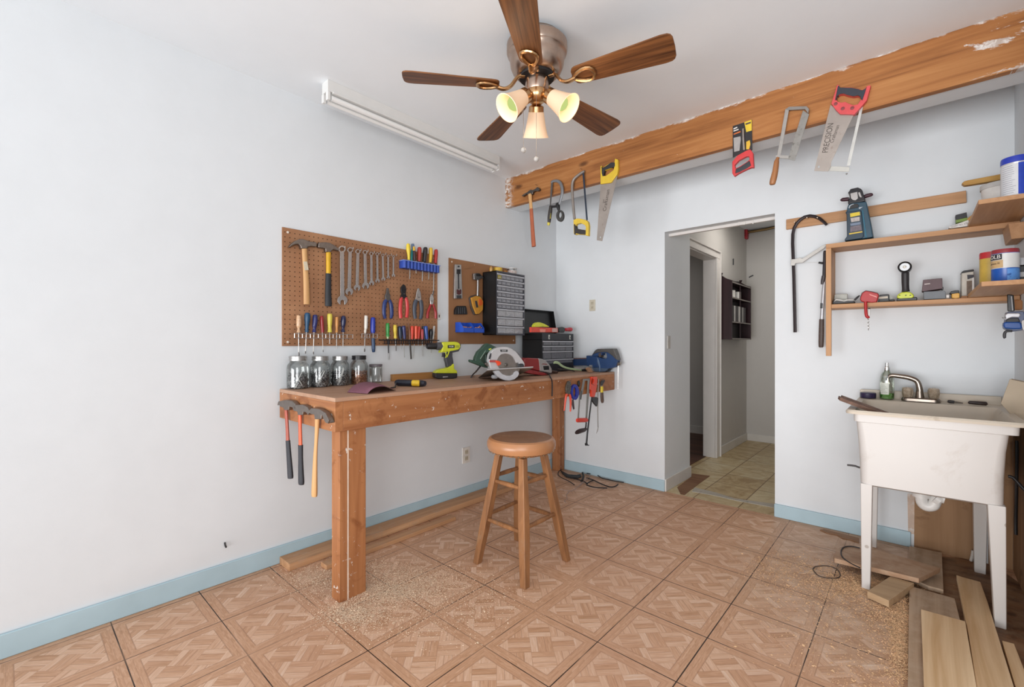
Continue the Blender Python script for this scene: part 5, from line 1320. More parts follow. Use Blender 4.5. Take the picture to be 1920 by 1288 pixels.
SAWB = plain('#a59c95', 0.35, 0.6, wear='#847468', wear_amt=0.56, scale=12)
INK = plain('#4a413c', 0.6)
T = thing('hand_saw', 'hand saw with a yellow and black handle hung at the middle of the beam', 'saw')
slab('blade', BP.off(-0.006), [(1150,480),(1270,470),(1336,385),(1325,450),(1165,1128),(1106,1118)], 0.002, SAWB, T, c5, [[(1140,1076),(1152,1080),(1150,1094),(1138,1092)]], bevel=0)
slab('handle', BP.off(0.004), [(1146,305),(1156,296),(1166,322),(1200,300),(1250,268),(1300,258),(1304,220),(1338,230),(1340,330),(1330,392),(1262,486),(1145,502)], 0.022, plain('#d2b234', 0.4), T, c5, [[(1180,410),(1178,395),(1192,352),(1240,335),(1296,312),(1290,345),(1245,382),(1205,410)]], bevel=0.003)
slab('grip', BP.off(0.007), [(1156,305),(1168,325),(1210,298),(1260,262),(1302,260),(1304,300),(1296,312),(1240,330),(1192,348),(1180,390),(1182,408),(1168,418),(1158,380)], 0.028, plain('#27272a', 0.5), T, c5, bevel=0.004)
p = c5((1212, 680)); text('lettering', 'Craftsman', BP.off(-0.006), p[0], p[1], 0.036, INK, T, rot=math.radians(78), xs=0.95)
p = c5((1180, 690)); text('lettering', 'cut', BP.off(-0.006), p[0], p[1], 0.02, INK, T, rot=math.radians(78))
T = thing('packaged_saw', 'small red-handled saw on a black and yellow card hung on the beam', 'saw')
slab('card', BP.off(-0.012), [(112,718),(182,695),(230,677),(234,868),(180,880),(112,915)], 0.003, plain('#262426', 0.45), T, c6, bevel=0)
slab('yellow_panel', BP.off(-0.0112), [(184,694),(229,678),(230,745),(196,755)], 0.002, plain('#d9bb35', 0.45), T, c6, bevel=0)
slab('orange_stripe', BP.off(-0.0112), [(118,765),(160,748),(160,756),(118,772)], 0.002, plain('#c8682f', 0.45), T, c6, bevel=0)
slab('price_flash', BP.off(-0.0112), [(196,815),(218,805),(222,830),(214,862),(196,862)], 0.002, plain('#d8ae38', 0.45, wear='#c23c32', wear_amt=0.5), T, c6, bevel=0)
slab('blister', BP.off(-0.006), [(116,790),(160,780),(162,800),(154,870),(120,878)], 0.007, plain('#9d9a98', 0.25), T, c6, bevel=0.002)
rod('saw_blade', BP.off(-0.006), [(176,735,7),(178,800,8),(182,868,8)], STEEL, T, c6)
slab('white_print', BP.off(-0.0108), [(117,732),(140,722),(140,729),(117,739)], 0.002, WHITE, T, c6, bevel=0)
slab('white_print', BP.off(-0.0108), [(117,746),(148,735),(148,741),(117,752)], 0.002, WHITE, T, c6, bevel=0)
slab('dark_print', BP.off(-0.0104), [(190,702),(224,690),(224,700),(192,711)], 0.002, INK, T, c6, bevel=0)
slab('handle', BP.off(0.006), [(108,938),(140,900),(190,872),(222,862),(238,885),(243,975),(226,975),(200,985),(150,1010),(120,1030),(108,1010)], 0.022, plain('#c23a3c', 0.4), T, c6, [[(124,958),(150,930),(195,906),(212,905),(216,925),(190,945),(150,970),(128,980)]], bevel=0.003)
slab('grip', BP.off(0.009), [(130,982),(160,968),(216,930),(226,962),(200,980),(150,1005),(126,1012)], 0.028, plain('#2f3036', 0.5), T, c6, bevel=0.004)
T = thing('hacksaw', 'rectangular flat-framed hacksaw with a turned wooden handle hung on the beam', 'saw')
slab('front_arm', BP, [(438,612),(462,612),(408,912),(386,908)], 0.005, plain('#a3a09c', 0.4, 0.5), T, c6)
slab('top_arm', BP.off(0.002), [(440,612),(462,597),(570,594),(586,612),(580,640),(560,612),(462,618)], 0.012, plain('#8d8985', 0.4, 0.5), T, c6)
slab('back_plate', BP.off(-0.004), [(548,620),(586,645),(497,933),(455,922)], 0.003, plain('#8f8d89', 0.4, 0.5, wear='#55524e', wear_amt=0.55, scale=40), T, c6, bevel=0)
slab('lower_arm', BP, [(378,897),(460,900),(460,920),(378,915)], 0.006, plain('#a3a09c', 0.4, 0.5), T, c6)
rod('handle', BP, [(394,912,10),(388,926,12),(384,940,17),(376,1000,20),(364,1050,22),(358,1076,19),(357,1082,14)], wood('saw_handle_brown', '#a8744a', '#7d4f2e', 'Z', 1, 0.4), T, c6, sm=2)
T = thing('hand_saw', 'large hand saw with a red and black handle hung on the beam', 'saw')
slab('blade', BP.off(-0.006), [(252,320),(400,420),(560,420),(400,750),(262,1045),(258,1095),(222,1165),(44,1158)], 0.002, SAWB, T, h8, [[(92,1096),(104,1088),(116,1096),(112,1118),(98,1124),(90,1112)]], bevel=0)
RH = plain('#c94b4e', 0.42)
slab('handle', BP.off(0.006), [(334,66),(356,66),(372,92),(388,102),(440,96),(520,98),(600,114),(655,130),(690,112),(710,84),(740,72),(764,70),(712,260),(640,345),(552,442),(372,436),(320,385),(262,300),(300,185)], 0.024, RH, T, h8, [[(322,250),(338,205),(380,182),(420,180),(470,198),(540,212),(600,202),(630,215),(642,245),(600,310),(540,322),(480,300),(440,280),(390,290),(345,280)]], bevel=0.003)
slab('grip', BP.off(0.009), [(345,80),(356,72),(376,98),(440,98),(520,100),(600,116),(655,132),(692,112),(712,88),(690,160),(655,262),(640,245),(630,212),(600,198),(540,208),(470,193),(420,175),(375,178),(335,205),(320,255),(308,262)], 0.030, plain('#2b2f3a', 0.5), T, h8, bevel=0.004)
for px in ((408, 366), (318, 306), (528, 360)):
    MB().lathe([(0.008, 0), (0.008, 0.002), (0, 0.003)], BP.off(0.006).at(*h8(px)[:2]), BP.n, 10).build('rivet', plain('#7d3a3c', 0.4), T)
p = h8((222, 740)); text('lettering', 'PRECISION', BP.off(-0.006), p[0], p[1], 0.034, INK, T, rot=math.radians(80), xs=0.85)
p = h8((306, 690)); text('lettering', 'Craftsman', BP.off(-0.006), p[0], p[1], 0.022, INK, T, rot=math.radians(72), xs=0.9)
T = thing('saw_frame', 'pale grey L-shaped metal bar hanging behind the red-handled saw', 'saw frame')
slab('long_bar', BP.off(-0.012), [(630,340),(665,342),(500,1092),(458,1092)], 0.003, plain('#bdbdb9', 0.4, 0.3), T, h8, bevel=0)
slab('foot_bar', BP.off(-0.0115), [(222,1098),(485,1106),(495,1130),(488,1168),(216,1158)], 0.003, plain('#b3b2ac', 0.4, 0.3), T, h8, bevel=0.0008)
rod('bolt', BP.off(-0.008), [(445,1200,10),(470,1190,8)], STEELD, T, h8)
# ------------------------------------------------------------------ right-hand wall shelf and cleat
BK = PY(YB)
T = tag(slab('wall_cleat', PY(YB - 0.02), [(1474,412),(1811.5,357.6),(1812.5,379.5),(1474,430.6)], 0.019, PINE, bevel=0.0015), 'long knotty pine batten screwed to the back wall above the shelf', 'batten')
ws = thing('wall_shelf', 'open two-tier pine shelf fixed on the back wall to the right of the doorway', 'shelf')
SYF = 3.195
sx0 = PY(SYF).at(1548.5, 458).x; sz1 = 1.7215; sz0 = 1.6955
lz1, lz0 = 1.368, 1.344
MB().box((sx0, SYF, sz0), (XR - 0.002, YB - 0.001, sz1)).build('top_board', PINE, ws, bevel=0.002)
MB().box((sx0 + 0.026, SYF + 0.002, lz0), (XR - 0.002, YB - 0.001, lz1)).build('lower_board', PINE, ws, bevel=0.002)
MB().box((sx0, SYF - 0.002, 1.067), (sx0 + 0.026, SYF + 0.02, sz0)).box((sx0, SYF + 0.02, lz0), (sx0 + 0.026, YB - 0.001, sz0)).build('upright', PINEZ, ws, bevel=0.002)
MB().box((sx0 + 0.008, SYF + 0.02, 1.10), (sx0 + 0.022, SYF + 0.032, lz0)).build('upright_batten', PINEZ, ws)
T = tag(MB().prism([(2.79, 3.08, sz0 - 0.001), (XR - 0.003, 3.08, sz0 - 0.001), (XR - 0.003, 3.08, sz0 - 0.075), (2.80, 3.08, sz0 - 0.075)], (0, 0.19, 0)).build('shelf_bracket', PINEY, bevel=0.002), 'short pine bracket block under the top shelf at the wall corner', 'bracket')
RX = 2.667
us = tag(MB().box((RX, 2.71, sz1 + 0.0006), (XR - 0.002, 3.30, sz1 + 0.0195)).build('shelf_board', PINEY, bevel=0.0015), 'upper pine board along the right wall carrying the blue-lidded can', 'shelf board')
ls = tag(MB().box((RX, 2.60, lz1 + 0.0006), (XR - 0.002, 3.23, lz1 + 0.0195)).build('shelf_board', PINEY, bevel=0.0015), 'lower pine board along the right wall carrying the blue and yellow cans', 'shelf board')
UZ, LZ = sz1 + 0.0202, lz1 + 0.0202

def cyl_at(u, v, z, hw, vtop):
    """centre, radius and height of an upright round thing standing at height z with its base centre seen at (u, v)"""
    c = PZ(z).at(u, v); d = depth(c); return c, hw * d / F, (v - vtop) * d / F
def can_label(cols, zs, name, z0):
    """bands of colour up the height of a can, cols[i] from zs[i] (metres above z0)"""
    t = NT(name); x, y, z = t.xyz(t.geo()); col = lin(cols[0])
    for c, h in zip(cols[1:], zs[1:]): col = t.mix(t.math('GREATER_THAN', z, z0 + h), col, lin(c))
    t.bsdf(col, 0.3, 0); return t.m
def facing(c):                                    # horizontal direction from c to the room's middle
    d = Vector((1.6, 0.6, 0)) - c; d.z = 0; return d.normalized()
def patch(c, r, a0, a1, z0, z1, name, mat, par, e=0.0006, n=14):
    """a label wrapped on a can: a0..a1 degrees about its axis"""
    m = MB()
    for i in range(n + 1):
        a = math.radians(a0 + (a1 - a0) * i / n)
        for z in (z0, z1): m.v.append(Vector((c.x + (r + e) * math.cos(a), c.y + (r + e) * math.sin(a), c.z + z)))
    for i in range(n): m.f.append((2 * i, 2 * i + 2, 2 * i + 3, 2 * i + 1))
    return m.build(name, mat, par)
def vang(c):                                       # angle at which the photograph's side of the can faces
    d = Vector((2.468, 0, 0)) - c; return math.degrees(math.atan2(d.y, d.x))
# blue-lidded can on the upper board
R = 0.045; c = Vector((2.782, 2.78, UZ))
T = thing('paint_can', 'round can with a bright blue lid and white printed label on the upper right board', 'can')
MB().lathe([(R * .95, 0), (R, 0.003), (R, 0.134), (R * 1.02, 0.136), (R * 1.02, 0.139), (0, 0.139)], c, seg=40).build('body', plain('#c9c7c4', 0.3, 0.3), T)
MB().lathe([(R * .9, 0.139), (R * 1.03, 0.139), (R * 1.03, 0.158), (R * .99, 0.165), (R * .5, 0.168), (0, 0.168)], c, seg=40).build('lid', plain('#2c3fb0', 0.35), T)
va = vang(c)
patch(c, R, va - 95, va + 6, 0.006, 0.134, 'printed_label', plain('#d4d6da', 0.4, var=0.04), T)
patch(c, R, va + 6, va + 110, 0.006, 0.134, 'blue_label', plain('#2b45ae', 0.35), T)
m = MB(); rr = random.Random(3)
for k in range(14):
    z = 0.125 - k * 0.0085
    q = patch(c, R, va - 58, va - 58 + rr.uniform(40, 56), z, z + 0.0016, 'print_line', plain('#8f96a3', 0.6), T, e=0.001, n=8) if k % 1 == 0 else None
# white tub behind it with a stir stick on top
T = thing('plastic_tub', 'white translucent tub with a clip-on rim behind the blue-lidded can', 'tub')
c = Vector((2.762, 3.03, UZ)); R = 0.066
MB().lathe([(R * .82, 0), (R * .86, 0.004), (R * .97, 0.115), (R * .93, 0.115), (R * .84, 0.006), (0, 0.005)], c, seg=40, cap=False).build('tub', plain('#d3d0cc', 0.4), T)
MB().lathe([(R * .95, 0.108), (R * 1.02, 0.108), (R * 1.02, 0.128), (R * .98, 0.130), (0, 0.130)], c, seg=40).build('lid', plain('#b9b7b4', 0.4), T)
tag(slab('stir_stick', PY(3.03), [(1803,344.5),(1808,340),(1815,338.2),(1873,327.2),(1895,322),(1895,333),(1873,338),(1820,346.5),(1808,348)], 0.035, wood('ochre_stick', '#c39a4e', '#9a6f2c', 'X', 1, 0.45), bevel=0.003), 'ochre wooden stir stick resting over the white tub', 'stir stick')
# small boxes at the end of the top shelf
T = thing('small_box', 'white box lettered along its edge, at the end of the top shelf', 'box')
PB2 = PY(3.235)
slab('box', PB2, [(1779,425.8),(1816,412.5),(1818,424),(1783,428.5),(1779,428)], 0.07, plain('#d9d5d0', 0.5), T, bevel=0.001)
p = (1798.5, 422.6); text('lettering', 'QUART NO. XTS', PB2, p[0], p[1], 0.011, plain('#5a4a52', 0.5), T, rot=math.radians(8), xs=0.75)
T = thing('small_box', 'black and green lidded box stacked on the white lettered box', 'box')
slab('green_base', PY(3.24), [(1791.7,413),(1814,407.5),(1814,414),(1793,418)], 0.05, plain('#6f8a2f', 0.45), T, bevel=0.001)
slab('black_lid', PY(3.238), [(1791.5,403.5),(1812.5,398.3),(1813.5,408),(1792.5,413)], 0.053, BLACK, T, bevel=0.002)
slab('tan_side', PY(3.236), [(1813,411),(1822,403.5),(1822,413),(1814,414.5)], 0.04, plain('#b98538', 0.5), T)

# teal machine standing on the top shelf
T = thing('power_tool', 'teal power tool standing on end on the top shelf, black head with dark red grips', 'tool')
TP = PY(3.215)
TEAL = plain('#1f4254', 0.45, var=0.12)
slab('body', TP.off(-0.006), [(300,560),(320,480),(400,440),(560,420),(690,408),(720,560),(790,900),(826,1125),(680,1150),(250,1205),(270,1150),(300,1110),(292,660),(265,625),(300,600)], 0.12, TEAL, T, g8, bevel=0.006, bseg=3)
slab('front_face', TP, [(265,628),(575,578),(596,620),(640,1110),(600,1150),(252,1203),(258,1165),(300,1110),(292,670)], 0.02, plain('#1b3242', 0.45), T, g8, bevel=0.004)
slab('side_rib', TP.off(-0.0045), [(600,590),(625,585),(700,1130),(670,1140)], 0.01, plain('#24657d', 0.4), T, g8, bevel=0.002)
slab('carry_slot', TP.off(0.001), [(340,520),(380,475),(500,450),(540,490),(520,530),(390,555),(355,560)], 0.006, BLACK, T, g8, bevel=0.001)
slab('slot_rim', TP.off(0.0015), [(330,530),(350,490),(400,462),(440,455),(440,468),(400,478),(365,510),(355,550),(340,552)], 0.004, plain('#a9b2ba', 0.35), T, g8, bevel=0.001)
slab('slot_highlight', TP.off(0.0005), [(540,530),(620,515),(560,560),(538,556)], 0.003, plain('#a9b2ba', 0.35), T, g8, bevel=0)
slab('yellow_panel', TP.off(0.0008), [(362,652),(558,616),(565,685),(368,726)], 0.003, plain('#d6bd30', 0.45), T, g8, bevel=0)
slab('white_panel', TP.off(0.0008), [(372,744),(556,718),(556,800),(388,826)], 0.003, plain('#b3aaa6', 0.5, var=0.2, scale=120), T, g8, bevel=0)
slab('grey_panel', TP.off(0.0008), [(368,855),(572,820),(578,870),(374,900)], 0.003, plain('#6f7d92', 0.5), T, g8, bevel=0)
slab('picture_panel', TP.off(0.0008), [(372,915),(585,880),(600,990),(366,1025)], 0.003, plain('#6b6068', 0.5, var=0.3, scale=90), T, g8, bevel=0)
slab('yellow_stripe', TP.off(0.0008), [(344,1050),(610,1008),(612,1030),(346,1076)], 0.003, plain('#d3b33a', 0.45), T, g8, bevel=0)
slab('head', TP.off(-0.004), [(312,240),(345,200),(370,155),(520,124),(580,150),(610,185),(630,260),(660,330),(672,400),(560,425),(440,440),(325,470),(320,400),(350,340),(362,240)], 0.10, plain('#1d1b1f', 0.35), T, g8, bevel=0.006)
slab('chrome_plate', TP.off(0.002), [(368,245),(512,212),(525,345),(470,388),(420,380),(378,345)], 0.008, plain('#b9b6b4', 0.3, 0.4), T, g8, bevel=0.002)
slab('chrome_side', TP.off(0.001), [(522,230),(560,215),(600,320),(575,330),(540,300)], 0.008, plain('#b9b6b4', 0.3, 0.4), T, g8, bevel=0.002)
GRIP = plain('#3c1d28', 0.5)
rod('side_grip', TP.off(-0.03), [(340,360,36),(300,366,40),(230,372,38),(195,372,34),(180,366,22)], GRIP, T, g8, sm=2)
rod('side_grip', TP.off(-0.03), [(640,320,36),(690,300,42),(760,280,40),(800,272,34),(824,264,20)], GRIP, T, g8, sm=2)

# things on the lower shelf
LS = lambda y: PY(y)
T = thing('tool_case', 'open black case with a white lid lining at the near end of the lower shelf', 'case')
slab('lid', PY(3.30), [(112,485),(125,478),(296,470),(300,560),(180,590),(105,560)], 0.02, plain('#b4b3aa', 0.5, wear='#6f6f66', wear_amt=0.6), T, g7, bevel=0.003)
slab('tray', PY(3.24), [(80,605),(95,560),(130,550),(250,565),(300,545),(400,575),(402,600),(90,620)], 0.06, BLACK, T, g7, bevel=0.004)
slab('white_contents', PY(3.236), [(95,590),(130,545),(200,550),(245,565),(290,550),(390,552),(398,570),(300,570),(250,582),(140,566)], 0.03, plain('#c9c7c2', 0.6), T, g7, bevel=0.003)
tag(rod('marker', PY(3.25), [(400,560,14),(440,525,16),(474,494,8)], BLACK, cr=g7), 'black marker pen leaning between the open case and red clamp', 'pen')
T = thing('clamp', 'bright red clamp tool on the lower shelf with its arm hanging over the edge', 'clamp')
CR = plain('#a8161a', 0.45)
slab('body', PY(3.185), [(482,560),(485,520),(510,460),(560,425),(640,440),(730,460),(752,485),(745,520),(720,590),(650,598),(590,590),(540,592),(500,580)], 0.03, CR, T, g7, bevel=0.005, bseg=3)
slab('dark_edge', PY(3.187), [(478,560),(482,515),(505,455),(562,420),(640,432),(735,455),(752,480),(735,478),(640,450),(565,436),(520,465),(498,520),(492,565)], 0.034, plain('#3a1519', 0.4), T, g7, bevel=0.002)
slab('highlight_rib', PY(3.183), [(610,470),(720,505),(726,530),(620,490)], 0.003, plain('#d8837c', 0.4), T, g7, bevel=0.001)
rod('arm', PY(3.175), [(560,585,24),(563,650,24),(566,740,25),(575,790,24),(595,808,22),(618,800,14)], CR, T, g7, sm=2)
rod('slide', PY(3.176), [(612,682,14),(613,780,13)], WHITE, T, g7); rod('slide_cap', PY(3.176), [(612,676,16),(612,692,16)], BLACK, T, g7)
m = MB(); pl = PY(3.176)
for k in range(7):
    p = pl.at(*g7((596 + 6 * (k % 2) + k, 836 + k * 24))[:2]); m.tube([p + Vector((0.003 * math.cos(a) * (1 if k % 2 else 0.3), 0.003 * math.cos(a) * (0.3 if k % 2 else 1), 0.006 * math.sin(a))) for a in [2 * math.pi * i / 10 for i in range(10)]], 0.0012, 6, closed=True)
m.build('chain', STEEL, T)
T = thing('flat_box', 'flat black and cream box on the lower shelf beside the red clamp', 'box')
slab('box', PY(3.25), [(740,595),(758,485),(885,474),(900,480),(900,560),(970,545),(980,575),(880,580)], 0.07, BLACK, T, g7, bevel=0.003)
slab('cream_panel', PY(3.2485), [(752,515),(880,505),(882,535),(750,545)], 0.003, plain('#c4b8a6', 0.5), T, g7, bevel=0)
slab('grey_side', PY(3.2485), [(902,490),(935,500),(960,540),(905,545)], 0.003, plain('#8f9189', 0.5), T, g7, bevel=0)
T = thing('battery_flashlight', 'black swivel-head lamp on a lime green battery base on the lower shelf', 'flashlight')
FP = PY(3.255)
slab('battery', FP.off(0.03), [(1005,575),(1010,540),(1050,530),(1235,520),(1300,515),(1306,550),(1290,568)], 0.075, BLACK, T, g7, bevel=0.004)
slab('lime_base', FP.off(0.031), [(1010,500),(1040,470),(1080,448),(1150,440),(1210,448),(1245,475),(1262,505),(1235,535),(1060,545),(1015,535)], 0.07, plain('#c2cb2e', 0.4), T, g7, bevel=0.006)
for q in (1050, 1140, 1205): slab('lug', FP.off(0.033), [(q - 12, 488), (q + 12, 484), (q + 12, 496), (q - 12, 500)], 0.004, DGREY, T, g7)
rod('handle', FP, [(1138,440,62),(1136,400,54),(1132,300,56),(1132,200,58),(1132,165,56)], plain('#2d2a2c', 0.5), T, g7, sm=2)
hp = FP.off(0.01).at(*g7((1128, 98))[:2]); ax = (EYE - hp); ax.z *= 0.2; ax = (ax.normalized() + Vector((-0.05, 0, 0.10))).normalized(); kq = depth(hp) / F / 7.68 * 0.84
MB().lathe([(60 * kq, -0.05), (80 * kq, -0.03), (90 * kq, 0.0), (92 * kq, 0.03), (80 * kq, 0.034), (72 * kq, 0.026), (0, 0.022)], hp, ax, 28).build('lamp_head', plain('#1e1d1f', 0.4), T)
MB().lathe([(66 * kq, 0.027), (60 * kq, 0.026), (50 * kq, 0.024), (0, 0.0235)], hp, ax, 24).build('reflector', metal('#cfcfcf', 0.2), T)
MB().ball(hp + ax * 0.027, 0.008, 10).build('lamp_bulb', plain('#e8e4d8', 0.2), T)
T = tag(slab('carton', PY(3.22), [(1396,440),(1700,425),(1712,450),(1712,540),(1400,552)], 0.10, plain('#72777c', 0.6, var=0.08, scale=15), cr=g7, bevel=0.002), 'grey cardboard box on the lower shelf under the brown carton', 'box')
T = thing('carton', 'dark maroon carton tilted on top of the grey box', 'box')
slab('box', PY(3.23), [(1388,270),(1665,245),(1670,395),(1560,412),(1386,438),(1370,430)], 0.08, plain('#5b464a', 0.55), T, g7, bevel=0.002)
slab('print', PY(3.2295), [(1408,328),(1490,318),(1490,330),(1408,340)], 0.002, plain('#c7bcb8', 0.5), T, g7, bevel=0)
slab('flap', PY(3.231), [(1660,370),(1682,372),(1682,408),(1655,410)], 0.05, BLACK, T, g7)
T = thing('tape_measure', 'small yellow and black tape measure at the right end of the lower shelf', 'tape measure')
slab('body', PY(3.22), [(1800,468),(1900,455),(1915,470),(1915,530),(1850,540),(1800,530)], 0.04, plain('#cf9a2a', 0.4), T, g7, bevel=0.003)
slab('black_top', PY(3.219), [(1765,468),(1790,435),(1840,422),(1905,418),(1912,460),(1800,475)], 0.042, BLACK, T, g7, bevel=0.003)
tag(rod('white_cap', PY(3.22), [(1722,510,28),(1762,508,30)], WHITE, cr=g7), 'little white cap on the lower shelf between the grey box and tape measure', 'cap')
tag(slab('wood_block', PY(3.21), [(1828,578),(1832,570),(1856,566),(1862,576),(1850,583),(1830,585)] if False else [(1799.5,562),(1803,555.5),(1814,555),(1816,562.5)], 0.05, wood('red_block', '#9a6a3e', '#6d4425', 'X', 1, 0.6), bevel=0.002), 'small brown wooden block behind the tape measure on the lower shelf', 'wood block')

# right lower board: cans and a jug
T = thing('plastic_jug', 'white jug with a black slanted lid at the back of the lower right board', 'jug')
JP = PY(3.262)
slab('body', JP, [(135,410),(270,390),(275,690),(132,690)], 0.09, plain('#c3bdb2', 0.5), T, h1, bevel=0.004)
slab('lid', JP.off(0.003), [(132,400),(160,385),(270,370),(272,390),(200,402),(140,415)], 0.094, BLACK, T, h1, bevel=0.003)
slab('label_top', JP.off(0.0012), [(195,432),(268,430),(266,460),(200,482)], 0.002, plain('#2d2a33', 0.5), T, h1, bevel=0)
slab('label_body', JP.off(0.0012), [(190,500),(250,495),(250,650),(190,655)], 0.002, plain('#6b5644', 0.5, var=0.3, scale=70), T, h1, bevel=0)
slab('label_side', JP.off(0.0012), [(250,470),(272,455),(274,600),(250,605)], 0.002, plain('#d9d6d2', 0.5), T, h1, bevel=0)
rest(T, lz1 + 0.0004)
def side_can(name, label, x, y, R, H, bodym, lidm, lid_h=0.03):
    T = thing(name, label, 'can'); c = Vector((x, y, LZ + 0.0004))
    MB().lathe([(R * .96, 0), (R, 0.003), (R, H - lid_h), (R * .99, H - lid_h), (0, H - lid_h)], c, seg=40).build('body', bodym, T)
    MB().lathe([(R * .98, H - lid_h), (R * 1.015, H - lid_h), (R * 1.015, H - 0.006), (R * .97, H), (0, H)], c, seg=40).build('lid', lidm, T)
    return T, c, vang(c)
YC = plain('#c2a348', 0.45)
T, c, va = side_can('canister', 'tall yellow canister with a red lid behind the blue can', 2.722, 2.93, 0.036, 0.158, YC, plain('#b52a30', 0.4), 0.028)
patch(c, 0.036, va + 2, va + 62, 0.006, 0.105, 'white_label', plain('#d5cfc8', 0.5, var=0.08, scale=60), T)
patch(c, 0.036, va + 4, va + 60, 0.085, 0.102, 'maroon_header', plain('#4c1f28', 0.5), T, e=0.0012)
R = 0.041
T, c, va = side_can('paint_can', 'blue and white labelled can with a dark red rim on the lower right board', 2.752, 2.80, R, 0.146, plain('#2358ae', 0.3), plain('#8f2f36', 0.35), 0.017)
patch(c, R, va - 100, va + 100, 0.066, 0.127, 'white_band', plain('#d8d8d6', 0.4, var=0.04), T)
patch(c, R, va - 95, va - 8, 0.068, 0.100, 'tan_panel', plain('#c2a274', 0.45), T, e=0.0010)
patch(c, R, va - 95, va - 12, 0.102, 0.126, 'black_panel', plain('#26242a', 0.45), T, e=0.0012)
patch(c, R, va + 8, va + 95, 0.008, 0.062, 'pale_blue_panel', plain('#5c92d6', 0.35, wear='#1f4a8f', wear_amt=0.52, scale=25), T, e=0.0010)
def wrap_text(s, c, R, a_mid, z, size, mat, par, e=0.0015):
    """letters bent round a can"""
    cu = bpy.data.curves.new('lettering', 'FONT'); cu.body = s; cu.size = size; cu.align_x = 'CENTER'; cu.align_y = 'CENTER'; cu.extrude = 0.0002
    ob = bpy.data.objects.new('lettering', cu); COL.objects.link(ob); bpy.context.view_layer.update()
    me = bpy.data.meshes.new_from_object(ob.evaluated_get(bpy.context.evaluated_depsgraph_get()))
    bpy.data.objects.remove(ob); bpy.data.curves.remove(cu)
    for q in me.vertices:
        a = math.radians(a_mid) + q.co.x / R; r = R + e + q.co.z
        q.co = Vector((c.x + r * math.cos(a), c.y + r * math.sin(a), c.z + z + q.co.y))
    me.materials.clear(); me.materials.append(mat)
    o = bpy.data.objects.new('lettering', me); COL.objects.link(o); o.parent = par
    return o
wrap_text('OLB', c, R, va - 46, 0.114, 0.022, plain('#e3e1dc', 0.5), T)
wrap_text('grease III', c, R, va - 46, 0.087, 0.010, plain('#4a3826', 0.5), T)
T = thing('tape_roll', 'grey rolls and black boxes at the frame edge behind the blue can', 'tape roll')
c = Vector((2.805, 2.86, LZ + 0.0004))
MB().lathe([(0.02, 0), (0.036, 0), (0.036, 0.03), (0.02, 0.03)], c, seg=28).build('roll', plain('#2a2a2c', 0.5), T)
MB().lathe([(0.02, 0.03), (0.036, 0.03), (0.036, 0.05), (0.02, 0.05)], c, seg=28).build('pale_roll', plain('#b9b6b4', 0.5), T)
MB().lathe([(0.015, 0.05), (0.03, 0.05), (0.028, 0.075), (0.015, 0.08)], c, seg=28).build('dark_roll', plain('#3a393b', 0.5), T)
MB().lathe([(0.018, 0.082), (0.034, 0.08), (0.034, 0.11), (0.018, 0.11)], c, seg=28).build('top_roll', plain('#b0aeae', 0.4), T)

# blue tool hanging under the lower right board
T = thing('hand_sander', 'blue and silver hand tool hanging by a black strap under the lower right board', 'tool')
BPn = PY(2.95)
slab('strap', BPn.off(-0.006), [(634,655),(708,662),(722,842),(680,845),(640,845)], 0.012, BLACKG, T, h1, bevel=0.004)
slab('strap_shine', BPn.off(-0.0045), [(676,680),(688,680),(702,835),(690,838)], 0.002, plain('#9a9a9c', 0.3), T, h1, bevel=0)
slab('back_shell', BPn.off(-0.005), [(630,852),(700,845),(820,840),(840,900),(820,960),(820,1050),(690,1068),(640,1050),(600,1030),(620,940)], 0.06, plain('#5a6480', 0.45), T, h1, bevel=0.005)
slab('silver_grip', BPn.off(0.003), [(612,880),(640,862),(770,862),(788,880),(770,912),(690,910),(650,925),(618,942)], 0.03, plain('#c4c4c8', 0.35, 0.3), T, h1, bevel=0.005)
slab('dark_gap', BPn.off(0.001), [(622,942),(660,918),(760,915),(780,960),(620,975)], 0.02, BLACK, T, h1, bevel=0.003)
slab('blue_roll', BPn.off(0.006), [(594,975),(610,958),(780,958),(800,985),(806,1038),(700,1040),(606,1032),(592,1005)], 0.04, plain('#214f96', 0.4), T, h1, bevel=0.007, bseg=3)
slab('white_edge', BPn.off(0.002), [(795,950),(822,935),(822,1050),(808,1045),(796,1010)], 0.02, WHITE, T, h1, bevel=0.002)
rod('lever', BPn, [(690,1062,12),(650,1060,14),(618,1068,16),(606,1095,20),(606,1130,18),(612,1140,12)], DGREY, T, h1, sm=2)
p = h1((600, 915)); text('lettering', 'N', BPn.off(0.004), p[0], p[1], 0.014, INK, T, rot=math.radians(30))
tag(slab('wood_block', PY(3.06), [(718,716),(790,716),(804,735),(806,826),(722,828)], 0.05, wood('orange_block', '#b0763c', '#8d5526', 'Z', 1, 0.5), cr=h1, bevel=0.003), 'small orange-brown wooden block fixed under the lower right board', 'wood block')

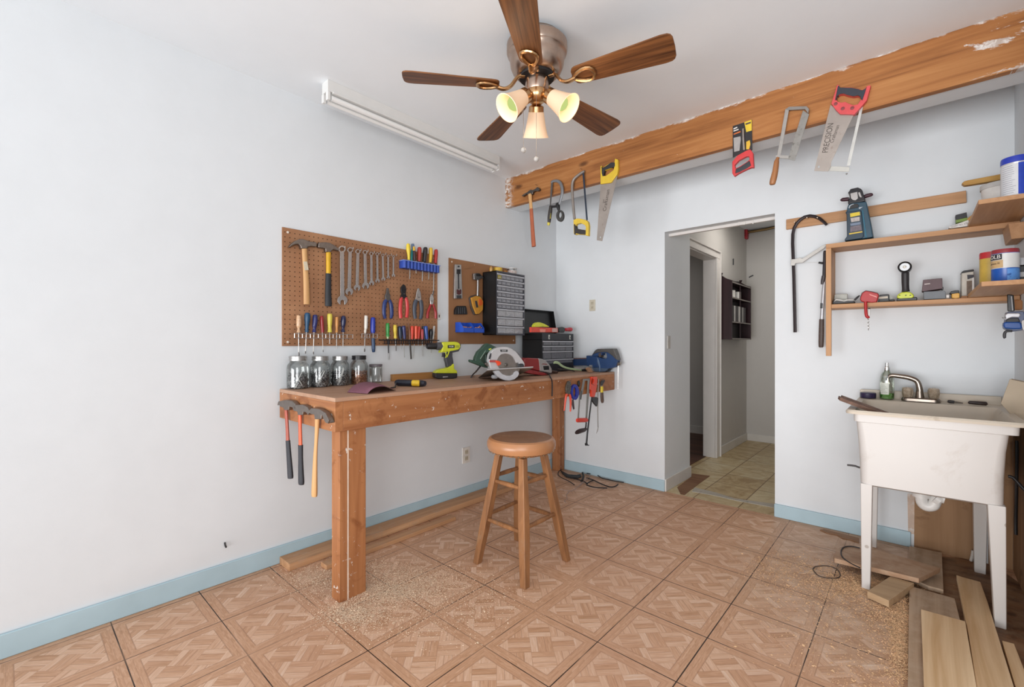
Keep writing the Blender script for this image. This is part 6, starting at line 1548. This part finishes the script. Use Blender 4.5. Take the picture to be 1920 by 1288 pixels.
# bent bow-saw frame and long tool on the wall beside the shelf
T = thing('bow_saw_frame', 'long dark hooked steel frame hanging on the pine batten beside the doorway', 'saw frame')
FQ = PY(YB - 0.034)
rod('tube', FQ, [(388,182,11),(365,158,12),(330,130,13),(290,113,13),(250,108,13),(210,116,13),(175,138,14),(145,168,14),(125,205,14),(114,255,14),(112,330,14),(116,430,14),(122,600,14),(127,800,14),(130,930,14),(132,1046,14)], plain('#2f2628', 0.35, 0.4, wear='#6d6a70', wear_amt=0.62, scale=30), T, h7, seg=8)
slab('bracket', FQ.off(0.01), [(98,458),(135,455),(170,444),(190,452),(350,348),(378,335),(382,350),(360,372),(215,466),(190,485),(150,487),(132,492),(128,508),(98,508)], 0.006, plain('#a8a5a0', 0.4, 0.5, wear='#6d6862', wear_amt=0.58, scale=40), T, h7, bevel=0.001)
wire(FQ, [(135,490),(240,484),(340,482)], 0.0008, cr=h7).build('wire', STEEL, T)
for px in ((235, 132), (318, 132), (136, 168)):
    p = PY(YB - 0.02).at(*h7(px)[:2]); MB().tube([p, p + Vector((0, -0.035, 0))], 0.003, 8).build('nail', metal('#cdbda8', 0.4), T)
T = thing('hand_tool', 'long worn tool, black above and silver to brown below, beside the shelf upright', 'tool')
FR = PY(YB - 0.05)
rod('upper_grip', FR, [(370,388,8),(371,400,13),(368,520,14),(366,600,15)], plain('#2b2428', 0.45), T, h7, flat=0.6)
rod('upper_taper', FR, [(364,590,18),(356,630,17),(350,660,12)], plain('#3d3436', 0.45), T, h7, flat=0.6)
rod('blade', FR, [(366,640,10),(360,720,14),(352,830,15),(346,950,15)], plain('#a5a3a6', 0.35, 0.5, wear='#5a5456', wear_amt=0.6), T, h7, flat=0.4)
rod('lower_grip', FR, [(346,940,20),(344,1040,22),(342,1120,22),(341,1160,20),(341,1168,14)], plain('#4a3a33', 0.5, wear='#8d7866', wear_amt=0.57, scale=40), T, h7, flat=0.6)
rod('peg', FR.off(0.004), [(322,484,8),(355,490,9)], BLACK, T, h7)
slab('band', FR.off(0.01), [(335,810),(354,810),(352,852),(333,852)], 0.012, BLACK, T, h7)

# ------------------------------------------------------------------ laundry sink
sk = thing('utility_sink', 'cream plastic laundry sink on four tapered legs against the back wall', 'sink')
SPL = plain('#cfc9be', 0.42, var=0.03, scale=6, wear='#c0b4a6', wear_amt=0.64)
SIN = plain('#cdc2b2', 0.45, var=0.04, scale=6, wear='#ad9f8c', wear_amt=0.62)
SX0, SX1, SY0, SY1 = 2.225, 2.800, 2.625, 3.355
RZ = 0.830
m = MB()
def ring(z, x0, x1, y0, y1, r=0.03, n=5):
    pts = []
    for cx, cy, a0 in ((x1 - r, y0 + r, -90), (x1 - r, y1 - r, 0), (x0 + r, y1 - r, 90), (x0 + r, y0 + r, 180)):
        for i in range(n + 1):
            a = math.radians(a0 + 90 * i / n); pts.append(Vector((cx + r * math.cos(a), cy + r * math.sin(a), z)))
    return pts
def loft(m, rings, cap0=False, cap1=False):
    b = len(m.v); n = len(rings[0])
    for g in rings: m.v += g
    for i in range(len(rings) - 1):
        for k in range(n):
            l = (k + 1) % n; m.f.append((b + i * n + k, b + i * n + l, b + (i + 1) * n + l, b + (i + 1) * n + k))
    if cap0: m.f.append(tuple(b + k for k in range(n))[::-1])
    if cap1: m.f.append(tuple(b + (len(rings) - 1) * n + k for k in range(n)))
    return m
# outer: lip, apron, tub walls curving in to the bottom; inner basin
loft(m, [ring(RZ - 0.018, SX0 + 0.03, SX1 - 0.02, SY0 + 0.015, SY1), ring(RZ - 0.018, SX0, SX1, SY0, SY1), ring(RZ - 0.008, SX0 - 0.002, SX1 + 0.002, SY0 - 0.002, SY1), ring(RZ, SX0 + 0.004, SX1 - 0.004, SY0 + 0.004, SY1),
         ring(RZ - 0.004, SX0 + 0.03, SX1 - 0.03, SY0 + 0.03, SY1 - 0.14), ring(RZ - 0.03, SX0 + 0.045, SX1 - 0.045, SY0 + 0.045, SY1 - 0.155), ring(0.53, SX0 + 0.075, SX1 - 0.075, SY0 + 0.07, SY1 - 0.18), ring(0.505, SX0 + 0.11, SX1 - 0.11, SY0 + 0.1, SY1 - 0.21)], cap1=True)
m.build('basin', SIN, sk)
m = MB()
loft(m, [ring(RZ - 0.012, SX0 + 0.028, SX1 - 0.022, SY0 + 0.013, SY1 - 0.01, 0.02), ring(0.777, SX0 + 0.030, SX1 - 0.024, SY0 + 0.014, SY1 - 0.01, 0.02), ring(0.775, SX0 + 0.038, SX1 - 0.050, SY0 + 0.02, SY1 - 0.02, 0.025),
         ring(0.70, SX0 + 0.044, SX1 - 0.058, SY0 + 0.022, SY1 - 0.03, 0.03), ring(0.60, SX0 + 0.049, SX1 - 0.062, SY0 + 0.024, SY1 - 0.05, 0.035), ring(0.488, SX0 + 0.053, SX1 - 0.064, SY0 + 0.026, SY1 - 0.08, 0.03), ring(0.480, SX0 + 0.07, SX1 - 0.08, SY0 + 0.04, SY1 - 0.1, 0.03)], cap1=True)
def tub_mat():
    t = NT('sink_tub_plastic'); p = t.geo(); n = t.noise(p, 7.0, 5, 0.7, 0.4); x, y, z = t.xyz(p)
    col = t.mix(t.math('MULTIPLY', t.step(n, 0.60, 0.74), 0.35), lin('#cdc9c5'), lin('#b0a398'))
    v = t.n('ShaderNodeTexVoronoi'); t.put(v.inputs['Vector'], p); v.inputs['Scale'].default_value = 8.0
    col = t.mix(t.math('MULTIPLY', t.math('LESS_THAN', v.outputs['Distance'], 0.07), t.math('MULTIPLY', t.step(t.noise(p, 3.0, 2), 0.5, 0.55), 0.6)), col, lin('#8f8074'))
    t.bsdf(col, 0.4, 0); return t.m
TUBM = tub_mat()
m.build('tub', TUBM, sk, smooth=50)
# back ledge
MB().box((SX0 + 0.004, SY1 - 0.022, RZ - 0.01), (SX1 - 0.004, SY1, 0.872)).build('backsplash', SIN, sk, bevel=0.005)
def sink_leg(x0, x1, y0, y1, bx0, bx1, by0, by1):
    m = MB(); m.add([(bx0, by0, 0), (bx1, by0, 0), (bx1, by1, 0), (bx0, by1, 0), (x0, y0, 0.49), (x1, y0, 0.49), (x1, y1, 0.49), (x0, y1, 0.49)], [(0,3,2,1),(4,5,6,7),(0,1,5,4),(1,2,6,5),(2,3,7,6),(3,0,4,7)])
    m.build('leg', TUBM, sk, bevel=0.004)
sink_leg(2.279, 2.323, 2.648, 2.70, 2.283, 2.315, 2.652, 2.695)
sink_leg(2.688, 2.740, 2.646, 2.70, 2.708, 2.741, 2.646, 2.69)
sink_leg(2.276, 2.318, 3.22, 3.265, 2.29, 2.31, 3.225, 3.25)
sink_leg(2.684, 2.738, 3.20, 3.26, 2.690, 2.730, 3.21, 3.25)
# drain trap
m = MB(); TPL = PY(3.0)
m.tube(smoothpath([TPL.at(*d3((1085, 85))[:2]), TPL.at(*d3((1092, 140))[:2]), TPL.at(*d3((1120, 165))[:2]), TPL.at(*d3((1160, 160))[:2]), TPL.at(*d3((1180, 120))[:2]), TPL.at(*d3((1205, 112))[:2]) , TPL.at(*d3((1232, 118))[:2])]), 0.024, 14)
PVC = plain('#dcdbd8', 0.35)
m.build('drain_trap', PVC, sk)
MB().lathe([(0.02, -0.012), (0.031, -0.01), (0.031, 0.012), (0.02, 0.014)], TPL.at(*d3((1186, 118))[:2]), (0.6, 0, -0.4), 20).build('trap_nut', PVC, sk)
MB().lathe([(0.03, 0), (0.034, 0), (0.034, 0.05), (0.03, 0.05)], TPL.at(*d3((1086, 105))[:2]) - Vector((0, 0, 0.0)), (0, 0, 1), 20).build('tail_piece', PVC, sk)
# faucet
DKZ = RZ + 0.0005
fa = thing('faucet', 'brushed nickel two-handle faucet with a long spout on the sink deck', 'faucet')
NK = metal('#93887e', 0.3)
FY = 3.27; FPl = PY(FY)
x0, x1 = FPl.at(*h2((1045, 600))[:2]).x, FPl.at(*h2((1698, 640))[:2]).x
loft(MB(), [ring(DKZ, x0, x1, FY - 0.028, FY + 0.028, 0.026, 6), ring(DKZ + 0.012, x0 + 0.001, x1 - 0.001, FY - 0.027, FY + 0.027, 0.026, 6), ring(DKZ + 0.018, x0 + 0.006, x1 - 0.006, FY - 0.021, FY + 0.021, 0.02, 6)], True, True).build('base_plate', NK, fa)
rod('spout_post', FPl, [(1352,592,78),(1350,540,70),(1348,480,62),(1344,420,52),(1338,380,48)], NK, fa, h2, sm=2, seg=16)
rod('spout', FPl.off(0.004), [(1352,470,58),(1340,400,56),(1318,330,50),(1270,285,45),(1150,245,42),(1000,222,38),(900,212,36),(852,228,36),(832,265,34),(838,320,38),(842,338,40)], NK, fa, h2, sm=3, seg=16)
rod('aerator', FPl.off(0.004), [(842,322,42),(845,350,44)], metal('#cfcac4', 0.3), fa, h2)
def acrylic():
    t = NT('faceted_acrylic'); n = t.noise(t.coords(), 90, 3, 0.6)
    t.bsdf(t.mix(t.step(n, 0.4, 0.6), lin('#9c8b76'), lin('#b9ab98')), 0.12, 0.3); return t.m
AC = acrylic()
for (u, v0, v1, hw) in ((1152, 405, 578, 100), (1578, 420, 592, 106)):
    a, b = FPl.at(*h2((u, v1))[:2]), FPl.at(*h2((u, v0))[:2]); Hk = b.z - a.z; k = depth(a) / F / 8.727 * wide(h2((u, v0))[0])
    kb = MB().lathe([(hw * .75 * k, 0), (hw * 0.86 * k, Hk * .1), (hw * k, Hk * .5), (hw * .98 * k, Hk * .8), (hw * .85 * k, Hk * .97), (hw * .6 * k, Hk), (0, Hk)], a, seg=10).build('handle', AC, fa, smooth=15)
    MB().lathe([(0.006, Hk), (0.006, Hk + 0.001), (0, Hk + 0.0015)], a, seg=12).build('handle_cap', NK, kb)
rest(fa, DKZ)
# soap bottle
def liquid(): 
    t = NT('green_soap'); t.bsdf(lin('#6cc04a'), 0.15, 0); return t.m
T = thing('soap_bottle', 'clear bottle with green liquid soap left in it, behind the spout', 'bottle')
c, R, H = PY(3.285).at(*h2((812, 612))[:2]), 0, 0; k = depth(c) / F / 8.727; c.z = DKZ
R = 122 * k * wide(h2((812, 612))[0])
MB().lathe([(R * .92, 0), (R, 0.006), (R, 290 * k), (R * .95, 345 * k), (R * .8, 400 * k), (R * .45, 450 * k), (R * .38, 470 * k)], c, seg=28, cap=False).build('bottle', clear_mat('soap_bottle_plastic', '#eaf0e6', 0.78), T)
MB().lathe([(0, 0.002), (R * .93, 0.002), (R * .96, 0.008), (R * .96, 95 * k), (0, 96 * k)], c, seg=28, cap=False).build('soap', liquid(), T)
MB().lathe([(R * .40, 455 * k), (R * .42, 470 * k), (R * .42, 520 * k), (R * .30, 530 * k), (R * .28, 585 * k), (0, 590 * k)], c, seg=20).build('pump_cap', clear_mat('clear_cap', '#f2f0ee', 0.6), T)
va = vang(c); patch(c, R, va - 55, va + 15, 75 * k, 265 * k, 'label', plain('#d9dcd2', 0.5, var=0.06, scale=90), T)
for q in range(6): patch(c, R, va - 48, va + 4 - (q % 3) * 9, (105 + q * 24) * k, (110 + q * 24) * k, 'print_line', plain('#8d9a8a', 0.6), T, e=0.001, n=6)
T = tag(MB().lathe([(0.0, 0), (0.036, 0), (0.037, 0.004), (0.037, 0.026), (0.034, 0.029), (0, 0.03)], Vector((PY(3.28).at(*h2((502, 590))[:2]).x, 3.28, DKZ)), seg=28).build('jar_lid', plain('#2d2244', 0.4)), 'dark purple lid on the sink deck left of the soap bottle', 'lid')
T = thing('pocket_knife', 'small dark tool on the sink deck just right of the faucet', 'knife')
KP = PY(3.25)
rod('handle', KP, [(930,404,10),(950,408,14),(985,412,12)], BLACK, T, d2); rod('blade', KP, [(985,412,9),(1055,420,5)], plain('#6d655c', 0.4, 0.6), T, d2)
rest(T, DKZ)
T = tag(rod('knife_handle', KP, [(1096,415,8),(1105,418,14),(1180,424,16),(1240,428,16),(1252,426,10)], plain('#2f211e', 0.4), cr=d2), 'dark knife handle on the sink deck nearest the leaning block', 'knife handle')
rest(T, DKZ)
# brown slats standing in the basin and the big pale block
WS = wood('weathered_slats', '#8a6a58', '#4c332a', 'X', 1.0, 0.6)
def prism3(pts, d): return MB().prism(pts, d)
a = Vector((2.20, 2.69, RZ + 0.045)); dr = Vector((0.18, 0.06, -0.075))
for k, lb in enumerate(('brown weathered wood slat resting over the left sink rim, nearer the room', 'brown weathered wood slat resting over the left sink rim, nearer the wall')):
    o_ = a + Vector((0.006 * k, 0.047 * k, 0.004)); pr = Vector((-0.012, 0.042, 0.004))
    T = tag(MB().prism([o_, o_ + pr, o_ + pr + dr, o_ + dr], Vector((-0.004, 0, -0.016))).build('wooden_lath', WS, bevel=0.002), lb, 'wood slat', 'weathered slats in the sink')
T = tag(MB().prism([PY(2.98).at(1876, 757), PY(2.98).at(1893, 711), PY(2.98).at(1935, 720), PY(2.98).at(1935, 800), PY(2.98).at(1901, 785)], (0.012, 0.045, 0.0)).build('stone_block', plain('#b5a48d', 0.6, var=0.06, scale=8), bevel=0.003), 'big beige block leaning in the right end of the sink', 'block')
# under the sink
T = tag(slab('plywood_sheet', PY(YB - 0.006), d3([(1045,80),(1410,80),(1420,500),(1300,490),(1042,420)]), 0.006, wood('old_plywood', '#a58260', '#83603f', 'Z', 0.2, 0.65, stain='#6b4a30', stain_amt=0.6), bevel=0), 'bare brown plywood patch on the wall under the sink', 'plywood')
o = slab('wall_patch', PY(YB - 0.003), d3([(1000,85),(1045,85),(1045,340),(1005,330)]), 0.003, plain('#c9b3a2', 0.7, wear='#d8d4d0', wear_amt=0.5), bevel=0); o['kind'] = 'structure'
T = tag(rod('pipe_stub', PY(YB - 0.03), [(1410,440,12),(1404,475,12),(1396,505,12)], plain('#c9c2ba', 0.5), cr=d3), 'short white pipe stub at the foot of the plywood', 'pipe')
# exposed lower right wall with black cables
o = struct(MB().box((XR - 0.006, 2.3, 0.0), (XR, YB - 0.01, 0.80)), 'wall_right_panel', wood('exposed_panel', '#a57f58', '#79573a', 'Z', 0.3, 0.65, stain='#5d4028', stain_amt=0.6))
struct(MB().box((2.752, YB - 0.004, 0.0), (XR - 0.006, YB, 0.80)), 'wall_back_panel', wood('exposed_panel_back', '#a57f58', '#79573a', 'Z', 0.3, 0.65, stain='#5d4028', stain_amt=0.6))
m = MB()
pts = [PX(XR - 0.012).at(*e4(q)[:2]) for q in ((588,590),(590,700),(588,850),(586,1000),(582,1180),(583,1300))]
tag(m.tube(smoothpath(pts), 0.006, 8).build('cable', BLACK), 'black cable running down the bare panel beside the sink', 'cable')
tag(rod('hose', PY(2.80), [(525,860,12),(560,868,14),(600,910,15),(645,958,15),(690,1000,14)], BLACK, cr=e4, sm=2), 'black hose end sticking out beside the right side of the sink', 'hose')
tag(rod('lever', PY(3.1), [(122,912,7),(150,914,8),(190,920,8),(215,930,8),(260,940,8)], plain('#4d4a4a', 0.4, 0.4), cr=d2), 'short dark metal lever poking out left of the sink tub', 'lever')

# ------------------------------------------------------------------ in the hall
y0 = PX(HX).at(1349.3, 600).y; xf = PY(y0).at(1372.6, 600).x; y1 = PX(xf).at(1408.3, 600).y
z1, z0 = PY(y0).at(1372.6, 526).z, PY(y0).at(1372.6, 636.5).z
rk = thing('wall_rack', 'dark wooden wall rack with a scalloped top in the hall', 'rack')
DW = wood('dark_mahogany', '#34161b', '#1d0c10', 'Z', 0.8, 0.4)
zc = PX(HX).at(1349.3, 512.6).z
for yy in (y0, y1 - 0.014): MB().prism([(HX, yy, z0), (xf, yy, z0), (xf, yy, z1), (xf - 0.05, yy, z1 + 0.02), (xf - 0.10, yy, z1 + 0.055), (HX + 0.03, yy, zc), (HX, yy, zc)], (0, 0.014, 0)).build('side_panel', DW, rk, bevel=0.002)
crest = [(HX, y0 + (y1 - y0) * i / 24, z1 + 0.03 + 0.035 * abs(math.cos(math.pi * i / 24)) ** 1.5 + 0.022 * math.exp(-((i - 12) / 4) ** 2)) for i in range(25)]
MB().prism([(HX, y0, z0)] + crest + [(HX, y1, z0)], (0.008, 0, 0)).build('back_panel', plain('#1a0d10', 0.5), rk)
GS = plain('#8d8782', 0.5)
H_ = z1 - z0
for fz in (0.0, 0.285, 0.70, 0.965): MB().box((HX + 0.008, y0 + 0.014, z0 + fz * H_), (xf - 0.002, y1 - 0.014, z0 + fz * H_ + 0.014)).build('shelf', DW, rk); MB().box((xf - 0.004, y0 + 0.014, z0 + fz * H_), (xf, y1 - 0.014, z0 + fz * H_ + 0.012)).build('shelf_edge', GS, rk)
MB().box((xf - 0.02, (y0 + y1) / 2 - 0.02, z0), (xf - 0.012, (y0 + y1) / 2 - 0.01, z1)).build('divider', DW, rk)
for k, (fy, w_) in enumerate(((0.14, 0.05), (0.42, 0.05))):
    c = Vector((xf - 0.05, y0 + fy * (y1 - y0) + 0.06, z0 + 0.70 * H_ + 0.0145))
    T = thing('mug', ('white mug at the near end of the upper rack shelf', 'white mug with its handle turned out on the upper rack shelf')[k], 'mug', 'white mugs on the dark rack')
    MB().lathe([(0.03, 0), (0.036, 0.004), (0.036, 0.078), (0.032, 0.078), (0.032, 0.01), (0, 0.008)], c, seg=20, cap=False).build('cup', WHITE, T)
    MB().tube([c + Vector((0.0, 0.034 + 0.024 * math.sin(a), 0.04 + 0.024 * math.cos(a))) for a in [math.pi * i / 8 for i in range(9)]], 0.005, 8).build('handle', WHITE, T)
for k, (f0, f1, cc) in enumerate(((0.06, 0.14, '#2b2628'), (0.15, 0.21, '#c9c7c4'), (0.22, 0.36, '#3a3638'), (0.37, 0.47, '#d0cecb'), (0.48, 0.56, '#332f31'), (0.57, 0.61, '#bdbab6'), (0.62, 0.74, '#2f2a2d'))):
    yy0 = y0 + 0.016 + f0 * (y1 - y0); yy1 = y0 + 0.014 + f1 * (y1 - y0)
    nm = {0: 'black book first at the near end of the rack row', 1: 'thin white book second in the rack row', 2: 'thick dark book between two white ones on the rack', 3: 'thick white book in the middle of the rack row', 4: 'dark book just after the thick white one on the rack', 5: 'thinnest pale book on the rack', 6: 'dark book at the far end of the rack row'}[k]
    tag(MB().box((HX + 0.03, yy0, z0 + 0.285 * H_ + 0.0148), (xf - 0.012, yy1, z0 + (0.285 + 0.30) * H_)).build('book', plain(cc, 0.5), bevel=0.002), nm, 'book', 'books on the dark hall rack')
# alarm, pipes, hooks
HE_ = PY(5.82)
T = thing('fire_alarm', 'red box high in the hall corner', 'alarm')
slab('housing', PY(5.74), [(256,140),(310,140),(316,190),(312,240),(300,246),(265,246),(256,230),(254,180)], 0.07, plain('#b03038', 0.4, wear='#d88a88', wear_amt=0.62, scale=40), T, h3, bevel=0.006)
slab('grille', PY(5.735), [(268,155),(300,155),(300,225),(268,225)], 0.006, plain('#8f1f28', 0.4), T, h3, bevel=0.001)
tag(wire(PY(5.79), [(315,185),(420,168),(520,150),(640,120),(760,95)], 0.016, cr=h3, seg=8).build('pipe', metal('#8a7350', 0.4)), 'brass pipe along the hall wall from the red box', 'pipe')
tag(wire(PY(5.80), [(300,142),(380,150),(400,138),(470,130),(540,128),(640,126)], 0.008, cr=h3).build('cable', plain('#4a3230', 0.5)), 'thin dark cable above the brass pipe in the hall', 'cable')
HK = PY(YB + 0.074)
for k, (pts, lb) in enumerate((([(240,86),(232,92),(232,112),(236,118)], 'white hook under the doorway head, nearest the red box'), ([(282,84),(292,88),(290,104),(280,108)], 'white hook under the doorway head, middle one'), ([(362,72),(374,78),(370,96),(368,104)], 'white hook under the doorway head, nearest the right jamb'))):
    tag(wire(HK, pts, 0.004, cr=h3).build('hook', WHITE), lb, 'hook', 'white hooks under the doorway head')
tag(wire(PX(HX + 0.006), [(180,440),(180,500)], 0.006, cr=h3).build('wall_hook', DGREY), 'dark metal hook on the hall wall above the rack', 'hook')
tag(wire(PY(5.81), [(332,620),(350,610),(372,600)], 0.006, cr=h3).build('wall_hook', DGREY), 'dark slanted hook on the far hall wall', 'hook')
T = tag(MB().box((DX0, 3.425, 1.10), (DX0 + 0.006, 3.475, 1.20)).build('light_switch', plain('#bdbab5', 0.4), bevel=0.001), 'white light switch on the doorway return', 'light switch')
# ------------------------------------------------------------------ lumber on the floor under the bench
LUM = wood('stud_lumber', '#d0a47c', '#a97b55', 'Y', 0.6, 0.6, knots=0.8, stain='#b9977a', stain_amt=0.55)
y_e = 2.62
tag(MB().box((0.017, 0.94, 0.0005), (0.138, y_e, 0.038)).build('plank', LUM, bevel=0.003), 'long wide stud lying on the floor against the left baseboard', 'plank', 'studs under the bench')
tag(MB().box((0.202, 1.07, 0.0005), (0.262, 1.93, 0.024)).build('plank', LUM, bevel=0.003), 'shorter narrow batten lying beside the long stud', 'plank', 'studs under the bench')
# ------------------------------------------------------------------ boards by the sink
def board(pts, z, th, mat, label, cr=d3, name='board', group='loose boards by the sink'):
    return tag(slab(name, PZ(z), cr(pts), th, mat, None, bevel=0.0015), label, 'board', group)
GREYB = wood('weathered_grey_board', '#c6ab90', '#93795f', 'Y', 0.5, 0.7, stain='#6f5a48', stain_amt=0.62, dust='#bda68f')
PALE = wood('pale_pine_board', '#ecd0aa', '#c39b6d', 'Y', 0.6, 0.6, knots=0.85)
TANX = wood('tan_board_cross', '#bd9878', '#96745a', 'X', 0.4, 0.6, dust='#c2a68c')
board([(1012,412),(1215,452),(1225,685),(1130,660),(1005,600)], 0.02, 0.0194, GREYB, 'dark grey square-cut board lying under the tan plank beneath the sink')
board([(540,470),(560,430),(600,412),(800,432),(1205,548),(1072,614),(545,488)], 0.062, 0.022, TANX, 'tan plank with one rounded end lying across the others under the sink')
board([(750,692),(893,600),(1042,642),(885,752)], 0.038, 0.030, wood('short_grey_board', '#c9ac88', '#9d7f60', 'X', 0.5, 0.65), 'short greenish-tan offcut by the front left sink leg')
board([(1012,658),(1295,738),(1335,900),(1350,1330),(1000,1330),(1003,1245)], 0.019, 0.018, GREYB, 'long weathered grey board running out of the picture, under the pale one')
board([(1085,805),(1360,880),(1440,1340),(1105,1340)], 0.040, 0.019, PALE, 'pale pine board with cathedral grain lying on the grey board')
board([(1305,592),(1340,604),(1455,635),(1500,760),(1680,1340),(1440,1340),(1380,960)], 0.030, 0.026, PALE, 'long knotty pine board nearest the front right sink leg')
board([(1590,1000),(1665,1020),(1790,1340),(1690,1340)], 0.030, 0.026, PALE, 'narrow pale strip of wood at the right edge of the floor boards')
board([(455,310),(480,305),(700,362),(700,392),(640,370),(600,365),(560,342),(500,330)], 0.006, 0.005, wood('splinter', '#a57b58', '#7b5638', 'X', 1, 0.6), 'thin broken wood strip along the baseboard by the sink', name='wood_splinter')
tag(wire(PZ(0.066), [(705,425),(650,414),(605,420),(588,445),(596,480),(640,515),(705,548)], 0.003, cr=d3).build('cord_loop', plain('#2d2a2c', 0.6)), 'dark cord loop round the rounded end of the tan plank', 'cord')
tag(wire(PZ(0.004), [(412,560),(430,540),(500,536),(560,556),(582,590),(570,608),(520,612),(450,598),(412,560)], 0.0022, cr=d3).build('cord_ring', plain('#3a302c', 0.6)), 'thin dark cord ring lying on the floor beside the sink leg', 'cord')
# ------------------------------------------------------------------ straps and cords in the corner
T = thing('cable_tangle', 'tangle of black straps and cords on the floor in the far corner', 'cables')
FZ = PZ(0.012)
KB = plain('#1e1b1c', 0.6)
slab('strap', FZ, [(325,398),(345,405),(420,445),(520,452),(568,442),(575,470),(540,488),(460,482),(390,470),(345,430)], 0.006, KB, T, k4)
m = MB()
for pts, r in (([(340,385),(305,415),(300,455),(345,490),(420,525),(492,572)], .004), ([(590,428),(602,470),(590,510),(570,525)], .008), ([(640,435),(700,442),(765,455),(820,490),(950,522),(1085,545)], .004),
               ([(640,490),(720,515),(790,550),(850,575),(920,598),(980,592),(1015,568)], .005), ([(635,560),(690,530),(720,520)], .005), ([(640,575),(700,595),(780,606),(885,612)], .005), ([(400,478),(500,500),(600,530),(650,560)], .005)):
    wire(FZ, pts, r, m, k4)
m.build('cords', KB, T)
m = MB()
for pts, r in (([(590,540),(530,600),(460,645),(400,640),(320,625)], .0025), ([(440,645),(400,690),(405,740),(372,765),(390,782)], .0025), ([(640,450),(680,470),(620,520),(560,580)], .003)): wire(FZ, pts, r, m, k4)
m.build('thin_wires', plain('#a18a80', 0.5), T)
# ------------------------------------------------------------------ sawdust
def sawdust(label, blobs, n, seed, cols, sz=1.0):
    rr = random.Random(seed); T = None
    m = MB()
    for (u, v, su, sv, w_) in blobs:
        for _ in range(int(n * w_)):
            p = PZ(0.001).at(u + rr.gauss(0, su), v + rr.gauss(0, sv))
            if p.x < 0.02 or p.x > 2.83 or p.y > 3.36: continue
            a = rr.random() * 6.28; s = sz * rr.uniform(0.0016, 0.0050) * (1.8 if rr.random() < 0.08 else 1); z = 0.0008 + abs(rr.gauss(0, 0.0022)) * w_
            ux = Vector((math.cos(a), math.sin(a), rr.uniform(-.3, .3))) * s; uy = Vector((-math.sin(a), math.cos(a), rr.uniform(-.4, .4))) * s * rr.uniform(0.3, 0.7)
            p.z = z + 0.0006; h = Vector((0, 0, 0.0006))
            b = len(m.v); m.v += [p - ux, p + uy, p + ux, p - uy, p + h]
            m.f += [(b, b + 1, b + 4), (b + 1, b + 2, b + 4), (b + 2, b + 3, b + 4), (b + 3, b, b + 4)]
    o = m.build('sawdust', cols, smooth=0, kind='stuff')
    return tag(o, label, 'sawdust')
SD = plain('#e6cdb0', 0.85, var=0.15, scale=40); SD2 = plain('#e3bb90', 0.85, var=0.2, scale=40)
sawdust('pale sawdust scattered round the foot of the near bench leg', [(725,1110,45,14,1.0),(660,1150,35,14,0.6),(790,1090,50,16,0.5),(590,1085,40,18,0.5),(860,1110,70,30,0.35),(700,1070,60,12,0.5),(760,1160,90,26,0.3)], 7000, 5, SD, 0.66)
sawdust('orange-tan sawdust and chips strewn beside the sink legs', [(1660,1130,32,30,0.6),(1690,1190,14,40,0.9),(1600,1090,50,18,0.5),(1550,1100,60,22,0.4),(1470,1065,45,18,0.35),(1640,1100,40,10,0.6),(1560,1180,80,40,0.2),(1705,1250,20,30,0.15),(1640,1270,50,20,0.1)], 5200, 6, SD2, 0.85)

tag(wire(PX(0.008), [(421.5,1017.5),(422,1022),(424,1027)], 0.004, sm=2).build('nail', DGREY), 'small bent nail sticking out of the left wall above the baseboard', 'nail')
# ------------------------------------------------------------------ light
finish()
w = bpy.data.worlds.new('daylight'); scene.world = w; w.use_nodes = True
bg = w.node_tree.nodes['Background']
bg.inputs[0].default_value = (0.92, 0.95, 0.985, 1); bg.inputs[1].default_value = 0.66
def area(name, loc, aim, sx, sy, watts, col):
    L = bpy.data.lights.new(name, 'AREA'); L.shape = 'RECTANGLE'; L.size = sx; L.size_y = sy; L.energy = watts; L.color = col
    o = bpy.data.objects.new(name, L); COL.objects.link(o); o.location = loc
    o.rotation_euler = (Vector(aim) - Vector(loc)).to_track_quat('-Z', 'Y').to_euler()
    return o
area('room_fill', (1.4, -6.0, 0.3), (1.75, 3.4, 2.4), 4.8, 2.6, 455, (0.965, 0.97, 0.98))     # broad fill added behind the camera; no window stands there
area('side_fill', (3.3, -0.9, 1.2), (0.6, 3.4, 1.3), 1.6, 1.6, 58, (0.965, 0.97, 0.98))   # unseen fill added to brighten the deep left wall, not a window
area('side_room_fill', (-0.2, 4.6, 2.4), (-0.2, 4.6, 0), 0.4, 0.4, 4, (1.0, 0.95, 0.9))  # unseen fill added to lift the dark side room; no fixture there
area('hall_fill', (1.45, 4.7, 2.40), (1.40, 4.7, 0), 0.5, 0.5, 5.5, (1.0, 0.95, 0.88))  # unseen fill added to brighten the hall beyond the doorway
vs = scene.view_settings
vs.view_transform = 'Standard'; vs.look = 'None'; vs.gamma = 1.0; vs.exposure = 0.0; vs.use_curve_mapping = False
scene.display_settings.display_device = 'sRGB'
scene.cycles.max_bounces = 8; scene.cycles.diffuse_bounces = 5; scene.cycles.transparent_max_bounces = 12
scene.cycles.caustics_reflective = False; scene.cycles.caustics_refractive = False
scene.cycles.use_denoising = True
